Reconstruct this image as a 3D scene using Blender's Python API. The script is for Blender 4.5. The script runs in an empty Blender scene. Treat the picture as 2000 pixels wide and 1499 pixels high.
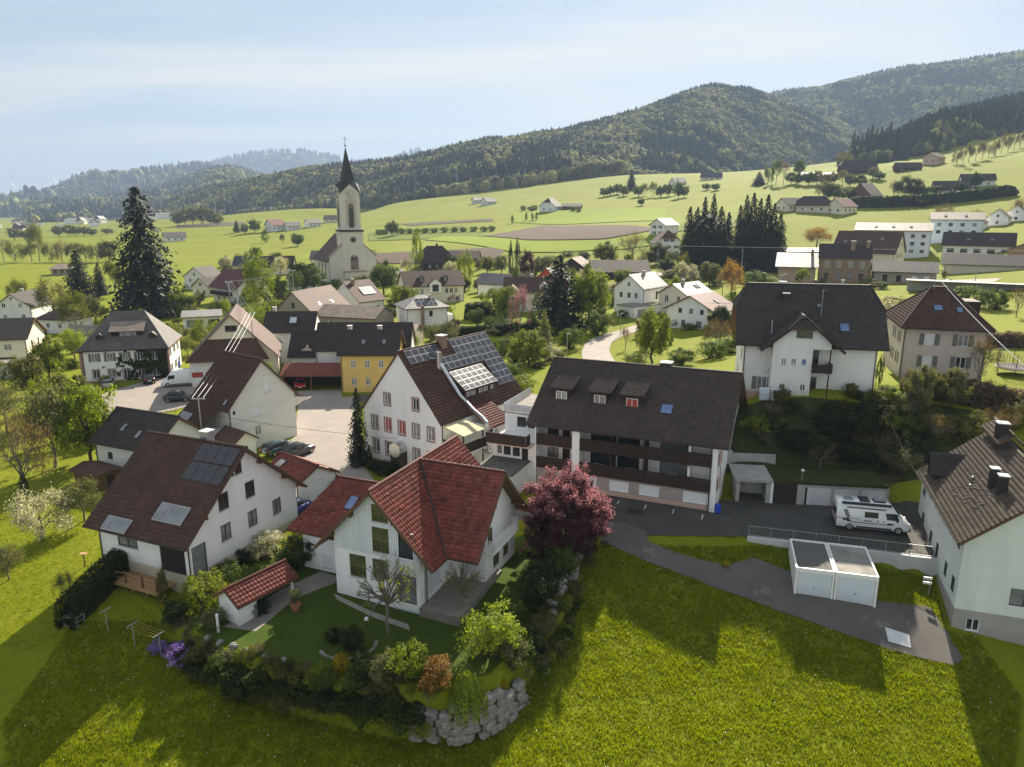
import bpy, math, random
import numpy as np
from mathutils import Vector, Matrix
R = math.radians
random.seed(7)
rng = np.random.default_rng(11)
scene = bpy.context.scene
col = scene.collection

# ------------------------------------------------------------------ camera, sky, sun, exposure
EYE = 27.0
cam_d = bpy.data.cameras.new('camera')
cam_d.sensor_width = 36.0
cam_d.lens = 25.434
cam_d.clip_start = 1.0
cam_d.clip_end = 30000.0
cam = bpy.data.objects.new('camera', cam_d)
cam.location = (0, 0, EYE)
cam.rotation_euler = (R(90 - 13.53), 0, 0)
col.objects.link(cam)
scene.camera = cam

SUN_AZ, SUN_EL = 19.0, 32.0          # degrees to the right of +Y, above the horizon
world = bpy.data.worlds.new('World')
scene.world = world
world.use_nodes = True
nt = world.node_tree
nt.nodes.clear()
w_out = nt.nodes.new('ShaderNodeOutputWorld')
w_bg = nt.nodes.new('ShaderNodeBackground')
w_bg.inputs['Strength'].default_value = 0.15
sky = nt.nodes.new('ShaderNodeTexSky')
sky.sky_type = 'NISHITA'
sky.sun_disc = False
sky.sun_elevation = R(SUN_EL)
sky.sun_rotation = R(SUN_AZ)
sky.altitude = 300
sky.air_density = 1.0
sky.dust_density = 0.35
sky.ozone_density = 1.6
# thin cirrus veil: stretched noise on the sky direction, projected on a high flat layer
tc = nt.nodes.new('ShaderNodeTexCoord')
sep = nt.nodes.new('ShaderNodeSeparateXYZ')
nt.links.new(tc.outputs['Generated'], sep.inputs[0])
zc = nt.nodes.new('ShaderNodeMath'); zc.operation = 'MAXIMUM'; zc.inputs[1].default_value = 0.0
nt.links.new(sep.outputs['Z'], zc.inputs[0])
za = nt.nodes.new('ShaderNodeMath'); za.operation = 'ADD'; za.inputs[1].default_value = 0.10
nt.links.new(zc.outputs[0], za.inputs[0])
dx = nt.nodes.new('ShaderNodeMath'); dx.operation = 'DIVIDE'
dy = nt.nodes.new('ShaderNodeMath'); dy.operation = 'DIVIDE'
nt.links.new(sep.outputs['X'], dx.inputs[0]); nt.links.new(za.outputs[0], dx.inputs[1])
nt.links.new(sep.outputs['Y'], dy.inputs[0]); nt.links.new(za.outputs[0], dy.inputs[1])
cmb = nt.nodes.new('ShaderNodeCombineXYZ')
nt.links.new(dx.outputs[0], cmb.inputs[0]); nt.links.new(dy.outputs[0], cmb.inputs[1])
mp = nt.nodes.new('ShaderNodeMapping')
mp.inputs['Rotation'].default_value = (0, 0, R(-12))
mp.inputs['Scale'].default_value = (0.38, 1.25, 1)
mp.inputs['Location'].default_value = (3.4, 1.3, 0)
nt.links.new(cmb.outputs[0], mp.inputs[0])
cn = nt.nodes.new('ShaderNodeTexNoise')
cn.inputs['Scale'].default_value = 0.8; cn.inputs['Detail'].default_value = 6
cn.inputs['Roughness'].default_value = 0.52; cn.inputs['Distortion'].default_value = 0.6
nt.links.new(mp.outputs[0], cn.inputs['Vector'])
cr = nt.nodes.new('ShaderNodeValToRGB')
cr.color_ramp.elements[0].position = 0.40; cr.color_ramp.elements[0].color = (0, 0, 0, 1)
cr.color_ramp.elements[1].position = 0.66; cr.color_ramp.elements[1].color = (1, 1, 1, 1)
nt.links.new(cn.outputs['Fac'], cr.inputs[0])
veil = nt.nodes.new('ShaderNodeMixRGB')          # even high veil over the clear sky
veil.inputs['Fac'].default_value = 0.90
veil.inputs['Color2'].default_value = (0.90, 1.10, 1.22, 1)
nt.links.new(sky.outputs[0], veil.inputs['Color1'])
cf = nt.nodes.new('ShaderNodeMath'); cf.operation = 'MULTIPLY'; cf.inputs[1].default_value = 0.95
nt.links.new(cr.outputs[0], cf.inputs[0])
cmix = nt.nodes.new('ShaderNodeMixRGB')          # white cirrus streaks
cmix.inputs['Color2'].default_value = (2.12, 2.06, 1.98, 1)
nt.links.new(cf.outputs[0], cmix.inputs['Fac'])
nt.links.new(veil.outputs[0], cmix.inputs['Color1'])
nt.links.new(cmix.outputs[0], w_bg.inputs['Color'])
nt.links.new(w_bg.outputs[0], w_out.inputs['Surface'])

sun_d = bpy.data.lights.new('sun', 'SUN')
sun_d.energy = 4.7
sun_d.angle = R(0.55)
sun_d.color = (1.0, 0.90, 0.74)
sun = bpy.data.objects.new('sun', sun_d)
_sd = Vector((math.sin(R(SUN_AZ)) * math.cos(R(SUN_EL)), math.cos(R(SUN_AZ)) * math.cos(R(SUN_EL)), math.sin(R(SUN_EL))))
sun.rotation_euler = _sd.to_track_quat('Z', 'Y').to_euler()
col.objects.link(sun)

vs = scene.view_settings
vs.view_transform = 'Standard'; vs.look = 'None'; vs.gamma = 1.0; vs.use_curve_mapping = False
vs.exposure = 1.55
scene.cycles.max_bounces = 6
scene.cycles.diffuse_bounces = 3
scene.cycles.transparent_max_bounces = 8
scene.cycles.volume_bounces = 0
scene.cycles.use_denoising = True

# ------------------------------------------------------------------ materials
M = {}
def _n(t, ty, **k):
 n = t.nodes.new(ty)
 for a, b in k.items():
  setattr(n, a, b)
 return n
def mat(key, c1, c2=None, rough=0.85, nscale=1.5, detail=5, bump=0.0, bscale=25.0, spec=0.25, metal=0.0,
  tint=0.0, uvbrick=None, moss=None, transl=0.0, objrand=0.0, stretch=None, c3=None, n3=0.15):
 """procedural material: two-colour noise, optional fine bump, per-face tint, roof courses on UV, leaf translucency"""
 m = bpy.data.materials.new(key); m.use_nodes = True
 t = m.node_tree; b = t.nodes['Principled BSDF']; L = t.links.new
 b.inputs['Roughness'].default_value = rough
 b.inputs['Specular IOR Level'].default_value = spec
 b.inputs['Metallic'].default_value = metal
 c2 = c2 or tuple(x * 0.75 for x in c1)
 co = _n(t, 'ShaderNodeTexCoord')
 vec = co.outputs['Object']
 if stretch:
  mpn = _n(t, 'ShaderNodeMapping'); mpn.inputs['Scale'].default_value = stretch
  L(vec, mpn.inputs[0]); vec2 = mpn.outputs[0]
 else:
  vec2 = vec
 nz = _n(t, 'ShaderNodeTexNoise'); nz.inputs['Scale'].default_value = nscale; nz.inputs['Detail'].default_value = detail
 nz.inputs['Roughness'].default_value = 0.6
 L(vec2, nz.inputs['Vector'])
 rp = _n(t, 'ShaderNodeValToRGB')
 rp.color_ramp.elements[0].position = 0.32; rp.color_ramp.elements[1].position = 0.68
 rp.color_ramp.elements[0].color = (*c1, 1); rp.color_ramp.elements[1].color = (*c2, 1)
 L(nz.outputs['Fac'], rp.inputs[0])
 cout = rp.outputs[0]
 if c3:
  nb = _n(t, 'ShaderNodeTexNoise'); nb.inputs['Scale'].default_value = n3; nb.inputs['Detail'].default_value = 3
  L(vec, nb.inputs['Vector'])
  r3 = _n(t, 'ShaderNodeValToRGB'); r3.color_ramp.elements[0].position = 0.42; r3.color_ramp.elements[1].position = 0.62
  L(nb.outputs['Fac'], r3.inputs[0])
  mx3 = _n(t, 'ShaderNodeMixRGB'); mx3.inputs['Color2'].default_value = (*c3, 1)
  L(r3.outputs[0], mx3.inputs['Fac']); L(cout, mx3.inputs['Color1']); cout = mx3.outputs[0]
 hgt = None
 if uvbrick:
  bw, bh, mort = uvbrick
  br = _n(t, 'ShaderNodeTexBrick')
  br.inputs['Scale'].default_value = 1.0
  br.inputs['Brick Width'].default_value = bw; br.inputs['Row Height'].default_value = bh
  br.inputs['Mortar Size'].default_value = mort; br.inputs['Mortar Smooth'].default_value = 0.4
  br.inputs['Color1'].default_value = (0.80, 0.80, 0.80, 1); br.inputs['Color2'].default_value = (1.15, 1.12, 1.1, 1)
  br.inputs['Mortar'].default_value = (0.45, 0.45, 0.45, 1)
  L(co.outputs['UV'], br.inputs['Vector'])
  mb = _n(t, 'ShaderNodeMixRGB', blend_type='MULTIPLY'); mb.inputs['Fac'].default_value = 1
  L(cout, mb.inputs['Color1']); L(br.outputs['Color'], mb.inputs['Color2']); cout = mb.outputs[0]
  hgt = br.outputs['Fac']
 if tint:
  at_ = _n(t, 'ShaderNodeAttribute', attribute_name='tint')
  mr = _n(t, 'ShaderNodeMapRange'); mr.inputs['To Min'].default_value = 1 - tint; mr.inputs['To Max'].default_value = 1 + tint
  L(at_.outputs['Fac'], mr.inputs['Value'])
  mt = _n(t, 'ShaderNodeVectorMath', operation='SCALE')
  L(cout, mt.inputs[0]); L(mr.outputs[0], mt.inputs['Scale']); cout = mt.outputs[0]
 if moss:
  n2 = _n(t, 'ShaderNodeTexNoise'); n2.inputs['Scale'].default_value = moss[1]; n2.inputs['Detail'].default_value = 8
  n2.inputs['Roughness'].default_value = 0.75
  L(vec, n2.inputs['Vector'])
  r2 = _n(t, 'ShaderNodeValToRGB'); r2.color_ramp.elements[0].position = moss[2]; r2.color_ramp.elements[1].position = moss[2] + 0.07
  L(n2.outputs['Fac'], r2.inputs[0])
  m2 = _n(t, 'ShaderNodeMixRGB'); m2.inputs['Color2'].default_value = (*moss[0], 1)
  L(r2.outputs[0], m2.inputs['Fac']); L(cout, m2.inputs['Color1']); cout = m2.outputs[0]
 if objrand:
  oi = _n(t, 'ShaderNodeObjectInfo')
  hv = _n(t, 'ShaderNodeHueSaturation')
  mr2 = _n(t, 'ShaderNodeMapRange'); mr2.inputs['To Min'].default_value = 1 - objrand; mr2.inputs['To Max'].default_value = 1 + objrand
  L(oi.outputs['Random'], mr2.inputs['Value']); L(mr2.outputs[0], hv.inputs['Value'])
  mr3 = _n(t, 'ShaderNodeMapRange'); mr3.inputs['To Min'].default_value = 0.5 - objrand * 0.06; mr3.inputs['To Max'].default_value = 0.5 + objrand * 0.06
  L(oi.outputs['Random'], mr3.inputs['Value']); L(mr3.outputs[0], hv.inputs['Hue'])
  L(cout, hv.inputs['Color']); cout = hv.outputs[0]
 if key.startswith('plaster'):          # splash dirt above the ground
  sz = _n(t, 'ShaderNodeSeparateXYZ'); L(vec, sz.inputs[0])
  mz = _n(t, 'ShaderNodeMapRange'); mz.inputs['From Min'].default_value = -0.2; mz.inputs['From Max'].default_value = 1.1; mz.inputs['To Min'].default_value = 0.75; mz.inputs['To Max'].default_value = 0.0
  L(sz.outputs['Z'], mz.inputs['Value'])
  nd = _n(t, 'ShaderNodeTexNoise'); nd.inputs['Scale'].default_value = 2.2; nd.inputs['Detail'].default_value = 6; L(vec, nd.inputs['Vector'])
  md = _n(t, 'ShaderNodeMath', operation='MULTIPLY'); L(mz.outputs[0], md.inputs[0]); L(nd.outputs['Fac'], md.inputs[1])
  mxd = _n(t, 'ShaderNodeMixRGB'); mxd.inputs['Color2'].default_value = (c1[0] * 0.42, c1[1] * 0.40, c1[2] * 0.36, 1)
  L(md.outputs[0], mxd.inputs['Fac']); L(cout, mxd.inputs['Color1']); cout = mxd.outputs[0]
 L(cout, b.inputs['Base Color'])
 if bump:
  bp = _n(t, 'ShaderNodeBump'); bp.inputs['Strength'].default_value = min(1, bump); bp.inputs['Distance'].default_value = 0.05
  if hgt is None:
   nb2 = _n(t, 'ShaderNodeTexNoise'); nb2.inputs['Scale'].default_value = bscale; nb2.inputs['Detail'].default_value = 4
   L(vec2, nb2.inputs['Vector']); L(nb2.outputs['Fac'], bp.inputs['Height'])
  else:
   bp.invert = True; L(hgt, bp.inputs['Height'])
  L(bp.outputs[0], b.inputs['Normal'])
 if transl:
  tr = _n(t, 'ShaderNodeBsdfTranslucent')
  sc = _n(t, 'ShaderNodeVectorMath', operation='MULTIPLY'); sc.inputs[1].default_value = (1.5, 1.5, 0.7) if c1[1] > c1[0] * 0.5 else (1.2, 1.2, 1.25)
  L(cout, sc.inputs[0]); L(sc.outputs[0], tr.inputs['Color'])
  ms = _n(t, 'ShaderNodeMixShader'); ms.inputs[0].default_value = transl
  out = t.nodes['Material Output']
  L(b.outputs[0], ms.inputs[1]); L(tr.outputs[0], ms.inputs[2]); L(ms.outputs[0], out.inputs['Surface'])
 M[key] = m
 return m
def glass(key, c, c2, rough=0.08):
 return mat(key, c, c2, rough=rough, nscale=0.9, spec=0.55, detail=1)

# walls
mat('plaster_white', (0.80, 0.80, 0.79), (0.70, 0.70, 0.69), nscale=0.45, bump=0.25, bscale=14, stretch=(1, 1, 0.35))
mat('plaster_clean', (0.88, 0.875, 0.865), (0.80, 0.795, 0.785), nscale=0.8, bump=0.15, bscale=18, stretch=(1, 1, 0.22), moss=((0.64, 0.63, 0.61), 0.9, 0.68))
mat('plaster_stained', (0.78, 0.77, 0.73), (0.68, 0.68, 0.65), nscale=0.5, bump=0.25, bscale=14, stretch=(1, 1, 0.3), moss=((0.42, 0.43, 0.42), 0.35, 0.62))
mat('plaster_mint', (0.74, 0.78, 0.74), (0.62, 0.67, 0.64), nscale=0.7, bump=0.3, bscale=16, stretch=(1, 1, 0.25), moss=((0.52, 0.55, 0.52), 0.8, 0.66))
mat('plaster_grey', (0.40, 0.38, 0.35), (0.33, 0.31, 0.29), nscale=0.7, bump=0.3, bscale=16, stretch=(1, 1, 0.5))
mat('plaster_brown', (0.38, 0.32, 0.25), (0.30, 0.26, 0.21), nscale=0.5, bump=0.3, bscale=10)
mat('plaster_beige', (0.62, 0.56, 0.46), (0.55, 0.50, 0.41), nscale=0.5, bump=0.2)
mat('plaster_cream', (0.74, 0.68, 0.54), (0.66, 0.61, 0.50), nscale=0.5, bump=0.2)
mat('plaster_yellow', (0.74, 0.52, 0.17), (0.66, 0.46, 0.16), nscale=0.5, bump=0.2)
mat('plaster_pink', (0.60, 0.50, 0.46), (0.50, 0.43, 0.41), nscale=0.4, bump=0.3, stretch=(1, 1, 0.4))
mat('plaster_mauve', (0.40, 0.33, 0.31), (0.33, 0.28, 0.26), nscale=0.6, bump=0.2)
mat('plaster_rose', (0.60, 0.42, 0.34), (0.52, 0.37, 0.31), nscale=0.6, bump=0.2)
mat('plaster_bluewhite', (0.58, 0.64, 0.72), (0.66, 0.70, 0.76), nscale=0.6)
mat('fibre_panel', (0.70, 0.69, 0.66), (0.60, 0.60, 0.58), nscale=0.8, bump=0.5, bscale=6, stretch=(0.25, 0.25, 3))
mat('timber_white', (0.72, 0.76, 0.77), (0.62, 0.67, 0.69), nscale=1.0, stretch=(2, 2, 0.15), bump=0.3, bscale=8)
mat('sandstone', (0.40, 0.25, 0.21), (0.32, 0.21, 0.18), nscale=2, bump=0.3)
mat('brick_brown', (0.30, 0.20, 0.13), (0.22, 0.15, 0.11), nscale=1.2, bump=0.3)
mat('concrete', (0.42, 0.41, 0.39), (0.30, 0.29, 0.27), nscale=0.9, bump=0.3, moss=((0.12, 0.12, 0.08), 0.8, 0.60))
mat('concrete_pale', (0.62, 0.62, 0.61), (0.48, 0.49, 0.50), nscale=0.8, bump=0.25, stretch=(1, 1, 0.3))
mat('stone', (0.31, 0.295, 0.27), (0.15, 0.145, 0.125), nscale=1.6, bump=0.8, bscale=5)
mat('church_stone', (0.66, 0.62, 0.56), (0.56, 0.52, 0.47), nscale=0.35, bump=0.2, stretch=(1, 1, 0.5))
mat('church_brick', (0.52, 0.43, 0.37), (0.44, 0.37, 0.32), nscale=0.5, bump=0.2, stretch=(1, 1, 3))
# timber and metal
mat('wood_dark', (0.055, 0.035, 0.026), (0.035, 0.024, 0.020), nscale=3, stretch=(6, 6, 0.6), bump=0.3)
mat('wood_brown', (0.17, 0.09, 0.05), (0.11, 0.06, 0.035), nscale=3, stretch=(1, 6, 6), bump=0.3)
mat('wood_olive', (0.20, 0.14, 0.05), (0.15, 0.10, 0.04), nscale=3)
mat('wood_grey', (0.30, 0.27, 0.23), (0.20, 0.18, 0.15), nscale=3, stretch=(8, 1, 1), bump=0.4)
mat('wood_tan', (0.42, 0.26, 0.12), (0.34, 0.20, 0.10), nscale=3)
mat('white_paint', (0.82, 0.82, 0.82), (0.76, 0.76, 0.76), rough=0.45, spec=0.4)
mat('frame_white', (0.80, 0.80, 0.80), (0.75, 0.75, 0.75), rough=0.4, spec=0.4)
mat('frame_brown', (0.12, 0.065, 0.035), (0.09, 0.05, 0.03), rough=0.5)
mat('frame_olive', (0.22, 0.15, 0.05), (0.17, 0.12, 0.04), rough=0.5)
mat('shutter_grey', (0.20, 0.19, 0.17), (0.15, 0.145, 0.13), rough=0.7)
mat('shutter_dark', (0.06, 0.04, 0.03), (0.045, 0.03, 0.025), rough=0.7)
mat('blind_white', (0.74, 0.75, 0.77), (0.68, 0.69, 0.72), rough=0.6)
mat('blind_red', (0.42, 0.07, 0.05), (0.36, 0.06, 0.045), rough=0.7)
mat('metal_grey', (0.45, 0.46, 0.47), (0.36, 0.37, 0.38), rough=0.45, metal=0.6)
mat('metal_dark', (0.05, 0.05, 0.05), (0.035, 0.035, 0.035), rough=0.5, metal=0.3)
mat('metal_zinc', (0.62, 0.64, 0.66), (0.50, 0.52, 0.54), rough=0.28, metal=0.9)
mat('gutter_brown', (0.06, 0.045, 0.04), (0.05, 0.035, 0.03), rough=0.5)
glass('pane', (0.025, 0.03, 0.035), (0.05, 0.055, 0.06))
glass('pane_curtain', (0.30, 0.30, 0.29), (0.16, 0.16, 0.16), rough=0.25)
glass('pane_blue', (0.10, 0.16, 0.32), (0.14, 0.20, 0.36), rough=0.12)
glass('pane_green', (0.10, 0.12, 0.05), (0.05, 0.06, 0.03), rough=0.15)
glass('solar_glass', (0.018, 0.018, 0.026), (0.026, 0.025, 0.034), rough=0.22)
glass('collector_glass', (0.55, 0.58, 0.60), (0.45, 0.48, 0.50), rough=0.2)
glass('pane_sheen', (0.16, 0.17, 0.18), (0.24, 0.25, 0.26), rough=0.2)
mat('membrane', (0.10, 0.095, 0.09), (0.14, 0.13, 0.12), nscale=0.8, moss=((0.07, 0.075, 0.05), 0.7, 0.58))
mat('membrane_pale', (0.30, 0.28, 0.25), (0.16, 0.15, 0.13), nscale=0.8, bump=0.2)
mat('plastic_blue', (0.03, 0.07, 0.45), (0.025, 0.06, 0.38), rough=0.4)
mat('awning', (0.66, 0.61, 0.45), (0.58, 0.54, 0.42), rough=0.8, transl=0.35)
mat('terracotta', (0.36, 0.15, 0.08), (0.28, 0.12, 0.07), rough=0.8)
# roofs: with real tiles (tint) and, further off, with courses in the material
mat('tile_red', (0.205, 0.052, 0.036), (0.130, 0.040, 0.031), nscale=0.7, tint=0.4, rough=0.6, moss=((0.20, 0.15, 0.12), 2.6, 0.66))
mat('tile_brown', (0.092, 0.046, 0.034), (0.064, 0.035, 0.028), nscale=0.6, tint=0.25, rough=0.7, moss=((0.22, 0.19, 0.165), 3.2, 0.70))
mat('tile_dark', (0.074, 0.052, 0.044), (0.052, 0.039, 0.034), nscale=0.6, tint=0.25, rough=0.7, moss=((0.17, 0.155, 0.14), 3.2, 0.69))
mat('tile_slate', (0.062, 0.053, 0.050), (0.045, 0.040, 0.038), nscale=0.6, tint=0.22, rough=0.7, moss=((0.13, 0.125, 0.12), 3.5, 0.70))
mat('tile_mossy', (0.105, 0.078, 0.060), (0.075, 0.058, 0.047), nscale=0.5, tint=0.3, rough=0.8, moss=((0.14, 0.115, 0.035), 1.1, 0.58))
BR = (0.33, 0.34, 0.035)
mat('roof_brown', (0.12, 0.060, 0.042), (0.085, 0.046, 0.035), nscale=0.5, uvbrick=BR, bump=0.6, rough=0.7, moss=((0.20, 0.16, 0.13), 1.4, 0.66))
mat('roof_dark', (0.060, 0.042, 0.038), (0.042, 0.032, 0.030), nscale=0.5, uvbrick=BR, bump=0.6, rough=0.7, moss=((0.15, 0.13, 0.12), 1.4, 0.68))
mat('roof_red', (0.24, 0.07, 0.045), (0.18, 0.055, 0.04), nscale=0.5, uvbrick=BR, bump=0.6, rough=0.7)
mat('roof_grey', (0.15, 0.13, 0.12), (0.105, 0.094, 0.087), nscale=0.5, uvbrick=BR, bump=0.6, rough=0.6)
mat('roof_pale', (0.25, 0.235, 0.22), (0.19, 0.18, 0.17), nscale=0.5, uvbrick=(0.8, 0.5, 0.03), bump=0.4, rough=0.45, spec=0.4)
mat('roof_blue', (0.075, 0.085, 0.11), (0.055, 0.065, 0.085), nscale=0.5, uvbrick=BR, bump=0.6, rough=0.6)
mat('roof_tan', (0.27, 0.215, 0.175), (0.21, 0.17, 0.14), nscale=0.5, uvbrick=(0.9, 0.9, 0.03), bump=0.4, rough=0.6)
mat('roof_wine', (0.15, 0.035, 0.032), (0.11, 0.028, 0.027), nscale=0.5, uvbrick=BR, bump=0.6, rough=0.6)
# ground
mat('grass_ground', (0.135, 0.155, 0.004), (0.170, 0.188, 0.007), nscale=0.22, detail=9, bump=0.9, bscale=3.5, rough=0.95, spec=0.1, c3=(0.170, 0.195, 0.012), n3=0.035, moss=((0.085, 0.100, 0.010), 1.7, 0.57))
mat('grass_lawn_shade', (0.040, 0.066, 0.008), (0.054, 0.082, 0.010), nscale=0.5, detail=8, bump=0.5, bscale=9, rough=0.95, spec=0.1)  # mown lawn green, darkened so the colour carries the house's shade
mat('grass_rough_shade', (0.030, 0.040, 0.010), (0.050, 0.058, 0.018), nscale=0.8, detail=9, bump=0.9, bscale=5, rough=0.95, spec=0.1)  # overgrown cover, colour darkened to make the bank look shaded
mat('field_bright', (0.150, 0.205, 0.006), (0.170, 0.220, 0.008), nscale=0.05, detail=8, rough=0.95, spec=0.1)
mat('field_pale', (0.17, 0.20, 0.045), (0.20, 0.23, 0.055), nscale=0.04, detail=8, rough=0.95, spec=0.1)
mat('field_dark', (0.095, 0.130, 0.008), (0.115, 0.150, 0.010), nscale=0.04, detail=8, rough=0.95, spec=0.1)
mat('field_soil', (0.11, 0.080, 0.058), (0.085, 0.063, 0.048), nscale=0.08, detail=8, rough=0.95, spec=0.1, stretch=(1, 0.12, 1))
mat('forest_floor', (0.022, 0.030, 0.014), (0.035, 0.045, 0.018), nscale=0.02, detail=8, rough=1.0, spec=0.05)
mat('asphalt', (0.125, 0.112, 0.100), (0.088, 0.081, 0.075), nscale=0.35, detail=9, bump=0.2, bscale=40, moss=((0.20, 0.18, 0.16), 0.3, 0.58))
mat('asphalt_dark', (0.078, 0.071, 0.065), (0.054, 0.050, 0.046), nscale=0.4, detail=9, bump=0.2, bscale=40, moss=((0.11, 0.105, 0.095), 0.3, 0.60))
mat('asphalt_pale', (0.30, 0.26, 0.225), (0.25, 0.22, 0.195), nscale=0.3, detail=8, bump=0.15, bscale=30, moss=((0.20, 0.18, 0.16), 0.5, 0.64))
mat('paving', (0.26, 0.23, 0.20), (0.20, 0.18, 0.155), nscale=1.5, bump=0.4, bscale=6)
mat('gravel', (0.34, 0.32, 0.29), (0.22, 0.21, 0.19), nscale=9, bump=0.8, bscale=20)
mat('soil', (0.07, 0.05, 0.035), (0.05, 0.036, 0.026), nscale=2, bump=0.5)
mat('road_paint', (0.62, 0.60, 0.57), (0.45, 0.44, 0.42), nscale=3)
# vegetation
mat('bark', (0.075, 0.060, 0.045), (0.050, 0.040, 0.032), nscale=4, stretch=(1, 1, 0.25), bump=0.6, rough=0.95)
mat('bark_pale', (0.20, 0.175, 0.13), (0.14, 0.12, 0.09), nscale=4, bump=0.5, rough=0.95)
for k, c in dict(leaf_mid=(0.082, 0.125, 0.016), leaf_bright=(0.165, 0.205, 0.018), leaf_dark=(0.030, 0.050, 0.013),
     leaf_grey=(0.150, 0.155, 0.070), leaf_olive=(0.130, 0.135, 0.028), leaf_plum=(0.090, 0.030, 0.042),
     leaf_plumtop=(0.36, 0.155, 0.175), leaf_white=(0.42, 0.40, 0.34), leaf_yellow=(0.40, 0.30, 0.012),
     leaf_orange=(0.26, 0.15, 0.045), leaf_brown=(0.15, 0.105, 0.065), leaf_purple=(0.30, 0.19, 0.55),
     leaf_conifer=(0.020, 0.030, 0.016), leaf_lime=(0.21, 0.25, 0.022), leaf_box=(0.050, 0.066, 0.014)).items():
 mat(k, c, tuple(x * 0.7 for x in c), nscale=1.2, tint=0.45, transl=0.42 if 'conifer' not in k else 0.12, objrand=0.12, rough=0.7, spec=0.2)
mat('blade', (0.165, 0.198, 0.003), (0.210, 0.240, 0.006), nscale=0.3, tint=0.5, transl=0.45, rough=0.8, spec=0.05)
mat('blade_shade', (0.046, 0.072, 0.008), (0.062, 0.088, 0.010), nscale=0.3, tint=0.4, transl=0.35, rough=0.7, spec=0.15)  # darker blade copy with the garden's shade in its colour
mat('petal_white', (0.80, 0.80, 0.76), (0.7, 0.7, 0.66), transl=0.3)
# vehicles
for k, c in dict(car_white=(0.78, 0.79, 0.80), car_black=(0.012, 0.012, 0.014), car_dark=(0.03, 0.035, 0.045), car_silver=(0.40, 0.38, 0.36),
     car_red=(0.45, 0.015, 0.02), car_blue=(0.02, 0.03, 0.16), car_grey=(0.16, 0.17, 0.18), car_teal=(0.05, 0.09, 0.10)).items():
 m_ = mat(k, c, tuple(x * 0.95 for x in c), rough=0.25, spec=0.5)
 m_.node_tree.nodes['Principled BSDF'].inputs['Coat Weight'].default_value = 0.6
mat('tyre', (0.015, 0.015, 0.015), (0.02, 0.02, 0.02), rough=0.9)
mat('rim', (0.40, 0.41, 0.42), (0.3, 0.3, 0.31), rough=0.35, metal=0.7)
mat('car_glass', (0.018, 0.022, 0.026), (0.03, 0.034, 0.038), rough=0.06, spec=0.6)
mat('lamp_red', (0.35, 0.01, 0.01), (0.3, 0.01, 0.01), rough=0.3)
mat('lamp_clear', (0.7, 0.7, 0.7), (0.6, 0.6, 0.6), rough=0.2)
mat('trim_black', (0.02, 0.02, 0.02), (0.03, 0.03, 0.03), rough=0.6)
mat('sticker_red', (0.55, 0.03, 0.05), (0.5, 0.03, 0.05), rough=0.5)

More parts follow.
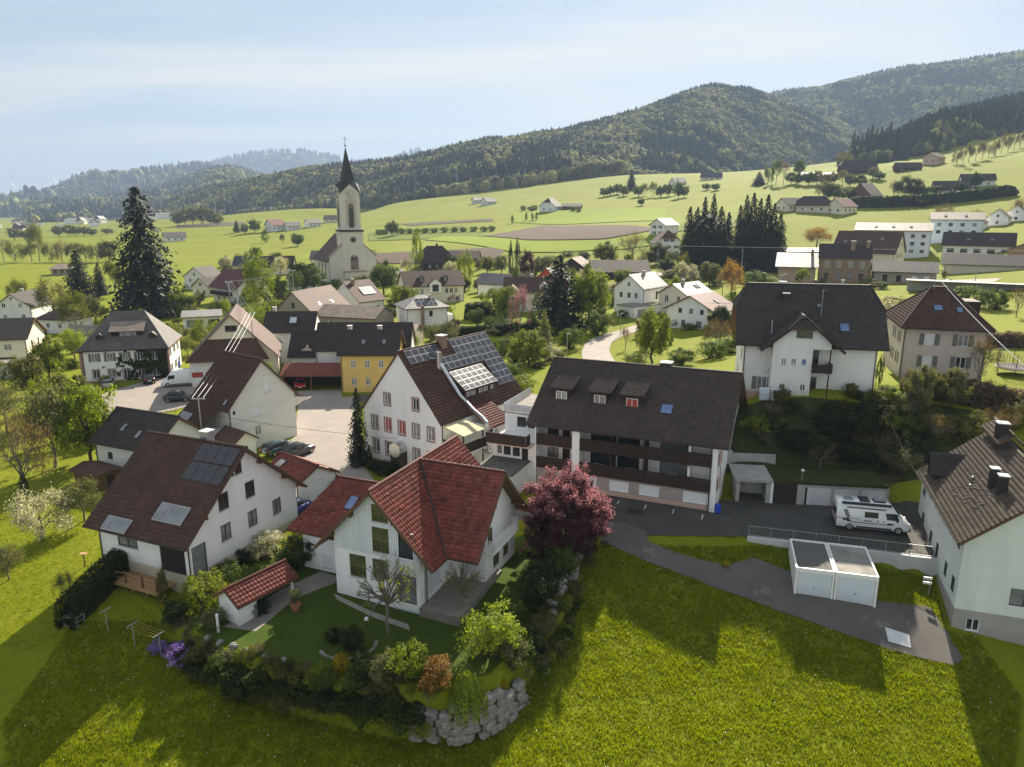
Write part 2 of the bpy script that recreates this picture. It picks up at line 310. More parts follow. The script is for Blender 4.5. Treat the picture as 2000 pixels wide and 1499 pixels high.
# ------------------------------------------------------------------ mesh helpers
class MB:
 """collects polygons for ONE mesh object"""
 def __init__(s):
  s.v = []; s.f = []; s.m = []; s.uv = []; s.tint = None
 def poly(s, pts, mi=0, uv=None):
  n = len(s.v); s.v.extend([tuple(p) for p in pts]); s.f.append(tuple(range(n, n + len(pts)))); s.m.append(mi)
  s.uv.append(uv)
 def box(s, x0, x1, y0, y1, z0, z1, mi=0):
  p = [(x0, y0, z0), (x1, y0, z0), (x1, y1, z0), (x0, y1, z0), (x0, y0, z1), (x1, y0, z1), (x1, y1, z1), (x0, y1, z1)]
  n = len(s.v); s.v.extend(p)
  for f in ((0, 3, 2, 1), (4, 5, 6, 7), (0, 1, 5, 4), (1, 2, 6, 5), (2, 3, 7, 6), (3, 0, 4, 7)):
   s.f.append(tuple(n + i for i in f)); s.m.append(mi); s.uv.append(None)
  return s
 def cbox(s, c, d, mi=0):
  return s.box(c[0] - d[0] / 2, c[0] + d[0] / 2, c[1] - d[1] / 2, c[1] + d[1] / 2, c[2] - d[2] / 2, c[2] + d[2] / 2, mi)
 def beam(s, a, b, w, h=None, mi=0):
  """rectangular bar from a to b"""
  a = Vector(a); b = Vector(b); d = (b - a)
  h = h or w
  dn = d.normalized(); up = Vector((0, 0, 1))
  if abs(dn.dot(up)) > 0.99: up = Vector((1, 0, 0))
  sx = dn.cross(up).normalized() * (w / 2); sy = sx.cross(dn).normalized() * (h / 2)
  n = len(s.v)
  for q in (a, b):
   for t in ((-1, -1), (1, -1), (1, 1), (-1, 1)):
    s.v.append(tuple(q + sx * t[0] + sy * t[1]))
  for f in ((0, 1, 2, 3), (7, 6, 5, 4), (0, 4, 5, 1), (1, 5, 6, 2), (2, 6, 7, 3), (3, 7, 4, 0)):
   s.f.append(tuple(n + i for i in f)); s.m.append(mi); s.uv.append(None)
  return s
 def tube(s, pts, r, k=6, mi=0, cap=True):
  """round tube through pts; r a number or list"""
  pts = [Vector(p) for p in pts]; rs = r if isinstance(r, (list, tuple)) else [r] * len(pts)
  n = len(s.v); prev = None
  for i, p in enumerate(pts):
   d = (pts[min(i + 1, len(pts) - 1)] - pts[max(i - 1, 0)]).normalized()
   ref = Vector((0, 0, 1)) if abs(d.z) < 0.95 else Vector((1, 0, 0))
   ax = d.cross(ref).normalized() if prev is None else (prev - d * prev.dot(d)).normalized()
   prev = ax; ay = d.cross(ax)
   for j in range(k):
    a = 2 * math.pi * j / k
    s.v.append(tuple(p + (ax * math.cos(a) + ay * math.sin(a)) * rs[i]))
  for i in range(len(pts) - 1):
   for j in range(k):
    s.f.append((n + i * k + j, n + i * k + (j + 1) % k, n + (i + 1) * k + (j + 1) % k, n + (i + 1) * k + j))
    s.m.append(mi); s.uv.append(None)
  if cap:
   s.f.append(tuple(n + j for j in range(k))[::-1]); s.m.append(mi); s.uv.append(None)
   s.f.append(tuple(n + (len(pts) - 1) * k + j for j in range(k))); s.m.append(mi); s.uv.append(None)
  return s
 def lathe(s, c, prof, k=14, mi=0):
  """prof: list of (radius, z) turned about the vertical through c"""
  return s.tube_prof(c, prof, k, mi)
 def tube_prof(s, c, prof, k, mi):
  n = len(s.v)
  for r_, z_ in prof:
   for j in range(k):
    a = 2 * math.pi * j / k
    s.v.append((c[0] + r_ * math.cos(a), c[1] + r_ * math.sin(a), c[2] + z_))
  for i in range(len(prof) - 1):
   for j in range(k):
    s.f.append((n + i * k + j, n + i * k + (j + 1) % k, n + (i + 1) * k + (j + 1) % k, n + (i + 1) * k + j))
    s.m.append(mi); s.uv.append(None)
  s.f.append(tuple(n + (len(prof) - 1) * k + j for j in range(k))); s.m.append(mi); s.uv.append(None)
  return s
 def prism(s, poly, d, mi=0):
  """polygon (list of 3d points) extruded by vector d"""
  k = len(poly); n = len(s.v)
  s.v.extend([tuple(p) for p in poly]); s.v.extend([(p[0] + d[0], p[1] + d[1], p[2] + d[2]) for p in poly])
  s.f.append(tuple(range(n, n + k))); s.m.append(mi); s.uv.append(None)
  s.f.append(tuple(range(n + 2 * k - 1, n + k - 1, -1))); s.m.append(mi); s.uv.append(None)
  for i in range(k):
   j = (i + 1) % k
   s.f.append((n + i, n + k + i, n + k + j, n + j)); s.m.append(mi); s.uv.append(None)
  return s
 def mesh(s, name, mats, smooth=False):
  me = bpy.data.meshes.new(name)
  me.from_pydata(s.v, [], s.f)
  mats = mats if isinstance(mats, (list, tuple)) else [mats]
  for m in mats: me.materials.append(M[m])
  if len(mats) > 1: me.polygons.foreach_set('material_index', s.m)
  if any(u is not None for u in s.uv):
   ul = me.uv_layers.new(name='UVMap'); dat = []
   for f, u in zip(s.f, s.uv):
    dat.extend([c for q in (u or [(0, 0)] * len(f)) for c in q])
   ul.data.foreach_set('uv', dat)
  if smooth: me.polygons.foreach_set('use_smooth', [True] * len(me.polygons))
  me.update()
  return me
 def build(s, name, mats, parent=None, smooth=False, loc=None, rz=0):
  return link(name, s.mesh(name, mats, smooth), parent, loc, rz)
def link(name, me, parent=None, loc=None, rz=0):
 o = bpy.data.objects.new(name, me)
 col.objects.link(o)
 if parent is not None: o.parent = parent
 if loc is not None: o.location = loc
 if rz: o.rotation_euler = (0, 0, rz)
 return o
def thing(name, label, cat, loc=(0, 0, 0), rz=0, group=None):
 o = bpy.data.objects.new(name, None); col.objects.link(o)
 o.empty_display_size = 0.5; o.location = loc; o.rotation_euler = (0, 0, rz)
 return tag(o, label, cat, group)
def tag(o, label, cat, group=None):
 o['label'] = label; o['category'] = cat
 if group: o['group'] = group
 return o
def struct(o):
 o['kind'] = 'structure'; return o
_ON = ['first', 'second', 'third', 'fourth', 'fifth', 'sixth', 'seventh', 'eighth', 'ninth', 'tenth', 'eleventh', 'twelfth', 'thirteenth', 'fourteenth', 'fifteenth', 'sixteenth', 'seventeenth', 'eighteenth', 'nineteenth', 'twentieth']
def nth(i, n):
 if i == 0: return 'leftmost'
 if i == n - 1: return 'rightmost'
 if i < 20: return _ON[i] + ' from the left'
 if n - 1 - i < 20: return _ON[n - 1 - i] + ' from the right'
 return 'middle'
def stuff(o):
 o['kind'] = 'stuff'; return o
def npmesh(name, V, Fq, mats, tint=None, mi=None, smooth=False):
 """mesh from numpy: V (n,3), Fq (m,k) faces of equal size; tint per face"""
 me = bpy.data.meshes.new(name)
 m, k = Fq.shape
 me.vertices.add(len(V)); me.vertices.foreach_set('co', np.ascontiguousarray(V, np.float32).ravel())
 me.loops.add(m * k); me.loops.foreach_set('vertex_index', np.ascontiguousarray(Fq, np.int32).ravel())
 me.polygons.add(m); me.polygons.foreach_set('loop_start', np.arange(0, m * k, k, dtype=np.int32))
 for q in (mats if isinstance(mats, (list, tuple)) else [mats]): me.materials.append(M[q])
 if mi is not None: me.polygons.foreach_set('material_index', np.ascontiguousarray(mi, np.int32))
 if tint is not None:
  a = me.attributes.new('tint', 'FLOAT', 'FACE'); a.data.foreach_set('value', np.ascontiguousarray(tint, np.float32))
 me.update(calc_edges=True)
 if smooth: me.polygons.foreach_set('use_smooth', np.ones(m, bool))
 me.validate()
 return me
# ------------------------------------------------------------------ terrain
# ground heights known at places in the village and on the slopes (metres); a thin-plate spline joins them
CT = np.array([(-60.0, 8.0, -6.5), (0.0, 8.0, -7.0), (60.0, 8.0, -7.0), (-40.0, 38.0, -4.8), (-20.0, 38.0, -5.0), (0.0, 36.0, -5.2), (18.0, 38.0, -5.3)
 , (38.0, 36.0, -5.5), (-6.0, 42.0, -4.6), (-30.0, 50.0, -1.8), (-42.0, 56.0, -1.5), (-55.0, 62.0, -1.5), (-36.0, 47.0, -2.6), (6.0, 50.0, -2.8)
 , (12.0, 52.0, -2.6), (17.0, 50.0, -2.9), (22.0, 46.0, -3.7), (22.5, 50.5, -2.1), (27.5, 49.2, -2.4), (23.0, 56.0, -1.2), (30.0, 52.8, -1.9)
 , (30.0, 43.0, -4.4), (40.0, 42.0, -4.6), (-26.0, 57.0, -0.9), (-8.0, 55.0, -1.3), (2.0, 55.0, -1.3), (-8.0, 66.0, -0.4), (-30.0, 68.0, -0.4)
 , (5.0, 60.0, -0.6), (10.0, 60.0, -0.15), (-45.0, 80.0, -0.3), (-15.0, 80.0, 0.0), (0.0, 80.0, 0.0), (14.0, 70.0, 0.0), (24.0, 62.0, -0.1)
 , (30.0, 62.0, -0.3), (40.0, 55.0, -2.0), (52.0, 52.0, -2.0), (24.0, 67.0, 1.6), (28.0, 68.6, 2.3), (36.0, 69.0, 2.3), (31.0, 73.6, 7.2)
 , (36.0, 73.8, 7.3), (26.0, 73.0, 6.0), (44.0, 73.0, 6.5), (52.0, 72.0, 5.6), (33.0, 81.0, 7.7), (45.0, 82.0, 7.6), (52.0, 89.0, 7.2)
 , (36.0, 92.0, 7.2), (66.0, 95.0, 7.2), (62.0, 80.0, 7.0), (80.0, 80.0, 7.5), (14.0, 86.0, 1.8), (22.0, 88.0, 4.6), (22.0, 79.0, 4.2)
 , (10.0, 100.0, 2.0), (0.0, 100.0, 0.8), (16.0, 115.0, 2.8), (26.0, 125.0, 3.2), (40.0, 120.0, 5.0), (55.0, 130.0, 5.8), (75.0, 125.0, 6.0)
 , (100.0, 140.0, 7.0), (-60.0, 110.0, -0.2), (-90.0, 120.0, -1.0), (-40.0, 120.0, 0.0), (-20.0, 120.0, 0.0), (-5.0, 125.0, 0.6), (-110.0, 90.0, -2.0)
 , (-130.0, 60.0, -3.0), (-80.0, 75.0, -1.6), (32.0, 145.0, 3.5), (24.0, 168.0, 3.5), (50.0, 165.0, 4.2), (80.0, 180.0, 5.5), (110.0, 190.0, 6.5)
 , (-25.0, 165.0, 0.3), (-10.0, 165.0, 0.5), (-50.0, 165.0, 0.0), (-90.0, 180.0, -0.8), (-140.0, 200.0, -2.0), (-55.0, 255.0, 1.0), (-90.0, 270.0, 0.3)
 , (-30.0, 225.0, 1.0), (-15.0, 225.0, 1.2), (0.0, 190.0, 1.8), (15.0, 210.0, 3.0), (40.0, 220.0, 5.0), (96.0, 212.0, 6.0), (130.0, 215.0, 7.5)
 , (160.0, 260.0, 11.0), (-160.0, 320.0, 0.0), (-260.0, 320.0, -1.0), (-120.0, 400.0, 3.0), (-300.0, 600.0, 2.0), (-500.0, 900.0, 3.0)
 , (-200.0, 600.0, 6.0), (-25.0, 300.0, 3.0), (20.0, 300.0, 7.0), (60.0, 300.0, 9.0), (100.0, 300.0, 10.5), (160.0, 320.0, 14.0), (-60.0, 340.0, 6.0)
 , (-90.0, 500.0, 9.0), (-200.0, 900.0, 13.0), (19.93, 358.64, 12.83), (26.04, 470.81, 17.34), (30.57, 555.19, 26.07), (113.23, 831.38, 62.5)
 , (0.0, 827.4, 45.98), (-56.62, 825.15, 36.63), (-144.37, 875.6, 32.55), (-242.04, 925.46, 26.06), (-257.61, 716.44, 12.3), (-764.33, 1228.19, 1.81)
 , (-644.02, 1332.26, 6.86), (70.06, 336.93, 16.67), (91.3, 441.53, 23.89), (118.9, 578.26, 36.44), (240.62, 884.75, 70.56), (146.07, 442.95, 29.81)
 , (174.81, 390.19, 24.25), (215.5, 433.2, 32.05), (254.14, 434.18, 36.1), (242.89, 540.57, 50.79), (382.17, 627.8, 71.37), (460.01, 684.43, 92.96)
 , (158.53, 411.38, 26.86), (231.21, 338.57, 23.48), (178.34, 285.19, 15.34), (154.93, 263.09, 9.02), (256.9, 339.94, 29.15), (594.48, 738.47, 103.82)
 , (353.86, 1044.19, 92.01), (297.24, 584.28, 61.48), (297.24, 729.19, 65.28), (304.32, 446.87, 46.08)])
# wooded hills: (degrees right of +Y, distance of the crest or foot, height)
H_C = [(-30.44, 2018, -8.7), (-24.73, 1813, 31.9), (-22.34, 1732, 58.4), (-20.61, 1659, 68.8), (-18.84, 1589, 78.4), (-16.69, 1540, 88.1)
 , (-15.22, 1509, 95.9), (-13.75, 1479, 97.7), (-11.53, 1445, 98.6), (-9.25, 1426, 104.6), (-7.73, 1421, 109.2), (-5.8, 1418, 118.5)
 , (-3.87, 1417, 131.5), (-1.93, 1417, 140.8), (0.0, 1417, 143.6), (1.54, 1451, 154.7), (3.85, 1476, 163.3), (5.75, 1504, 175.0), (7.64, 1544, 190.1)
 , (9.49, 1588, 210.8), (11.31, 1646, 236.7), (13.1, 1705, 259.4), (14.52, 1762, 275.2), (15.59, 1792, 275.0), (17.0, 1837, 273.9)
 , (18.41, 1848, 262.6), (20.52, 1866, 236.5), (23.24, 1952, 213.6), (25.92, 1982, 166.8), (28.52, 2016, 120.0)]
F_C = [(-30.44, 1603, -1.3), (-24.83, 1411, 7.6), (-19.73, 1253, 14.7), (-13.55, 1036, 23.3), (-9.37, 939, 31.6), (-5.87, 913, 38.8), (0.0, 880, 48.9)
 , (3.9, 865, 63.8), (7.74, 925, 75.1), (11.51, 1011, 82.2), (18.03, 1120, 91.2), (22.08, 1186, 106.1), (28.41, 1309, 109.9)]
H_D = [(11.47, 2670, 215.3), (15.69, 2638, 323.4), (18.42, 2688, 368.0), (20.09, 2663, 375.4), (21.74, 2637, 374.4), (23.32, 2673, 396.5)
 , (24.86, 2651, 405.5), (26.66, 2637, 416.8), (28.42, 2682, 427.4), (30.12, 2730, 438.0), (31.76, 2718, 440.5), (33.33, 2769, 450.8)
 , (37.01, 2840, 474.2), (42.5, 3080, 488.6)]
H_E = [(23.55, 1020, 66.9), (25.36, 1018, 87.2), (26.43, 1005, 91.8), (27.42, 1018, 105.4), (28.27, 1052, 116.3), (29.68, 1093, 128.2), (31.03, 1112, 139.4)
 , (32.36, 1130, 148.1), (33.66, 1149, 154.9), (37.3, 1209, 175.3), (42.67, 1316, 200.1)]
F_E = [(23.55, 726, 55.4), (26.45, 747, 72.6), (28.39, 762, 77.9), (31.23, 811, 87.6), (33.88, 863, 99.3), (37.54, 935, 115.9), (42.94, 1018, 132.7)]
H_A = [(-41.86, 5515, -1.9), (-37.1, 5162, 39.3), (-34.48, 5250, 60.2), (-33.22, 5182, 89.1), (-32.82, 5155, 77.5), (-31.2, 4957, 121.5)
 , (-30.27, 4802, 163.2), (-29.2, 4759, 193.5), (-27.69, 4691, 193.5), (-27.09, 4663, 182.5), (-26.11, 4631, 210.0), (-24.82, 4586, 229.3)
 , (-23.18, 4644, 242.8), (-22.18, 4725, 256.7), (-20.18, 4765, 232.6), (-16.74, 4756, 146.5), (-11.65, 4628, 55.7)]
H_A2 = [(-25.49, 7138, 302.1), (-22.51, 6990, 361.8), (-21.48, 6950, 404.5), (-19.39, 6874, 472.7), (-17.28, 6796, 494.1), (-15.49, 6735, 498.3)
 , (-14.06, 6683, 468.5), (-12.61, 6634, 430.1), (-11.5, 6601, 408.8), (-10.0, 6570, 413.0), (-9.05, 6556, 430.1), (-8.09, 6551, 481.3)
 , (-7.13, 6543, 506.9), (-5.79, 6523, 494.1), (-5.02, 6517, 506.9), (-3.87, 6501, 481.3), (0.0, 6479, 451.4), (3.88, 6484, 408.8)]
H_B = [(-31.81, 3504, 6.0), (-28.81, 3407, 36.0), (-26.9, 3241, 68.4), (-24.62, 3073, 96.6), (-22.23, 2919, 142.4), (-21.19, 2901, 154.9)
 , (-20.17, 2881, 153.1), (-18.82, 2852, 131.6), (-17.44, 2824, 112.0), (-14.58, 2778, 88.7), (-9.73, 2722, 61.9)]
PLAZA_L = [(-19.9, 68.0), (-22.0, 73.9), (-26.7, 78.8), (-26.5, 84.8), (-28.8, 93.0), (-30.5, 99.7)]
PLAZA_R = [(-13.9, 69.6), (-16.6, 75.2), (-16.2, 76.5), (-19.1, 85.0), (-21.3, 95.6), (-23.4, 104.1)]
STREET_L = [(-62.4, 106.1), (-60.5, 112.2), (-57.4, 118.9), (-54.9, 123.3)]
STREET_R = [(-54.3, 94.0), (-47.3, 96.1), (-44.7, 99.9), (-46.3, 105.6)]
YARD_L = [(-29.5, 96.9), (-32.8, 107.1)]
YARD_R = [(-23.9, 98.2), (-26.2, 108.2)]
ROAD_L = [(11.3, 109.3), (12.5, 127.7), (13.6, 135.1), (15.3, 140.3), (18.8, 144.5), (22.7, 147.9), (26.0, 151.9), (28.2, 157.1), (29.4, 162.8)]
ROAD_R = [(16.7, 102.0), (16.9, 119.4), (17.5, 128.3), (18.9, 135.5), (21.3, 140.4), (24.8, 144.1), (27.7, 148.0), (30.2, 154.0), (31.5, 161.5)]
DRIVE_U = [(8.3, 60.3), (10.9, 57.9), (13.1, 56.5), (15.8, 55.3), (17.8, 54.6), (20.3, 55.4), (22.6, 53.3), (27.5, 50.0), (32.0, 49.9), (32.0, 47.4)
 , (31.8, 45.0)]
DRIVE_L = [(7.8, 57.3), (9.3, 56.2), (11.2, 55.1), (13.4, 54.0), (15.3, 52.8), (17.7, 51.3), (20.2, 49.4), (24.3, 47.0), (27.0, 45.6), (28.9, 45.0)
 , (30.8, 44.5)]
PARKING = [(7.6, 67.0), (20.2, 66.9), (24.4, 66.5), (25.0, 64.9), (40.0, 64.9), (38.5, 53.0), (33.2, 54.2), (20.5, 57.7), (11.1, 58.1), (7.7, 57.6), (5.6, 61.6)]
GARDEN = [(-24.5, 52.5), (-25.6, 48.0), (-24.7, 46.7), (-20.2, 43.5), (-16.1, 41.8), (-11.8, 40.5), (-7.7, 39.5), (-3.8, 38.9), (-1.0, 40.2), (1.4, 44.8), (3.6, 49.5), (5.2, 54.5), (6.2, 58.1), (0.0, 67.5), (-9.6, 63.1), (-19.2, 60.1)]
_S = 100.0
def _phi(r2):
 r2 = np.maximum(r2, 1e-12); return 0.5 * r2 * np.log(r2)
_P = CT[:, :2] / _S
_k = len(_P)
_A = np.zeros((_k + 3, _k + 3))
_A[:_k, :_k] = _phi(((_P[:, None] - _P[None]) ** 2).sum(-1)) + 1e-4 * np.eye(_k)
_A[:_k, _k] = 1; _A[:_k, _k + 1:] = _P; _A[_k:, :_k] = _A[:_k, _k:].T
_C = np.linalg.solve(_A, np.concatenate([CT[:, 2], [0, 0, 0]]))
def tps(x, y):
 o = np.empty(len(x))
 for i in range(0, len(x), 20000):
  q = np.stack([x[i:i + 20000], y[i:i + 20000]], 1) / _S
  r2 = ((q[:, None] - _P[None]) ** 2).sum(-1)
  o[i:i + 20000] = _phi(r2) @ _C[:_k] + _C[_k] + q @ _C[_k + 1:]
 return o
def sdf(poly, x, y):
 """signed distance to a polygon, positive inside"""
 P = np.array(poly, float); d = np.full(len(x), 1e9); ins = np.zeros(len(x), bool)
 for (ax, ay), (bx, by) in zip(P, np.roll(P, -1, 0)):
  ex, ey = bx - ax, by - ay
  t = np.clip(((x - ax) * ex + (y - ay) * ey) / (ex * ex + ey * ey), 0, 1)
  d = np.minimum(d, np.hypot(x - ax - t * ex, y - ay - t * ey))
  c = ((ay > y) != (by > y)) & (x < ex * (y - ay) / (ey if abs(ey) > 1e-9 else 1e-9) + ax)
  ins ^= c
 return np.where(ins, d, -d)
def sstep(a, b, x):
 t = np.clip((x - a) / (b - a), 0, 1); return t * t * (3 - 2 * t)
def waves(x, y, s, seed=0):
 """cheap smooth noise in -1..1"""
 r = np.random.default_rng(seed); o = 0; amp = 0.5
 for k in range(4):
  a = r.uniform(0, 6.28, 3); f = (1.9 ** k) / s
  o = o + amp * (np.sin(f * (x * np.cos(a[0]) + y * np.sin(a[0])) * 6.28 + a[1]) * np.sin(f * (y * np.cos(a[0]) - x * np.sin(a[0])) * 6.28 + a[2]))
  amp *= 0.62
 return o
HILLS = [(H_A2, None, 5600, 0), (H_A, None, 3000, 0), (H_B, None, 1900, 0), (H_D, None, 1500, 40), (H_C, F_C, 0, 0), (H_E, F_E, 0, 0)]
def hills(x, y, with_id=False, zt=None):
 az = np.degrees(np.arctan2(x, y)); r = np.hypot(x, y)
 best = np.full(len(x), -1e9); hid = np.full(len(x), -1); tt = np.zeros(len(x))
 for i, (crest, foot, r0, z0) in enumerate(HILLS):
  c = np.array(crest); Rc = np.interp(az, c[:, 0], c[:, 1]); zc = np.interp(az, c[:, 0], c[:, 2])
  lim = 1 - sstep(1, 5, np.maximum(c[0, 0] - az, az - c[-1, 0]))
  if foot is not None:
   f = np.array(foot); rf = np.interp(az, f[:, 0], f[:, 1]); zf = np.interp(az, f[:, 0], f[:, 2])
  else:
   rf = r0 + 0 * az; zf = z0 + 0 * az
  if foot is not None and zt is not None: zf = zt
  t = (r - rf) / np.maximum(Rc - rf, 50)
  h = zf + (zc - zf) * np.where(t < 1, np.sin(np.clip(t, 0, 1) * np.pi / 2) ** 1.15, 1 - (t - 1) * 0.9)
  sc = 0.22 * (Rc - rf)
  h = h + np.where((t > 0) & (t < 1.2), waves(x, y, 0.85 * 620 if i >= 4 else 0.7 * 1200, i) * sc * np.clip(t, 0, 1) * (1 - np.clip(t, 0, 1)) ** 2, 0)
  h = np.where((t > -0.02) & (lim > 0), h * lim - 60 * (1 - lim), -1e9)
  u = h > best
  best = np.where(u, h, best); hid = np.where(u, i, hid); tt = np.where(u, t, tt)
 return (best, hid, tt) if with_id else best
def ground(x, y, with_id=False):
 x = np.atleast_1d(np.asarray(x, float)).ravel(); y = np.atleast_1d(np.asarray(y, float)).ravel()
 r = np.hypot(x, y)
 z = tps(x, y)
 far = sstep(850, 1350, r)
 z = z * (1 - far) + np.clip(z, -5, 12) * far
 z = np.minimum(z, 110)
 near = r < 140
 if near.any():
  xn, yn = x[near], y[near]; zn = z[near]
  w = sstep(-0.7, 0.15, sdf(GARDEN, xn, yn)); zg = -1.95 + 0.55 * sstep(43, 54, yn) + 0.9 * sstep(57, 66, yn)
  zn = zn * (1 - w) + zg * w
  w = sstep(-0.35, 0.2, sdf(PARKING, xn, yn)); zn = zn * (1 - w) + (-0.12 - 0.58 * sstep(63, 55.5, yn)) * w
  z[near] = zn
 hb, hid, tt = hills(x, y, True, z)
 up = hb > z
 z2 = np.where(up, hb, z)
 if with_id: return z2, np.where(up, hid, -1), tt
 return z2
def gz(x, y):
 return float(ground([x], [y])[0])
# --- the ground sheet: a fan that gets coarser with distance, one mesh
rr = [5.0]
while rr[-1] < 8500:
 q = rr[-1]; rr.append(q * (1.045 if q < 30 else 1.0095 if q < 72 else 1.016 if q < 320 else 1.022 if q < 2600 else 1.035))
rr = np.array(rr)
aa = np.radians(np.concatenate([np.linspace(-85, -44, 30)[:-1], np.linspace(-44, 44, 441), np.linspace(44, 85, 30)[1:]]))
RG, AG = np.meshgrid(rr, aa, indexing='ij')
gx = (RG * np.sin(AG)).ravel(); gy = (RG * np.cos(AG)).ravel()
gzz, ghid, gt = ground(gx, gy, True)
nr, na = len(rr), len(aa)
ii = (np.arange(nr - 1)[:, None] * na + np.arange(na - 1)[None]).ravel()
GF = np.stack([ii, ii + 1, ii + na + 1, ii + na], 1)[:, ::-1]
hq = ghid.reshape(nr, na)[:-1, :-1].ravel()
mi_ = (hq >= 0).astype(np.int32)
struct(link('ground', npmesh('ground', np.stack([gx, gy, gzz], 1), GF, ['grass_ground', 'forest_floor'], mi=mi_, smooth=True)))

def resample(P, n):
 P = np.array(P, float); s = np.concatenate([[0], np.cumsum(np.hypot(*np.diff(P, axis=0).T))]); t = np.linspace(0, s[-1], n)
 return np.stack([np.interp(t, s, P[:, 0]), np.interp(t, s, P[:, 1])], 1)
def sheet(name, A, B, n, m, off, material, z=None):
 """a surface laid on the ground between two edge lines"""
 A = resample(A, n); B = resample(B, n); t = np.linspace(0, 1, m)[None, :, None]
 P = (A[:, None] * (1 - t) + B[:, None] * t).reshape(-1, 2)
 zz = ground(P[:, 0], P[:, 1]) + off if z is None else np.full(len(P), z)
 i = (np.arange(n - 1)[:, None] * m + np.arange(m - 1)[None]).ravel()
 Fq = np.stack([i, i + 1, i + m + 1, i + m], 1)
 V = np.column_stack([P, zz]); a = V[Fq[0]]
 if np.cross(a[1] - a[0], a[2] - a[0])[2] < 0: Fq = Fq[:, ::-1]
 return struct(link(name, npmesh(name, V, Fq, material, smooth=True)))
sheet('parking_yard', [(5.3, 62.3), (7.6, 58.0), (11.1, 58.1), (20.5, 57.85), (33.2, 54.35), (37.0, 53.3)], [(7.5, 67.5), (11.4, 68.5), (14.0, 67.0), (20.8, 64.6), (34.5, 64.6), (40.0, 64.6)], 70, 24, 0.05, 'asphalt_dark')
sheet('driveway', DRIVE_U, DRIVE_L, 70, 12, 0.08, 'asphalt')
sheet('driveway_apron', [(7.8, 57.4), (9.4, 56.4), (11.6, 56.9)], [(7.6, 60.0), (9.6, 60.2), (11.8, 58.6)], 16, 8, 0.075, 'asphalt')
sheet('plaza', PLAZA_L, PLAZA_R, 50, 14, 0.05, 'asphalt_pale')
sheet('lane', [(-13.9, 69.6), (-8.5, 67.6), (-3.0, 66.4), (3.0, 64.5), (7.0, 62.0)], [(-19.9, 68.0), (-13.0, 64.6), (-5.0, 63.6), (2.0, 61.6), (5.6, 59.4)], 40, 8, 0.06, 'asphalt')
sheet('street', STREET_L, STREET_R, 40, 16, 0.05, 'asphalt_pale')
sheet('street_link', [(-46.3, 105.6), (-40, 101.5), (-33, 99.2), (-30.0, 98.0)], [(-49.5, 112.5), (-42, 108.5), (-35, 105.8), (-30.0, 104.0)], 30, 8, 0.045, 'asphalt')
sheet('carport_yard', YARD_L, YARD_R, 20, 12, 0.045, 'asphalt_pale')
sheet('side_lane', [(-24, 104), (-20, 98), (-18.5, 92)], [(-17, 107), (-15.5, 99), (-15, 92)], 20, 8, 0.045, 'asphalt')
sheet('road', ROAD_L, ROAD_R, 80, 8, 0.06, 'asphalt_pale')
# fields on the slopes
def field(pts, material, off=0.35, n=26, m=10, name='field'):
 a, b = pts; return sheet(name, a, b, n, m, off, material)
field(([(-16.3, 426), (19.7, 474), (40, 430), (59, 388), (69, 350)], [(-14, 418), (7.6, 367), (25, 350), (42, 337), (62, 343)]), 'field_soil')
field(([(-41, 457), (-15.9, 416), (7, 364), (22, 340)], [(-52, 437), (-22, 372), (0, 330), (18, 318)]), 'field_bright')
field(([(22, 340), (45, 334), (68, 344)], [(18, 318), (45, 312), (74, 318)]), 'field_bright', 0.3)
field(([(-70, 352), (-35, 352), (-2, 350)], [(-74, 318), (-38, 316), (-6, 316)]), 'field_soil', 0.3)
for fm_, fa_, fb_ in [
 ('field_dark', [(-105.0, 541.0), (-36.2, 523.9)], [(-91.2, 468.4), (-11.7, 420.2)]),
 ('field_soil', [(-91.2, 600.0), (-15.2, 549.7)], [(-78.7, 568.9), (-12.8, 530.8)]),
 ('field_bright', [(0.0, 579.5), (101.5, 491.9)], [(0.0, 510.0), (81.9, 395.3)]),
 ('field_soil', [(-368.1, 812.5), (-295.9, 823.7)], [(-337.5, 744.3), (-258.3, 718.5)]),
 ('field_dark', [(76.3, 367.9), (129.1, 389.9)], [(72.3, 336.4), (120.4, 362.8)]),
 ]: field((fa_, fb_), fm_, 0.3, 20, 12)
sheet('garden_lawn', [(-24.6, 47.2), (-20.2, 44.0), (-16.1, 42.3), (-11.8, 41.0), (-7.7, 40.0), (-4.0, 39.6), (-1.4, 40.8), (0.9, 45.0), (3.0, 49.7), (4.6, 54.5)], [(-24.0, 52.0), (-19.5, 57.5), (-14.0, 57.0), (-10, 55.0), (-7, 55.0), (-5, 55), (-3, 56.0), (-1, 58.0), (1.5, 60.0), (4.0, 60.5)], 60, 30, 0.035, 'grass_lawn_shade')
sheet('bank_ground', [(21.2, 67.6), (27, 67.9), (34.5, 67.4), (36.5, 66.5), (44, 66)], [(23.5, 76.2), (29, 74.6), (37, 73.6), (41, 74.6), (52, 73)], 60, 30, 0.06, 'grass_rough_shade')
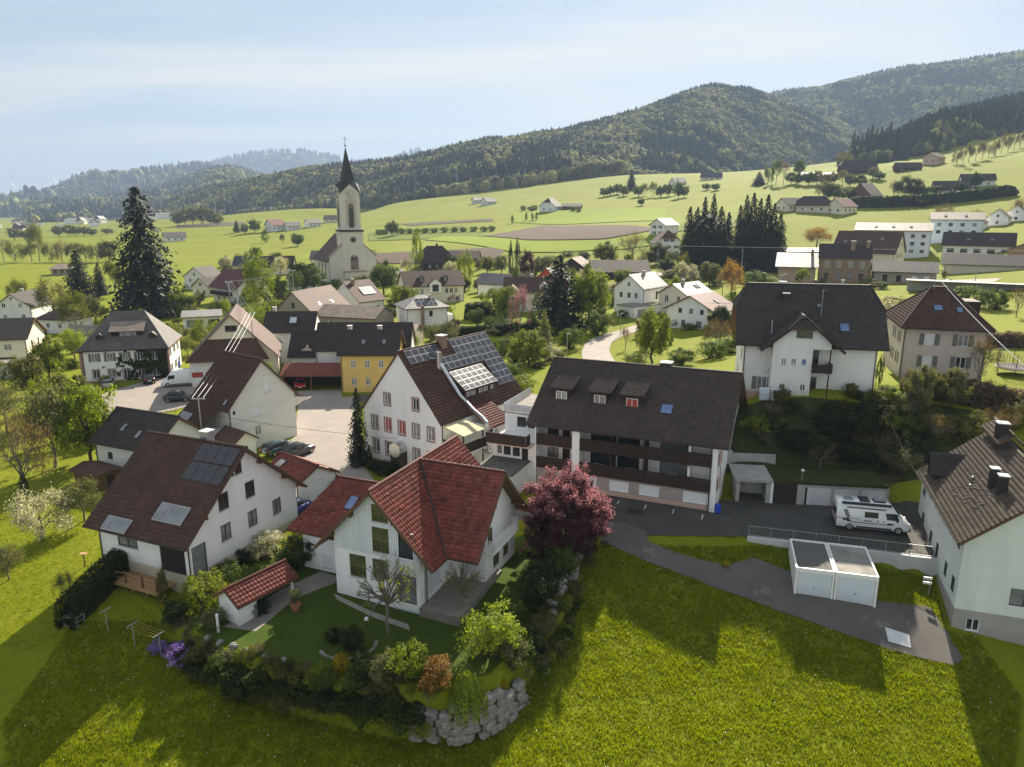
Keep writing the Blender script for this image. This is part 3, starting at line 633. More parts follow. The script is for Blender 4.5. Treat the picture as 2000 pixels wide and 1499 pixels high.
# ------------------------------------------------------------------ woods on the hills (far-off masses)
def scatter_forest(name, label, n, az0, az1, r0, r1, ids, size, conif, seed, tmax=1.12, dens=None):
 g = np.random.default_rng(seed)
 az = np.radians(g.uniform(az0, az1, n)); r = np.sqrt(g.uniform(r0 * r0, r1 * r1, n))
 x = r * np.sin(az); y = r * np.cos(az)
 z, hid, t = ground(x, y, True)
 ok = np.isin(hid, ids) & (t < tmax) & (t > 0.0)
 if dens is not None: ok &= dens(x, y, z, t)
 x, y, z, t = x[ok], y[ok], z[ok], t[ok]; k = len(x)
 w = waves(x, y, 200 * size, seed) + 0.9 * waves(x, y, 520 * size, seed + 1) + g.normal(0, 0.2, k)
 edge = (t < 0.05)
 con = (w > np.quantile(w, 1 - conif)) & ~(edge & (g.random(k) < 0.4))
 out = []
 for is_c in (True, False):
  s = con == is_c; m = int(s.sum())
  if not m: continue
  nk = 5
  if is_c:
   rings = [(0.05, 0.21), (0.5, 0.15), (1.0, 0.01)]
   H_ = g.uniform(10, 18, m) * size; wd = H_ * g.uniform(0.95, 1.3, m)
  else:
   rings = [(0.08, 0.40), (0.50, 0.56), (0.85, 0.36), (1.0, 0.04)]
   H_ = g.uniform(9, 14, m) * size; wd = H_ * g.uniform(0.8, 1.15, m)
  nv = nk * len(rings)
  jit = g.uniform(0.68, 1.32, (m, len(rings), nk)) if not is_c else g.uniform(0.6, 1.3, (m, len(rings), nk))
  a = (np.arange(nk) / nk * 2 * np.pi)[None, None] + g.uniform(0, 6.28, (m, 1, 1)) + (np.arange(len(rings)) * 0.5)[None, :, None]
  rad = np.array([q[1] for q in rings])[None, :, None] * wd[:, None, None] * jit
  V = np.stack([x[s][:, None, None] + rad * np.cos(a), y[s][:, None, None] + rad * np.sin(a),
      z[s][:, None, None] - 0.5 + (np.array([q[0] for q in rings])[None, :, None] + g.uniform(-0.05, 0.05, (m, len(rings), nk))) * H_[:, None, None]], -1).reshape(-1, 3)
  fs = []
  for i in range(len(rings) - 1):
   for j in range(nk):
    fs.append((i * nk + j, i * nk + (j + 1) % nk, (i + 1) * nk + (j + 1) % nk, (i + 1) * nk + j))
  fs = np.array(fs)
  Fq = (fs[None] + (np.arange(m) * nv)[:, None, None]).reshape(-1, 4)
  tint = np.clip(np.repeat(g.uniform(0.1, 0.9, m), len(fs)) + g.uniform(-0.25, 0.25, m * len(fs)), 0, 1)
  out.append((V, Fq, tint, is_c))
 V = np.concatenate([o[0] for o in out]); off = 0; FF = []; TT = []; MI = []
 for o in out:
  FF.append(o[1] + off); off += len(o[0]); TT.append(o[2])
  if o[3]: MI.append(np.zeros(len(o[1])))
  else:
   per = len(o[1]) // max(1, len(o[0]) // (5 * 4)); tr = np.repeat(g.random(len(o[1]) // per) < 0.5, per)
   MI.append(1 + tr.astype(int))
 ob = link(name, npmesh(name, V, np.concatenate(FF), ['leaf_conifer', 'forest_leaf', 'forest_leaf_pale'], tint=np.concatenate(TT), mi=np.concatenate(MI)))
 tag(ob, label, 'forest'); stuff(ob)
mat('forest_leaf', (0.095, 0.110, 0.030), (0.065, 0.080, 0.024), nscale=0.02, tint=0.5, transl=0.4, rough=0.9, spec=0.1)
mat('forest_leaf_pale', (0.30, 0.295, 0.090), (0.22, 0.22, 0.07), nscale=0.02, tint=0.45, transl=0.42, rough=0.9, spec=0.1)
scatter_forest('forest', 'mixed dark and pale green woodland covering the long middle ridge', 46000, -26, 27, 780, 1880, [4], 1.0, 0.42, 3)
scatter_forest('forest', 'bluish woodland on the high ridge at the right edge', 26000, 12, 43, 1250, 2900, [3], 1.35, 0.45, 4)
scatter_forest('forest', 'dark spruce wood above the steep green pasture at right', 8000, 23, 44, 640, 1260, [5], 0.85, 0.9, 5)
scatter_forest('forest', 'hazy wooded hill behind the big spruce at left', 15000, -33, -8, 1900, 3500, [2], 1.7, 0.55, 6)
scatter_forest('forest', 'pale blue wooded mountains on the far left skyline', 7000, -44, 4, 3000, 7000, [0, 1], 3.0, 0.6, 8, tmax=1.03)
# ------------------------------------------------------------------ house kit
def clip_poly(poly, box):
 """clip a convex 2D polygon to an axis-aligned box"""
 for ax, lim, sg in ((0, box[0], 1), (0, box[1], -1), (1, box[2], 1), (1, box[3], -1)):
  out = []
  for i in range(len(poly)):
   a, b = poly[i], poly[(i + 1) % len(poly)]
   da, db = sg * (a[ax] - lim), sg * (b[ax] - lim)
   if da >= 0: out.append(a)
   if (da > 1e-9 and db < -1e-9) or (da < -1e-9 and db > 1e-9):
    t = da / (da - db); out.append((a[0] + (b[0] - a[0]) * t, a[1] + (b[1] - a[1]) * t))
  poly = out
  if len(poly) < 3: return []
 return poly
def face_tf(face, L, W, cx=0.0, cy=0.0):
 """(u, v, depth) on a wall -> local point; depth goes inwards"""
 if face == 'S': return lambda u, v, d: (cx + u, cy - W / 2 + d, v)
 if face == 'N': return lambda u, v, d: (cx - u, cy + W / 2 - d, v)
 if face == 'E': return lambda u, v, d: (cx + L / 2 - d, cy + u, v)
 return lambda u, v, d: (cx - L / 2 + d, cy - u, v)
FROT = dict(S=0, E=math.pi / 2, N=math.pi, W=-math.pi / 2)
def wall_face(mb, tf, poly, holes, plinth=None, dep=0.14, reveal=True):
 us = sorted({min(p[0] for p in poly), max(p[0] for p in poly)} | {q for h in holes for q in (h[0], h[1])})
 vs_ = sorted({min(p[1] for p in poly), max(p[1] for p in poly)} | {q for h in holes for q in (h[2], h[3])} | ({plinth} if plinth is not None else set()))
 for i in range(len(us) - 1):
  for j in range(len(vs_) - 1):
   cu, cv = (us[i] + us[i + 1]) / 2, (vs_[j] + vs_[j + 1]) / 2
   if any(h[0] < cu < h[1] and h[2] < cv < h[3] for h in holes): continue
   q = clip_poly(poly, (us[i], us[i + 1], vs_[j], vs_[j + 1]))
   if len(q) >= 3: mb.poly([tf(a, b, 0) for a, b in q], 1 if plinth is not None and cv < plinth else 0)
 for a, b, c, d in holes:
  r = [(a, c), (b, c), (b, d), (a, d)]
  for k in range(4):
   p, q = r[k], r[(k + 1) % 4]
   mb.poly([tf(p[0], p[1], 0), tf(p[0], p[1], dep), tf(q[0], q[1], dep), tf(q[0], q[1], 0)])
_wc = {}
_wn = 0
STY = {  # frame, pane, mullions, sill, extra
 'w': ('frame_white', 'pane', 1, True, None), 'wc': ('frame_white', 'pane_curtain', 1, True, None), 'b': ('frame_brown', 'pane', 1, True, None),
 'bc': ('frame_brown', 'pane_curtain', 1, True, None), 'o': ('frame_olive', 'pane_green', 1, True, None), 'og': ('frame_olive', 'pane_green', 3, True, None),
 's': ('frame_white', 'pane', 1, False, 'surround'), 'sr': ('frame_white', 'blind_red', 1, False, 'surround'), 'sc': ('frame_white', 'pane_curtain', 1, False, 'surround'),
 'g': ('frame_white', 'pane', 1, True, 'shutter_grey'), 'gb': ('frame_white', 'blind_white', 0, True, 'shutter_grey'), 'v': ('frame_white', 'pane', 1, True, 'shutter_dark'),
 'bl': ('frame_white', 'blind_white', 0, True, None), 'd': ('frame_brown', 'wood_dark', 0, False, None), 'p': ('frame_white', 'blind_white', 0, False, None),
 'k': ('metal_dark', 'pane', 0, False, None), 'l': ('frame_white', 'pane_sheen', 1, True, None), 'u': ('frame_white', 'pane_blue', 0, True, None),
 'gd': ('metal_grey', 'shutter_grey', 0, False, None), 'dk': ('frame_brown', 'trim_black', 0, False, None)}
def window(parent, tf, face, u, z, w, h, style, name='window'):
 fr, pn, mul, sill, extra = STY[style]
 global _wn
 _wn += 1
 if pn == 'pane': pn = ('pane', 'pane_curtain', 'pane', 'pane_sheen', 'pane')[(_wn * 7 + int(abs(u) * 10)) % 5] if style not in ('k', 'dk') else ('pane', 'pane_sheen', 'pane')[_wn % 3]
 key = (round(w, 2), round(h, 2), style, pn)
 if key not in _wc:
  b = 0.055 if w < 1.6 else 0.075
  f = MB(); y0, y1 = 0.045, 0.115
  f.box(-w / 2, -w / 2 + b, y0, y1, -h / 2, h / 2); f.box(w / 2 - b, w / 2, y0, y1, -h / 2, h / 2)
  f.box(-w / 2 + b, w / 2 - b, y0, y1, -h / 2, -h / 2 + b); f.box(-w / 2 + b, w / 2 - b, y0, y1, h / 2 - b, h / 2)
  if mul == 1: f.box(-b * 0.6, b * 0.6, y0 - 0.004, y1, -h / 2 + b, h / 2 - b)
  if mul == 3:
   f.box(-b * 0.6, b * 0.6, y0 - 0.004, y1, -h / 2 + b, h / 2 - b); f.box(-w / 2 + b, w / 2 - b, y0 + 0.004, y1, -h * 0.02, h * 0.03)
  g = MB(); g.poly([(-w / 2 + b / 2, 0.095, -h / 2 + b / 2), (w / 2 - b / 2, 0.095, -h / 2 + b / 2), (w / 2 - b / 2, 0.095, h / 2 - b / 2), (-w / 2 + b / 2, 0.095, h / 2 - b / 2)])
  s = None
  if sill: s = MB().box(-w / 2 - 0.06, w / 2 + 0.06, -0.07, 0.05, -h / 2 - 0.05, -h / 2 - 0.004).mesh('sill', 'concrete_pale')
  e = None
  if extra == 'surround':
   q = MB(); k = 0.16
   q.box(-w / 2 - k, -w / 2, -0.035, 0.03, -h / 2 - k, h / 2 + k); q.box(w / 2, w / 2 + k, -0.035, 0.03, -h / 2 - k, h / 2 + k)
   q.box(-w / 2, w / 2, -0.035, 0.03, h / 2, h / 2 + k); q.box(-w / 2, w / 2, -0.055, 0.03, -h / 2 - k, -h / 2); e = [('surround', q.mesh('surround', 'sandstone'), 0)]
  elif extra:
   sw = min(0.55, w * 0.48)
   q = MB().box(-sw / 2, sw / 2, -0.05, -0.012, -h / 2, h / 2)
   for i in range(7):
    zz = -h / 2 + (i + 0.5) * h / 7; q.box(-sw / 2 + 0.05, sw / 2 - 0.05, -0.062, -0.05, zz - h * 0.04, zz + h * 0.03)
   me = q.mesh('shutter', extra); e = [('shutter', me, -w / 2 - sw / 2 - 0.03), ('shutter', me, w / 2 + sw / 2 + 0.03)]
  _wc[key] = (f.mesh(name, fr), g.mesh('pane', pn), s, e)
 f, g, s, e = _wc[key]
 o = link(name, f, parent, tf(u, z, 0), FROT[face])
 link('pane', g, o)
 if s: link('sill', s, o)
 for nm, me, dx_ in (e or []): link(nm, me, o, (dx_, 0, 0))
 return o
def roof_planes(kind, L, W, he, hr, oe, os, hip=3.0, hh=0.4):
 X, Y = L / 2 + oe, W / 2 + os
 if kind == 'gable':
  return [[(-X, -Y, he), (X, -Y, he), (X, 0, hr), (-X, 0, hr)], [(X, Y, he), (-X, Y, he), (-X, 0, hr), (X, 0, hr)]]
 if kind == 'hip':
  r = X - hip
  return [[(-X, -Y, he), (X, -Y, he), (r, 0, hr), (-r, 0, hr)], [(X, Y, he), (-X, Y, he), (-r, 0, hr), (r, 0, hr)],
    [(X, -Y, he), (X, Y, he), (r, 0, hr)], [(-X, Y, he), (-X, -Y, he), (-r, 0, hr)]]
 if kind == 'halfhip':     # hipped only above the fraction hh of the slope
  r = X - hip; zf = hr - (hr - he) * hh; yf = Y * hh
  return [[(-X, -Y, he), (X, -Y, he), (X, -yf, zf), (r, 0, hr), (-r, 0, hr), (-X, -yf, zf)], [(X, Y, he), (-X, Y, he), (-X, yf, zf), (-r, 0, hr), (r, 0, hr), (X, yf, zf)],
    [(X, -yf, zf), (X, yf, zf), (r, 0, hr)], [(-X, yf, zf), (-X, -yf, zf), (-r, 0, hr)]]
 if kind == 'shed':        # single slope, high at +y
  return [[(-X, -Y, he), (X, -Y, he), (X, Y, hr), (-X, Y, hr)]]
 return [[(-X, -Y, hr), (X, -Y, hr), (X, Y, hr), (-X, Y, hr)]]
def plane_axes(poly):
 P = [Vector(p) for p in poly]; n = Vector((0, 0, 0))
 for i in range(len(P)): n += P[i].cross(P[(i + 1) % len(P)])
 n.normalize()
 if n.z < 0: n = -n
 u = Vector((-n.y, n.x, 0)) if (abs(n.x) + abs(n.y)) > 1e-6 else Vector((1, 0, 0))
 u.normalize(); v = n.cross(u)
 if v.z < 0: u, v = -u, -v
 return P[0], u, v, n
def roof_mesh(mb, planes, t=0.2):
 for poly in planes:
  o, u, v, n = plane_axes(poly)
  a_ = Vector(poly[1]) - Vector(poly[0]); b_ = Vector(poly[2]) - Vector(poly[0])
  if a_.cross(b_).z < 0: poly = poly[::-1]
  uv = [((Vector(p) - o).dot(u), (Vector(p) - o).dot(v)) for p in poly]
  mb.poly(poly, 0, uv)
  low = [(p[0], p[1], p[2] - t) for p in poly]
  mb.poly(low[::-1], 1)
  for i in range(len(poly)):
   j = (i + 1) % len(poly); mb.poly([poly[i], low[i], low[j], poly[j]], 1)
def tile_mesh(planes, tw=0.30, th=0.34, amp=0.035, material='tile_brown', g=None):
 """real interlocking tiles in courses over each roof plane (clamped to its outline)"""
 g = g or np.random.default_rng(5)
 VV = []; FF = []; TT = []; off = 0
 fr = np.array([0.0, 0.22, 0.5, 0.78, 1.0]); hp = np.array([0.0, 0.35, 1.0, 0.35, 0.0]) * amp
 for poly in planes:
  o, u, v, n = plane_axes(poly)
  q = np.array([((Vector(p) - o).dot(u), (Vector(p) - o).dot(v)) for p in poly])
  vmin, vmax = q[:, 1].min(), q[:, 1].max(); nrow = max(1, round((vmax - vmin) / th)); tv = (vmax - vmin) / nrow
  umin, umax = q[:, 0].min(), q[:, 0].max(); ncol = max(1, round((umax - umin) / tw)); tu = (umax - umin) / ncol
  def rng_at(vv):
   lo, hi = 1e9, -1e9
   for a, b in zip(q, np.roll(q, -1, 0)):
    if (a[1] - vv) * (b[1] - vv) <= 1e-9:
     if abs(a[1] - b[1]) < 1e-9: lo = min(lo, a[0], b[0]); hi = max(hi, a[0], b[0])
     else:
      x_ = a[0] + (b[0] - a[0]) * (vv - a[1]) / (b[1] - a[1]); lo = min(lo, x_); hi = max(hi, x_)
   return lo, hi
  for j in range(nrow):
   v0, v1 = vmin + j * tv, vmin + (j + 1) * tv
   r0, r1 = rng_at(v0 + 1e-6), rng_at(v1 - 1e-6)
   i = np.arange(ncol); c = umin + (i + 0.5) * tu
   keep = (c + tu / 2 > min(r0[0], r1[0])) & (c - tu / 2 < max(r0[1], r1[1]))
   i = i[keep]; k = len(i)
   if not k: continue
   uu = umin + (i[:, None] + fr[None]) * tu                       # (k,5)
   lift = 0.028 + g.normal(0, 0.006, k)[:, None]
   def pt(U, vv, hh_):
    U = np.clip(U, *rng_at(min(max(vv, vmin + 1e-6), vmax - 1e-6)))
    return np.array(o)[None, None] + U[..., None] * np.array(u) + vv * np.array(v) + hh_[..., None] * np.array(n)
   A = pt(uu, v0 - 0.04, 0 * uu + 0.004); B = pt(uu, v0 - 0.04, hp[None] + lift + 0.02); C = pt(uu, v1, hp[None] * 0.8 + 0.006 + 0 * uu)
   V = np.concatenate([A, B, C], 1).reshape(-1, 3)                # 15 per tile
   f = []
   for a in range(4):
    f.append((a, a + 1, 5 + a + 1, 5 + a)); f.append((5 + a, 5 + a + 1, 10 + a + 1, 10 + a))
   f = np.array(f)
   FF.append((f[None] + (np.arange(k) * 15)[:, None, None]).reshape(-1, 4) + off); VV.append(V); off += len(V)
   TT.append(np.repeat(np.clip(g.normal(0.5, 0.22, k), 0, 1), 8))
 return npmesh('roof_tiles', np.concatenate(VV), np.concatenate(FF), material, tint=np.concatenate(TT))
def add_roof(root, planes, material, tiles=None, t=0.2, under='wood_brown', name='roof', caps=(), amp=0.035, tw=0.30, th=0.34):
 mb = MB(); roof_mesh(mb, planes, t)
 ro = mb.build(name, [material if not tiles else 'soil', under], root)
 if tiles:
  stuff(link('roof_tiles', tile_mesh(planes, tw, th, amp, tiles), ro))
 if caps:
  for a, b in caps:
   c = MB(); n = max(2, int((Vector(b) - Vector(a)).length / 0.4)); P = [Vector(a).lerp(Vector(b), i / n) for i in range(n + 1)]
   for i in range(n): c.tube([P[i] + Vector((0, 0, 0.01)), P[i + 1] + Vector((0, 0, 0.035))], [0.13, 0.155], 7)
   c.build('ridge_cap', tiles or material, ro)
 return ro
def chimney(roof, x, y, z0, z1, w=0.6, d=0.6, m='plaster_grey', top='concrete_pale'):
 c = MB().box(x - w / 2, x + w / 2, y - d / 2, y + d / 2, z0, z1).build('chimney', m, roof)
 MB().box(x - w / 2 - 0.07, x + w / 2 + 0.07, y - d / 2 - 0.07, y + d / 2 + 0.07, z1 + 0.002, z1 + 0.1).build('chimney_cap', top, roof)
 return c
def slope_matrix(L, W, he, hr, os, s, u, v):
 """frame on a gable slope: x along the ridge, y up the slope, z out of it; v 0 ridge .. 1 eave"""
 Y = W / 2 + os; p = Vector((u, s * v * Y, hr - (hr - he) * v))
 up = Vector((0, -s * Y, hr - he)).normalized(); ux = Vector((1, 0, 0)) if s < 0 else Vector((-1, 0, 0)); n = ux.cross(up)
 m = Matrix((ux, up, n)).transposed().to_4x4(); m.translation = p
 return m
_pc = {}
def panel(roof, mtx, w, h, name='solar_panel', glass_m='solar_glass', frame='metal_grey', lift=0.10, grid=None, th=0.05):
 k = (round(w, 3), round(h, 3), name, glass_m, frame, grid, lift)
 if k not in _pc:
  b = 0.028 if name == 'solar_panel' else 0.06
  m = MB(); m.box(-w / 2, w / 2, -h / 2, h / 2, lift - th, lift, 0)
  m.box(-w / 2 + b, w / 2 - b, -h / 2 + b, h / 2 - b, lift, lift + 0.004, 1)
  if grid:
   for i in range(1, grid): m.box(-w / 2 + i * w / grid - 0.025, -w / 2 + i * w / grid + 0.025, -h / 2 + b, h / 2 - b, lift, lift + 0.03, 0)
  _pc[k] = m.mesh(name, [frame, glass_m])
 o = link(name, _pc[k], roof); o.matrix_basis = mtx
 return o
def house(name, label, x, y, rot, L, W, he, hr, oe=0.4, os=0.5, z=None, kind='gable', wall='plaster_white', roof='roof_brown', wins=(), plinth=None,
   plinth_m='plaster_grey', hip=3.0, hh=0.4, tiles=None, chims=(), sky=(), cat='house', group=None, t=0.2, gutter=True, skirt=1.5, amp=0.035, under='wood_brown', faces='SENW'):
 if z is None:
  c_, s_ = math.cos(R(rot)), math.sin(R(rot))
  z = min(gz(x + c_ * a * L / 2 - s_ * b * W / 2, y + s_ * a * L / 2 + c_ * b * W / 2) for a in (-1, 1) for b in (-1, 1)) + 0.1
 root = thing(name, label, cat, (x, y, z), R(rot), group)
 root['dims'] = (L, W, he, hr, oe, os)
 sl = (hr - he) / (W / 2 + os); hw = he + sl * os - t + 0.02
 mb = MB()
 for fc in faces:
  tf = face_tf(fc, L, W); ln = (L if fc in 'SN' else W) / 2
  holes = [(w_[1] - w_[3] / 2, w_[1] + w_[3] / 2, w_[2] - w_[4] / 2, w_[2] + w_[4] / 2) for w_ in wins if w_[0] == fc]
  if fc in 'SN' or kind in ('hip', 'flat'):
   top = hw if kind not in ('shed', 'flat') else (hr - t if kind == 'flat' or fc == 'N' else hw)
   poly = [(-ln, -skirt), (ln, -skirt), (ln, top), (-ln, top)]
  elif kind == 'gable': poly = [(-ln, -skirt), (ln, -skirt), (ln, hw), (0, hr - t + 0.02), (-ln, hw)]
  elif kind == 'halfhip':
   zf = hr - (hr - he) * hh - t + 0.02; yf = min(ln, (W / 2 + os) * hh + 0.02); poly = [(-ln, -skirt), (ln, -skirt), (ln, hw), (yf, zf), (-yf, zf), (-ln, hw)]
  else:
   a, b = (hw, hr - t) if fc == 'E' else (hr - t, hw); poly = [(-ln, -skirt), (ln, -skirt), (ln, b), (-ln, a)]
  wall_face(mb, tf, poly, holes, plinth)
 mb.build('wall', [wall, plinth_m], root)
 for w_ in wins:
  st = w_[5] if len(w_) > 5 else 'w'
  window(root, face_tf(w_[0], L, W), w_[0], w_[1], w_[2], w_[3], w_[4], st, 'door' if st in ('d', 'gd', 'p') else 'window')
 planes = roof_planes(kind, L, W, he, hr, oe, os, hip, hh)
 X = L / 2 + oe
 rx = X - (hip if kind in ('hip', 'halfhip') else 0.0)
 caps = [((-rx, 0, hr), (rx, 0, hr))] if tiles and kind in ('gable', 'hip', 'halfhip') else []
 if tiles and kind in ('hip', 'halfhip'):
  f = 1.0 if kind == 'hip' else hh
  for a in (-1, 1):
   for b in (-1, 1): caps.append(((a * X, b * (W / 2 + os) * f, hr - (hr - he) * f), (a * rx, 0, hr)))
 ro = add_roof(root, planes, roof, tiles, t, under, caps=caps, amp=amp)
 for c in chims:   # (u, side*v, height above roof, w, m)
  u, v, hgt = c[:3]; zz = hr - (hr - he) * abs(v); w_ = c[3] if len(c) > 3 else 0.6
  chimney(ro, u, v * (W / 2 + os), zz - 0.6, zz + hgt, w_, w_, c[4] if len(c) > 4 else 'plaster_grey')
 for s_ in sky:    # (side, u, v, w, h, pane)
  panel(ro, slope_matrix(L, W, he, hr, os, s_[0], s_[1], s_[2]), s_[3], s_[4], 'skylight', s_[5] if len(s_) > 5 else 'pane_sheen', 'metal_dark', 0.13, th=0.14)
 if gutter and kind in ('gable', 'hip', 'halfhip') and L < 40:
  for b in (-1, 1):
   if kind == 'gable' and b > 0 and not tiles: continue
   MB().tube([(-X, b * (W / 2 + os + 0.05), he - 0.08), (X, b * (W / 2 + os + 0.05), he - 0.08)], 0.07, 6).build('gutter', 'gutter_brown', root)
  for a in (-1, 1):
   MB().tube([(a * (L / 2 - 0.12), -(W / 2 + os), he - 0.12), (a * (L / 2 - 0.12), -W / 2 - 0.07, he - 0.35), (a * (L / 2 - 0.12), -W / 2 - 0.07, 0.0)], 0.05, 6).build('downpipe', 'gutter_brown', root)
 return root, ro
def row(face, us, z, w, h, st='w'):
 return [(face, u, z, w, h, st) for u in us]
def gable_dormer(root, x, y0, z0, w, hw, pitch, depth, wallm, roofm, win, front=-1, oh=0.25, name='dormer', tiles=None):
 """small gabled dormer looking to -y (front=-1): parts under one dormer part"""
 hr_ = hw + w / 2 * pitch
 mb = MB(); b = front
 pts = [(x - w / 2, y0, z0), (x + w / 2, y0, z0), (x + w / 2, y0, z0 + hw), (x, y0, z0 + hr_), (x - w / 2, y0, z0 + hw)]
 mb.prism(pts, (0, -b * depth, 0))
 o = mb.build(name, wallm, root)
 X = w / 2 + oh; ze = z0 + hw - oh * pitch + 0.1; zr = z0 + hr_ + 0.1; ya, yb = y0 + b * oh, y0 - b * depth
 r = MB(); pl = [[(x - X, yb, ze), (x - X, ya, ze), (x, ya, zr), (x, yb, zr)], [(x + X, ya, ze), (x + X, yb, ze), (x, yb, zr), (x, ya, zr)]]
 roof_mesh(r, pl, 0.12); r.build('dormer_roof', [roofm, 'wood_brown'], o)
 if win:
  ww, wh, st = win
  fr, pn = STY[st][:2]; g = MB(); zc_ = z0 + hw * 0.5
  g.box(x - ww / 2, x + ww / 2, y0 - 0.05, y0 + 0.02, zc_ - wh / 2, zc_ + wh / 2)
  q = g.build('window', fr, o)
  for k in (-1, 1): q2 = MB().box(x + k * ww / 4 - ww * 0.2, x + k * ww / 4 + ww * 0.2, y0 - 0.062, y0 - 0.045, zc_ - wh * 0.42, zc_ + wh * 0.42); q2.build('pane', pn, o)
 return o
def shed_dormer(root, x, yf, zf, w, h, ytop, ztop, wallm, roofm, win=None, oh=0.35, name='dormer', tiles=None):
 """dormer with a single-slope roof falling to -y; front wall at yf from zf to zf+h"""
 mb = MB()
 mb.prism([(x - w / 2, yf, zf - 0.3), (x - w / 2, yf, zf + h), (x - w / 2, ytop, ztop - 0.05), (x - w / 2, ytop, ztop - 0.4)], (w, 0, 0))
 o = mb.build(name, wallm, root)
 s = (ztop - zf - h) / (ytop - yf); X = w / 2 + oh
 pl = [[(x - X, yf - oh, zf + h - s * oh + 0.1), (x + X, yf - oh, zf + h - s * oh + 0.1), (x + X, ytop, ztop + 0.1), (x - X, ytop, ztop + 0.1)]]
 if tiles:
  r = MB(); roof_mesh(r, pl, 0.14); r.build('dormer_roof', ['soil', 'wood_dark'], o)
  stuff(link('roof_tiles', tile_mesh(pl, 0.30, 0.34, 0.035, tiles), o))
 else:
  r = MB(); roof_mesh(r, pl, 0.14); r.build('dormer_roof', [roofm, 'wood_dark'], o)
 for wu, wz, ww, wh, st in (win or []):
  fr, pn, mul = STY[st][:3]
  MB().box(x + wu - ww / 2, x + wu + ww / 2, yf - 0.06, yf + 0.02, zf + wz - wh / 2, zf + wz + wh / 2).build('window', fr, o)
  b = 0.07
  segs = [(-ww / 2 + b, -b / 2), (b / 2, ww / 2 - b)] if mul else [(-ww / 2 + b, ww / 2 - b)]
  for a, c in segs: MB().box(x + wu + a, x + wu + c, yf - 0.072, yf - 0.055, zf + wz - wh / 2 + b, zf + wz + wh / 2 - b).build('pane', pn, o)
 return o
def parapet(root, pts, z0, z1, m='wood_dark', t=0.06, name='balcony_parapet'):
 """boarded balcony front along a polyline: board faces stand proud"""
 o = None
 mb = MB()
 for (ax, ay), (bx, by) in zip(pts[:-1], pts[1:]):
  a = Vector((ax, ay, 0)); b = Vector((bx, by, 0)); d = (b - a); n = max(1, int(d.length / 0.16)); dn = d.normalized(); nv = Vector((dn.y, -dn.x, 0))
  for i in range(n):
   p = a + d * ((i + 0.06) / n); q = a + d * ((i + 0.94) / n); off = nv * (0.012 * (i % 2))
   mb.prism([p + off + Vector((0, 0, z0)), q + off + Vector((0, 0, z0)), q + off + nv * t + Vector((0, 0, z0)), p + off + nv * t + Vector((0, 0, z0))], (0, 0, z1 - z0))
  mb.beam(a + Vector((0, 0, z1 + 0.03)), b + Vector((0, 0, z1 + 0.03)), 0.14, 0.06)
 return mb.build(name, m, root)
# ------------------------------------------------------------------ the near houses
# --- long brown roof house at left
h, ro = house('dwelling_house', 'white house with long brown tiled roof, glass collectors and vine on its gable', -26.38, 57.53, -23.05, 9.79, 12.17, 3.07, 8.82, 0.57, 0.84, z=-0.49,
 wall='plaster_clean', tiles='tile_brown', plinth=0.35, plinth_m='plaster_beige', skirt=2.2, amp=0.03,
 wins=[('E', -0.54, 7.22, 0.8, 1.0, 'b'), ('E', 0.55, 5.0, 1.09, 1.42, 'b'), ('E', -2.37, 5.05, 1.09, 1.42, 'b'), ('E', 3.51, 2.33, 1.09, 1.42, 'b'), ('E', 0.56, 2.42, 1.09, 1.42, 'bc'), ('E', -2.41, 2.45, 1.09, 1.42, 'bc'),
   ('E', -5.25, 1.35, 1.4, 2.5, 'k'), ('S', -1.73, 2.0, 2.2, 0.95, 'b'), ('S', 3.0, 1.45, 2.6, 2.4, 'dk')], chims=[(0.6, 0.10, 1.2, 0.8, 'metal_grey')])  # front black panel stands in for the shade of an open porch recess
D_ = (9.79, 12.17, 3.07, 8.82, 0.84)
for i in range(4):
 for j in range(2): panel(ro, slope_matrix(*D_, -1, 1.55 + i * 1.02, 0.115 + j * 0.195), 1.0, 1.66, frame='metal_dark')
panel(ro, slope_matrix(*D_, -1, 2.32, 0.735), 3.0, 1.55, 'skylight', 'pane_sheen', 'metal_grey', 0.14, 5)
panel(ro, slope_matrix(*D_, -1, -2.15, 0.93), 2.6, 1.2, 'skylight', 'pane_sheen', 'metal_grey', 0.14, 5)
for yy in (-4.6, -1.6, 1.6, 4.4):
 zz = 8.82 - 5.75 * abs(yy) / 6.925 - 0.42
 MB().box(4.6, 5.42, yy - 0.09, yy + 0.09, zz - 0.12, zz + 0.12).build('purlin', 'wood_brown', h)
# timber deck of that house
dk = thing('timber_deck', 'raised brown timber deck in front of the long brown roof house', 'deck', (-28.2, 51.9, -1.05), R(-23))
dm = MB()
for i in range(26): dm.box(-2.6 + i * 0.2, -2.6 + i * 0.2 + 0.185, -1.9, 1.6, -0.02 + 0.006 * (i % 3), 0.04 + 0.006 * (i % 3))
dm.build('deck_board', 'wood_tan', dk)
for xx in (-2.4, -0.8, 0.8, 2.4):
 for yy in (-1.7, 0.6): MB().box(xx - 0.07, xx + 0.07, yy - 0.07, yy + 0.07, -1.6, -0.02).build('post', 'wood_brown', dk)
 MB().beam((xx, -1.7, -0.9), (xx + 0.7, -1.7, -0.1), 0.08).build('brace', 'wood_tan', dk)
MB().box(-2.6, 2.6, -1.95, -1.85, -0.22, -0.03).build('edge_beam', 'wood_tan', dk)
for xx, yy in ((-2.5, -1.8), (-0.9, -1.8), (0.9, -1.8), (2.4, -1.8), (2.4, 1.4)):
 MB().box(xx - 0.06, xx + 0.06, yy - 0.06, yy + 0.06, 0.04, 1.05).build('railing_post', 'wood_brown', dk)
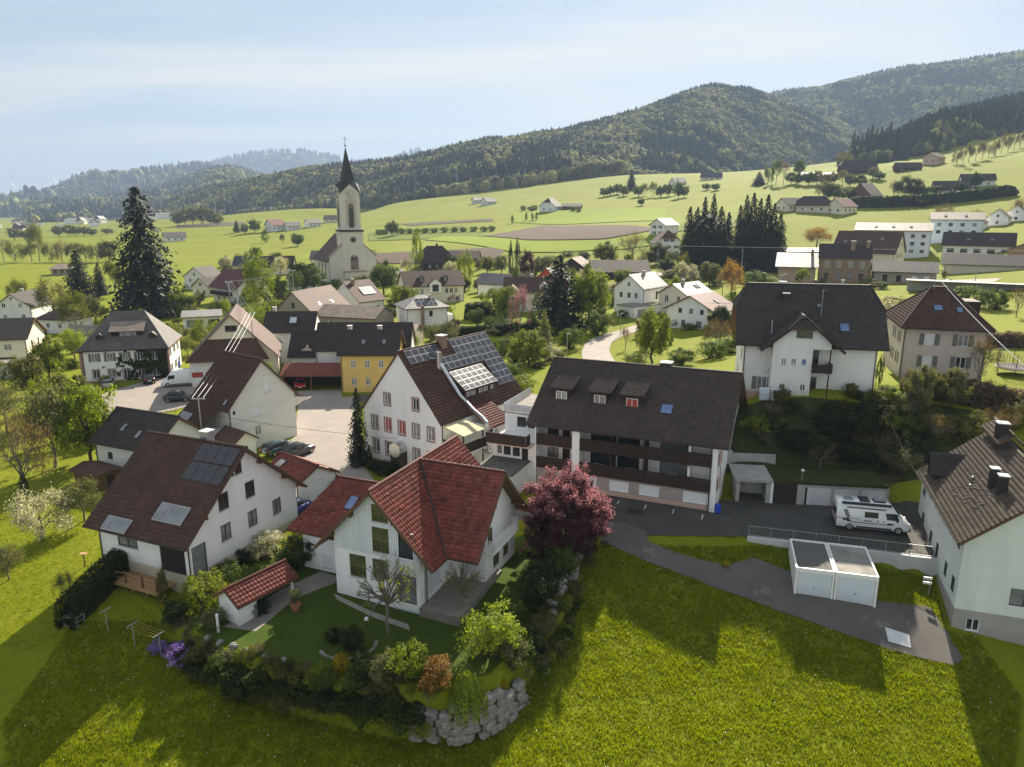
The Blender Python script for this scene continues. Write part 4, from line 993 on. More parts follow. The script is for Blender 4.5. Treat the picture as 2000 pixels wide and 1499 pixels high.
for zz in (0.55, 0.95):
 MB().tube([(-2.5, -1.8, zz), (-1.7, -1.8, zz - 0.16), (-0.9, -1.8, zz), (0, -1.8, zz - 0.16), (0.9, -1.8, zz), (1.6, -1.8, zz - 0.15), (2.4, -1.8, zz)], 0.025, 5).build('rope', 'wood_tan', dk)
# red roofed garage behind it
h, ro = house('garage_annex', 'low garage with sunlit red tile roof and skylight behind the brown roof house', -20.9, 67.4, -40, 5.6, 4.2, 2.25, 3.5, 0.25, 0.3, z=-0.35, wall='plaster_white', tiles='tile_red', cat='garage',
 wins=[('E', 0.3, 1.05, 2.4, 2.0, 'p')], sky=[(-1, -1.6, 0.45, 1.0, 1.0, 'pane_curtain')])
# dark barn and its shed
h, ro = house('barn', 'white barn with dark slate-grey roof and two small skylights', -39.3, 75.0, -23.4, 8.6, 6.6, 3.6, 6.4, 0.4, 0.5, z=-0.6, wall='plaster_stained', tiles='tile_slate', cat='barn',
 wins=[('S', -2.2, 2.2, 0.7, 0.8, 'k'), ('S', 1.2, 1.6, 1.1, 1.6, 'd')], sky=[(-1, -1.3, 0.5, 0.55, 1.0), (-1, 1.3, 0.62, 0.55, 1.0)])
house('garden_shed', 'small brown plank shed with flat brown roof beside the barn', -42.6, 70.2, -30, 4.0, 2.6, 2.1, 2.55, 0.35, 0.3, z=-1.0, wall='wood_brown', roof='roof_brown', cat='shed', wins=[('S', -0.6, 1.1, 0.6, 0.7, 'b'), ('E', 0.1, 0.95, 0.85, 1.8, 'd')], gutter=False)

# --- red tiled house with cross wing
rh = thing('dwelling_house', 'white house with bright red cross-gabled tile roof and timber-clad front', 'house', (-7.55, 54.65, -1.9), R(67.4))
L_, W_, he_, hr_ = 12.8, 7.3, 4.2, 9.4
wb = MB()
tfW = face_tf('W', L_, W_); tfE = face_tf('E', L_, W_); tfN = face_tf('N', L_, W_)
fw = [(0.48, 7.55, 1.4, 1.35, 'og'), (0.45, 5.45, 1.45, 2.0, 'og'), (-1.63, 2.98, 1.45, 1.85, 'og'), (0.3, 3.1, 1.25, 1.6, 'o'), (2.6, 1.95, 1.5, 2.2, 'k'), (2.55, 5.4, 1.2, 2.0, 'k')]
hol = [(u - w_ / 2, u + w_ / 2, z_ - h_ / 2, z_ + h_ / 2) for u, z_, w_, h_, s_ in fw]
zt = hr_ - 0.2; zs = hr_ - (hr_ - he_) * (W_ / 2) / (W_ / 2 + 1.4) - 0.2
wall_face(wb, tfW, [(-W_ / 2, -1.2), (W_ / 2, -1.2), (W_ / 2, zs), (0, zt), (-W_ / 2, zs)], hol)
wall_face(wb, tfE, [(-W_ / 2, -1.2), (W_ / 2, -1.2), (W_ / 2, zs), (0, zt), (-W_ / 2, zs)], [])
wall_face(wb, tfN, [(-L_ / 2, -1.2), (L_ / 2, -1.2), (L_ / 2, zs), (-L_ / 2, zs)], [])
# right side behind the terrace, cross wing
tfS = lambda u, v, d: (u, -W_ / 2 + d, v)
wall_face(wb, tfS, [(-L_ / 2, -1.2), (L_ / 2, -1.2), (L_ / 2, zs), (-L_ / 2, zs)], [(-5.6, -3.4, 0.85, 3.1)])
cwx0, cwx1, cwy = -1.4, 4.6, -6.5
crx = 0.25
def cz(xx): return hr_ - abs(xx - crx) * (hr_ - 4.3) / 5.1 - 0.2
tfc = lambda u, v, d: (u, cwy + d, v)
wall_face(wb, tfc, [(cwx0, -1.2), (cwx1, -1.2), (cwx1, cz(cwx1)), (crx, cz(crx)), (cwx0, cz(cwx0))], [(0.2, 1.4, 1.2, 2.7), (-0.9, 0.1, 3.6, 4.9), (2.2, 3.3, 1.2, 2.7), (0.0, 0.9, 6.2, 7.4)])
tfd = lambda u, v, d: (cwx0 + d, u, v)
wall_face(wb, tfd, [(cwy, -1.2), (-W_ / 2, -1.2), (-W_ / 2, 6.0), (cwy, 6.0)], [(-5.9, -4.7, 1.0, 3.0)])
wb.poly([(cwx1, cwy, -1.2), (cwx1, -W_ / 2, -1.2), (cwx1, -W_ / 2, cz(cwx1)), (cwx1, cwy, cz(cwx1))])
wb.build('wall', 'plaster_clean', rh)
for u, z_, w_, h_, s_ in fw: window(rh, tfW, 'W', u, z_, w_, h_, s_)
for u0, u1, v0, v1, st in ((0.2, 1.4, 1.2, 2.7, 'o'), (-0.9, 0.1, 3.6, 4.9, 'o'), (2.2, 3.3, 1.2, 2.7, 'o'), (0.0, 0.9, 6.2, 7.4, 'o')):
 window(rh, tfc, 'S', (u0 + u1) / 2, (v0 + v1) / 2, u1 - u0, v1 - v0, st)
window(rh, tfd, 'W', -5.3, 2.0, 1.2, 2.0, 'bl'); window(rh, tfS, 'S', -4.5, 1.97, 2.2, 2.25, 'bl')
# plinth stripe and timber siding of the front gable
MB().box(-L_ / 2 - 0.025, -L_ / 2 - 0.003, -W_ / 2 + 0.02, W_ / 2 - 0.02, -1.2, 0.35).build('plinth', 'plaster_bluewhite', rh)
sd = MB(); bw = 0.15
for i in range(int(W_ / bw)):
 y0 = -W_ / 2 + i * bw; yc_ = y0 + bw / 2
 ztop = hr_ - 0.25 - abs(yc_) * (hr_ - he_) / (W_ / 2 + 1.4)
 segs = [(4.25, ztop)]
 for u, z_, w_, h_, s_ in fw:      # wall u runs to -y
  if abs(-u - yc_) < w_ / 2 + bw * 0.5:
   ns = []
   for a, b in segs:
    if z_ + h_ / 2 + 0.05 > a and z_ - h_ / 2 - 0.05 < b:
     if z_ - h_ / 2 - 0.05 > a: ns.append((a, z_ - h_ / 2 - 0.05))
     if z_ + h_ / 2 + 0.05 < b: ns.append((z_ + h_ / 2 + 0.05, b))
    else: ns.append((a, b))
   segs = ns
 for a, b in segs:
  if b - a > 0.05: sd.box(-L_ / 2 - 0.05 - 0.012 * (i % 2), -L_ / 2 - 0.004, y0 + 0.008, y0 + bw - 0.008, a, b)
sd.build('timber_siding', 'timber_white', rh)
# roof: main, cross wing, left wing
X0, Y0 = L_ / 2 + 0.55, W_ / 2 + 1.4
sl_ = (hr_ - he_) / Y0
main = [[(-X0, -Y0, he_), (X0, -Y0, he_), (X0, 0, hr_), (-X0, 0, hr_)], [(X0, Y0, he_), (-X0, Y0, he_), (-X0, 0, hr_), (X0, 0, hr_)]]
ro = add_roof(rh, main, 'roof_red', 'tile_red', caps=[((-X0, 0, hr_), (X0, 0, hr_))], amp=0.045)
zc0 = hr_ + 0.012; ye = -7.5
cross = [[(crx - 5.1, ye, 4.3), (crx, ye, zc0), (crx, -0.05, zc0), (crx - 5.1, -4.9, 4.3)], [(crx, ye, zc0), (crx + 5.1, ye, 4.3), (crx + 5.1, -4.9, 4.3), (crx, -0.05, zc0)]]
cross = [c[::-1] for c in cross]
rc = add_roof(rh, cross, 'roof_red', 'tile_red', name='wing_roof', caps=[((crx, ye, zc0), (crx, -0.1, zc0))], amp=0.045)
MB().tube([(crx, -0.15, zc0 + 0.02), (crx - 5.1, -4.95, 4.33)], 0.11, 6).build('valley', 'tile_dark', rc)
left = [[(-5.1, 2.4, 4.1), (-0.2, 0.4, 7.0), (-0.2, 7.6, 7.0), (-5.1, 9.2, 4.1)][::-1], [(-0.2, 0.4, 7.0), (4.6, 3.4, 4.1), (4.6, 9.2, 4.1), (-0.2, 7.6, 7.0)][::-1], [(-5.1, 9.2, 4.1), (-0.2, 7.6, 7.0), (4.6, 9.2, 4.1)][::-1]]
rl = add_roof(rh, left, 'roof_red', 'tile_red', name='garage_roof', caps=[((-0.2, 1.8, 7.0), (-0.2, 7.6, 7.0))])
o_, u_, v_, n_ = plane_axes(left[0])
mtx = Matrix((u_, v_, n_)).transposed().to_4x4(); mtx.translation = Vector((-2.2, 4.9, 4.1 + 2.9 * 2.9 / 4.9)); panel(rl, mtx, 0.8, 1.35, 'skylight', 'pane_blue', 'metal_dark', 0.14, th=0.14)
gw = MB(); tfg = lambda u, v, d: (-4.2 + d, -u, v)
wall_face(gw, tfg, [(-8.4, -1.2), (-3.6, -1.2), (-3.6, 4.4), (-8.4, 4.4)], [(-5.3, -4.4, 0.9, 2.0), (-6.5, -5.6, 0.9, 2.0)])
gw.poly([(-4.2, 8.4, -1.2), (4.0, 8.4, -1.2), (4.0, 8.4, 4.4), (-4.2, 8.4, 4.4)])
gw.build('garage_wall', 'plaster_clean', rh)
window(rh, tfg, 'W', -4.85, 1.45, 0.9, 1.1, 'bl'); window(rh, tfg, 'W', -6.05, 1.45, 0.9, 1.1, 'bl')
# barge boards, purlins, gutter, snow hooks
for sy in (-1, 1): MB().beam((-X0 - 0.03, 0, hr_ - 0.12), (-X0 - 0.03, sy * Y0, he_ - 0.12), 0.06, 0.26).build('barge_board', 'wood_brown', rh)
for sx in (-1, 1): MB().beam((crx, ye - 0.03, zc0 - 0.12), (crx + sx * 5.1, ye - 0.03, 4.18), 0.06, 0.26).build('barge_board', 'wood_brown', rh)
for yy in (-3.6, -1.8, 1.8, 3.6): MB().box(-X0 + 0.05, -L_ / 2, yy - 0.08, yy + 0.08, hr_ - abs(yy) * sl_ - 0.5, hr_ - abs(yy) * sl_ - 0.26).build('purlin', 'wood_brown', rh)
for xx in (-3.2, 0.25, 3.6): MB().box(crx + xx - 0.09, crx + xx + 0.09, ye + 0.05, cwy, cz(crx + xx) - 0.32, cz(crx + xx) - 0.06).build('purlin', 'wood_brown', rh)
MB().tube([(-X0, -Y0 - 0.05, he_ - 0.06), (-4.9, -Y0 - 0.05, he_ - 0.06)], 0.07, 6).build('gutter', 'gutter_brown', rh)
MB().tube([(crx - 5.15, -5.0, 4.22), (crx - 5.15, ye, 4.22)], 0.07, 6).build('gutter', 'gutter_brown', rh)
MB().tube([(-6.2, -Y0 - 0.05, he_ - 0.1), (-5.65, -3.8, he_ - 0.45), (-5.65, -3.78, 0.8)], 0.05, 6).build('downpipe', 'gutter_brown', rh)
hk = MB()
for i in range(10): hk.cbox((-5.6 + i * 1.25, -0.7, hr_ - 0.7 * sl_ + 0.1), (0.14, 0.1, 0.1))
hk.build('snow_hook', 'terracotta', ro)
MB().tube([(4.9, -1.4, hr_ - 1.4 * sl_ - 0.1), (4.9, -1.4, hr_ - 1.4 * sl_ + 0.75)], 0.09, 8).build('vent_pipe', 'terracotta', ro)
# terrace pillar, floor, balconies
MB().box(-5.75, -5.35, -3.65, -3.2, -1.0, 4.5).build('pillar', 'plaster_clean', rh)
MB().box(-6.6, 1.0, -6.9, -W_ / 2, -1.2, 0.82).build('terrace', 'paving', rh)
bl = MB().box(-L_ / 2 - 0.95, -L_ / 2 - 0.003, -3.75, -1.55, 3.7, 3.86).build('balcony', 'plaster_clean', rh)
def rail(parent, pts, z0, z1, m='white_paint', step=0.13):
 q = MB()
 for (ax, ay), (bx, by) in zip(pts[:-1], pts[1:]):
  n = max(1, int(math.hypot(bx - ax, by - ay) / step))
  for i in range(n + 1): q.beam((ax + (bx - ax) * i / n, ay + (by - ay) * i / n, z0), (ax + (bx - ax) * i / n, ay + (by - ay) * i / n, z1 - 0.22), 0.075, 0.03)
  for zz in (z1, z1 - 0.18): q.beam((ax, ay, zz), (bx, by, zz), 0.05, 0.06)
 return q.build('railing', m, parent)
rail(bl, [(-L_ / 2 - 0.05, -1.6), (-L_ / 2 - 0.92, -1.6), (-L_ / 2 - 0.92, -3.72), (-L_ / 2 - 0.05, -3.72)], 3.86, 4.85)
b2 = MB().box(-1.6, 3.4, -7.35, -6.5, 3.3, 3.45).build('balcony', 'plaster_clean', rh)
rail(b2, [(-1.55, -6.55), (-1.55, -7.3), (3.35, -7.3), (3.35, -6.55)], 3.45, 4.4)
# garden shed
h, ro = house('garden_shed', 'small white garden shed with long red tile roof beside the lawn', -18.9, 48.6, 56, 4.9, 2.2, 1.85, 2.75, 0.25, 0.35, z=-1.95, wall='plaster_white', tiles='tile_red', cat='shed', faces='W', wins=[('W', 0.0, 1.2, 0.7, 0.75, 'bl')], gutter=False, amp=0.03)
MB().box(-2.44, -0.9, -1.1, -1.0, -0.6, 2.0).build('side_wall', 'plaster_white', h); MB().box(-2.44, -0.9, 1.0, 1.1, -0.6, 2.0).build('side_wall', 'plaster_white', h); MB().box(-0.98, -0.9, -0.998, 0.998, -0.6, 2.1).build('back_wall', 'plaster_white', h)
for xx in (2.3,):
 for yy in (-1.05, 1.05): MB().box(xx - 0.08, xx + 0.08, yy - 0.08, yy + 0.08, -0.6, 2.0).build('post', 'white_paint', h)
for yy in (-1.05, 1.05): MB().box(-0.9, 2.4, yy - 0.06, yy + 0.06, 1.82, 1.98).build('beam', 'white_paint', h)
MB().box(-0.9, 2.3, 1.0, 1.04, 0.3, 0.42).build('rail', 'wood_dark', h)

# --- inn with steep white gable
G_ = (14.9, 11.2, 5.82, 12.7, 0.12)
gw_ = [('W', -1.89, 7.34, 0.82, 1.25, 's'), ('W', 2.20, 7.38, 0.82, 1.25, 's'), ('W', -3.91, 4.46, 0.85, 1.4, 'sc'), ('W', -1.93, 4.48, 0.85, 1.4, 'sr'), ('W', 0.10, 4.46, 0.85, 1.4, 'sr'), ('W', 2.13, 4.5, 0.85, 1.4, 'sc'), ('W', 4.21, 4.49, 0.85, 1.4, 'sc'),
  ('W', -3.88, 1.78, 0.85, 1.45, 's'), ('W', -1.92, 1.76, 0.85, 1.45, 's'), ('W', 0.1, 1.76, 0.85, 1.45, 's'), ('W', 2.12, 1.78, 0.85, 1.45, 's'), ('W', 4.2, 1.78, 0.85, 1.45, 's')]
inn, ro = house('inn', 'large white inn with steep gable, solar panels and silver flue pipe', -7.53, 79.9, 54.97, 14.9, 11.2, 5.82, 12.7, 0.15, 0.12, z=-0.08, wall='plaster_clean', tiles='tile_brown', wins=gw_, plinth=0.25, plinth_m='sandstone', cat='inn', amp=0.03, chims=[(-0.7, -0.02, 0.9, 0.9, 'brick_brown')])
def parray(u0, u1, v0, v1, nc, nr_, glass_m='solar_glass'):
 sl = math.hypot(G_[1] / 2 + G_[4], G_[3] - G_[2])
 for i in range(nc):
  for j in range(nr_):
   panel(ro, slope_matrix(*G_, -1, u0 + (u1 - u0) * (i + 0.5) / nc, v0 + (v1 - v0) * (j + 0.5) / nr_), (u1 - u0) / nc - 0.03, (v1 - v0) * sl / nr_ - 0.03, 'solar_panel', glass_m, lift=0.16)
parray(-6.9, -1.85, 0.015, 0.195, 5, 2); parray(0.45, 7.3, 0.01, 0.195, 7, 2); parray(-2.75, 4.2, 0.205, 0.385, 7, 2); parray(4.25, 7.3, 0.205, 0.77, 3, 6)
dz = shed_dormer(inn, 0.5, -4.45, 6.7, 5.4, 1.55, -2.45, 9.75, 'roof_wine', 'roof_brown', [(-2.0, 0.85, 0.62, 0.95, 'l'), (-1.15, 0.85, 0.62, 0.95, 'l'), (0.2, 0.85, 0.62, 0.95, 'l'), (1.1, 0.85, 0.62, 0.95, 'l'), (2.25, 0.85, 0.45, 0.95, 'l')], oh=0.3)
ds = (9.75 - 8.25) / 2.0
for i in range(6):
 for j in range(4):
  p = Vector((0.5 - 2.85 + 5.7 * (i + 0.5) / 6, -4.75 + 2.3 * (j + 0.5) / 4, 0)); p.z = 8.35 - 0.3 * ds + (p.y + 4.75) * ds + 0.0
  up = Vector((0, 1, ds)).normalized(); n_ = Vector((1, 0, 0)).cross(up); m_ = Matrix((Vector((1, 0, 0)), up, n_)).transposed().to_4x4(); m_.translation = p
  panel(dz, m_, 0.92, 2.3 * math.hypot(1, ds) / 4 - 0.03, lift=0.10)
# lean-to below the dormer, white wall under it, glass awning, balcony
lean = [[(-2.6, -8.3, 4.7), (1.4, -8.3, 4.7), (1.4, -4.5, 6.75), (-2.6, -4.5, 6.75)]]
add_roof(inn, lean, 'roof_wine', 'tile_red', name='lean_roof', t=0.15, amp=0.03)
MB().box(-2.3, 1.1, -7.9, -5.55, -1, 4.8).build('lean_wall', 'plaster_clean', inn)
window(inn, lambda u, v, d: (u, -7.9 + d - 0.1, v), 'S', -1.1, 3.9, 0.55, 0.6, 'w')
aw = MB(); aw.prism([(-7.2, -5.75, 5.5), (-7.0, -8.2, 4.85), (-3.7, -8.3, 4.85), (-3.9, -5.75, 5.5)], (0, 0, 0.05)); aw.build('awning', 'awning', inn)
for xx in (-7.0, -3.8): MB().box(xx - 0.06, xx + 0.06, -8.2, -8.08, 0, 4.86).build('awning_post', 'wood_dark', inn)
MB().box(-7.2, -3.6, -8.5, -5.61, 2.95, 3.12).build('balcony_slab', 'plaster_clean', inn)
parapet(inn, [(-7.2, -5.7), (-7.2, -8.5), (-3.6, -8.5)], 3.12, 4.1)
MB().tube([(-3.15, -1.75, 10.2), (-3.15, -1.75, 12.2)], 0.34, 10).build('flue_stack', 'metal_zinc', inn)
fp = [(-3.15, -2.0, 10.9), (-3.15, -2.5, 10.35), (-3.05, -4.6, 7.75), (-2.7, -5.1, 7.1), (-2.9, -6.2, 6.45), (-3.5, -7.9, 6.0), (-3.7, -8.6, 5.6), (-3.75, -8.85, 4.9), (-3.8, -8.9, 2.7)]
fl = MB()
for a, b in zip(fp[:-1], fp[1:]):
 n = max(1, int((Vector(b) - Vector(a)).length / 0.8))
 for i in range(n): fl.tube([Vector(a).lerp(Vector(b), i / n), Vector(a).lerp(Vector(b), (i + 0.97) / n)], 0.19, 10)
 fl.tube([Vector(b) + (Vector(a) - Vector(b)).normalized() * 0.04, Vector(b) + (Vector(b) - Vector(a)).normalized() * 0.04], 0.225, 10)
fl.build('flue_pipe', 'metal_zinc', inn, smooth=False)
MB().cbox((-3.8, -8.9, 2.6), (1.0, 0.8, 0.25)).build('flue_box', 'metal_grey', inn)
MB().box(-7.46 - 1.0, -7.46, -0.75, 0.75, -0.5, 2.5).build('porch', 'shutter_dark', inn)
MB().tube([(-8.6, 0.0, 2.25), (-7.42, 0.0, 2.25)], 0.8, 16).build('porch_canopy', 'metal_zinc', inn)
# --- link building between inn and hotel
lk = thing('terrace_building', 'white flat-roofed link with brown boarded terrace between inn and hotel', 'building', (13.5, 72.51, -0.05), R(-23.3))
lw = MB(); tl = lambda u, v, d: (u, -7.5 + d, v)
lh = [(-13.1, -12.6, 2.7, 4.0), (-12.4, -11.6, 2.6, 3.95), (-11.4, -10.6, 2.6, 3.95), (-10.4, -9.7, 2.25, 4.05)]
wall_face(lw, tl, [(-13.6, -1), (-8.95, -1), (-8.95, 4.25), (-13.6, 4.25)], lh)
tl2 = lambda u, v, d: (u, -4.9 + d, v)
wall_face(lw, tl2, [(-13.4, 4.2), (-8.95, 4.2), (-8.95, 6.3), (-13.4, 6.3)], [(-12.0, -11.0, 4.9, 6.0), (-10.8, -9.9, 4.9, 6.0)])
lw.poly([(-13.6, 4.25, 4.25), (-13.6, -7.5, 4.25), (-8.95, -7.5, 4.25), (-8.95, 4.25, 4.25)][::-1]); lw.poly([(-13.4, -4.9, 4.2), (-13.4, 3, 4.2), (-13.4, 3, 6.3), (-13.4, -4.9, 6.3)]); lw.poly([(-13.6, -7.5, -1), (-13.6, 3, -1), (-13.6, 3, 4.25), (-13.6, -7.5, 4.25)])
lw.build('wall', 'plaster_clean', lk)
for a, b, c, d in lh[:3]: window(lk, tl, 'S', (a + b) / 2, (c + d) / 2, b - a, d - c, 'k')
window(lk, tl, 'S', -10.05, 3.15, 0.7, 1.8, 'd', 'door')
window(lk, tl2, 'S', -11.5, 5.45, 1.0, 1.1, 'k'); window(lk, tl2, 'S', -10.35, 5.45, 0.9, 1.1, 'k')
MB().box(-13.6, -8.95, -4.95, 3.0, 6.3, 6.45).build('flat_roof', 'membrane_pale', lk)
pn = MB()
for i in range(7): pn.box(-13.5 + i * 0.65, -13.5 + i * 0.65 + 0.62, -4.95, -4.91, 6.5, 7.3)
for i in range(9): pn.box(-13.55, -13.51, -4.8 + i * 0.85, -4.8 + i * 0.85 + 0.8, 6.5, 7.3)
pn.build('terrace_screen', 'collector_glass', lk)
MB().box(-13.6, -8.95, -9.1, -7.5, 4.12, 4.24).build('balcony_slab', 'plaster_rose', lk)
parapet(lk, [(-13.6, -7.5), (-13.6, -9.1), (-9.3, -9.1), (-9.3, -8.1)], 4.25, 5.3)
MB().box(-13.6, -9.6, -12.2, -7.503, -1.0, 2.2).build('bar_wall', 'plaster_clean', lk)
MB().box(-13.75, -9.45, -12.35, -7.51, 2.202, 2.36).build('bar_roof', 'membrane', lk)

# --- hotel with balconies
ht_, ro = house('hotel', 'long white hotel with dark brown roof, three dormers and two rows of balconies', 13.5, 72.51, -23.3, 17.8, 15.2, 6.34, 11.52, 0.9, 0.4, z=-0.05, wall='plaster_clean', tiles='tile_dark', cat='hotel', faces='ENW', amp=0.045,
 wins=[('E', -5.6, 2.75, 1.1, 2.0, 'b'), ('E', -5.6, 5.0, 1.1, 1.8, 'b')], sky=[(-1, 3.5, 0.6, 1.15, 1.2, 'pane_blue')], chims=[(2.2, 0.08, 0.75, 1.1, 'tile_slate')])
H_ = (17.8, 15.2, 6.34, 11.52, 0.4)
hb_ = MB(); yb = -7.6; yr = -5.9
tg = lambda u, v, d: (u, yb + d, v); tr_ = lambda u, v, d: (u, yr + d, v)
panels_ = [(-3.4, 1.05, 1.9, 1.05), (-0.19, 1.05, 1.9, 1.05), (2.74, 1.05, 1.9, 1.05), (7.1, 1.05, 2.3, 1.05)]
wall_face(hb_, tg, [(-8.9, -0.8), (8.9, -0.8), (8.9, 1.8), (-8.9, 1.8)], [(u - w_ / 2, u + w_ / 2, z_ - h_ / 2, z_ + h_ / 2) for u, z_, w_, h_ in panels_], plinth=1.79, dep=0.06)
ub = [(-7.6, 3.0, 1.2, 1.1, 'b'), (-6.2, 2.85, 0.8, 1.75, 'd'), (-7.6, 5.4, 1.2, 1.1, 'b'), (-6.2, 5.15, 0.8, 1.6, 'd')]
for base in (1.95, 4.35):
 for u, ww in ((-2.5, 2.3), (0.2, 2.2), (4.6, 2.6)): ub.append((u, base + 0.98, ww, 1.75, 'k'))
wall_face(hb_, tr_, [(-8.9, 1.75), (8.9, 1.75), (8.9, 6.6), (-8.9, 6.6)], [(u - w_ / 2, u + w_ / 2, z_ - h_ / 2, z_ + h_ / 2) for u, z_, w_, h_, s_ in ub])
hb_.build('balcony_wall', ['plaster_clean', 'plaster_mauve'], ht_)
for u, z_, w_, h_ in panels_: window(ht_, tg, 'S', u, z_, w_, h_, 'p', 'garage_panel')
for u, z_, w_, h_, s_ in ub: window(ht_, tr_, 'S', u, z_, w_, h_, s_, 'door' if s_ == 'd' else 'window')
MB().box(-8.9, 8.9, yb - 0.02, yb - 0.003, -0.8, 0.42).build('plinth', 'plaster_rose', ht_)
for z_ in (1.8, 4.2):
 MB().box(-8.9, 8.9, yb - 0.05, yr - 0.003, z_, z_ + 0.16).build('balcony_slab', 'plaster_rose', ht_)
 parapet(ht_, [(-4.2, yb - 0.12), (8.4, yb - 0.12)], z_ + 0.02, z_ + 1.18)
 parapet(ht_, [(-8.85, yb - 0.05), (-5.0, yb - 0.05)], z_ + 0.05, z_ + 1.15)
for u, w_ in ((-4.6, 0.75), (8.62, 0.5), (-8.82, 0.14)): MB().box(u - w_ / 2, u + w_ / 2, yb - 0.16, yr, -0.8, 6.5).build('pillar', 'plaster_clean', ht_)
for z_ in (1.96, 4.36):
 for u in (-1.1, 2.1, 6.3): MB().box(u - 0.08, u + 0.08, yb + 0.05, yr - 0.003, z_, z_ + 2.0).build('balcony_divider', 'shutter_dark' if u < 6 else 'plaster_clean', ht_)
 MB().box(6.4, 8.4, yr - 0.25, yr - 0.003, z_, z_ + 2.1).build('balcony_blind_wall', 'plaster_clean', ht_)
 for u in (-2.4, 0.6, 4.6):
  tb = MB().box(u - 0.5, u + 0.5, yb + 0.35, yb + 0.95, z_ + 0.7, z_ + 0.74)
  for a in (-0.45, 0.45):
   for b in (0.4, 0.9): tb.box(u + a - 0.02, u + a + 0.02, yb + b - 0.02, yb + b + 0.02, z_, z_ + 0.7)
  tb.build('balcony_table', 'white_paint', ht_)
MB().tube([(8.3, yb - 0.25, 6.25), (8.3, yb - 0.25, 0.0)], 0.06, 6).build('downpipe', 'gutter_brown', ht_)
for z_ in (2.0, 4.4): parapet(ht_, [(8.98, yb + 0.1), (8.98, yb + 1.9)], z_, z_ + 1.1, 'plaster_rose')
for i, (u, st) in enumerate(((-7.15, 'l'), (-3.15, 'wc'), (0.12, 'sr'))):
 shed_dormer(ht_, u, -4.85, 8.05, 1.7, 1.5, -2.2, 10.12, 'wood_dark', 'roof_dark', [(0, 0.62, 1.15, 1.05, st)], oh=0.38, tiles='tile_dark')
 MB().box(u - 0.85, u + 0.85, -5.3, -4.7, 7.98, 8.06).build('dormer_apron', 'metal_grey', ht_)
# --- double prefab garage in the lower yard
g2 = thing('double_garage', 'pair of white flat-roofed prefab garages in the lower yard', 'garage', (25.4, 52.6, -2.15), R(-15.5))
for k, (x0, x1, rm) in enumerate(((-2.92, -0.12, 'membrane'), (-0.06, 2.92, 'membrane_pale'))):
 w_ = MB(); w_.box(x0, x1, -2.55, 2.62, -0.6, 2.2, 0)
 for a, b, c, d in ((x0, x1, -2.62, -2.5), (x0, x1, 2.5, 2.62), (x0, x0 + 0.12, -2.5, 2.5), (x1 - 0.12, x1, -2.5, 2.5)): w_.box(a, b, c, d, 2.2, 2.36, 0)
 w_.box(x0, x0 + 0.16, -2.64, -2.55, -0.6, 2.2); w_.box(x1 - 0.16, x1, -2.64, -2.55, -0.6, 2.2); w_.box(x0 + 0.16, x1 - 0.16, -2.64, -2.55, 2.02, 2.2)
 w_.build('garage_body', 'white_paint', g2)
 MB().box(x0 + 0.13, x1 - 0.13, -2.49, 2.49, 2.203, 2.22).build('flat_roof', rm, g2)
 dr = MB().box(x0 + 0.19, x1 - 0.19, -2.60, -2.555, 0.0, 2.0).build('garage_door', 'plaster_bluewhite', g2)
 MB().cbox(((x0 + x1) / 2, -2.62, 0.75), (0.12, 0.04, 0.05)).build('handle', 'metal_dark', dr)
# --- retaining wall with metal fence above it
rw = thing('retaining_wall', 'pale concrete retaining wall between upper car park and lower yard', 'wall', (0, 0, 0))
def wall_run(root, P, zt, zb, t, m, name='wall_section'):
 for (ax, ay, za), (bx, by, zb_) in zip(P[:-1], P[1:]):
  d = Vector((bx - ax, by - ay, 0)); n_ = Vector((d.y, -d.x, 0)).normalized() * t
  q = MB(); q.prism([(ax, ay, zb), (bx, by, zb), (bx + n_.x, by + n_.y, zb), (ax + n_.x, ay + n_.y, zb)], (0, 0, 0))
  a = [(ax, ay), (bx, by), (bx + n_.x, by + n_.y), (ax + n_.x, ay + n_.y)]; zz = [za, zb_, zb_, za]
  q = MB(); n0 = [(x_, y_, zb) for x_, y_ in a]; n1 = [(x_, y_, z_) for (x_, y_), z_ in zip(a, zz)]
  q.poly(n0[::-1]); q.poly(n1)
  for i in range(4): q.poly([n0[i], n0[(i + 1) % 4], n1[(i + 1) % 4], n1[i]])
  q.build(name, m, root)
wall_run(rw, [(20.35, 57.75, -0.42), (24.5, 56.6, -0.42), (29.0, 55.35, -0.45), (33.3, 54.15, -0.5), (34.6, 53.8, -0.5)], 0, -4.2, 0.3, 'concrete_pale')
fc = thing('metal_fence', 'low grey metal railing with wire panels above the retaining wall', 'fence', (0, 0, 0))
fp_ = [Vector((20.4, 57.6, -0.4)).lerp(Vector((34.2, 53.75, -0.48)), i / 8) for i in range(9)]
for i, p in enumerate(fp_):
 MB().beam(p, p + Vector((0, 0, 1.0)), 0.05).build('post', 'metal_grey', fc)
 if i < 8:
  q = fp_[i + 1]; fr_ = MB(); fr_.beam(p + Vector((0, 0, 0.96)), q + Vector((0, 0, 0.96)), 0.035); fr_.beam(p + Vector((0, 0, 0.12)), q + Vector((0, 0, 0.12)), 0.04)
  for k in range(1, 9): a = p.lerp(q, k / 9); fr_.beam(a + Vector((0, 0, 0.12)), a + Vector((0, 0, 0.96)), 0.009)
  fr_.build('fence_panel', 'metal_grey', fc)
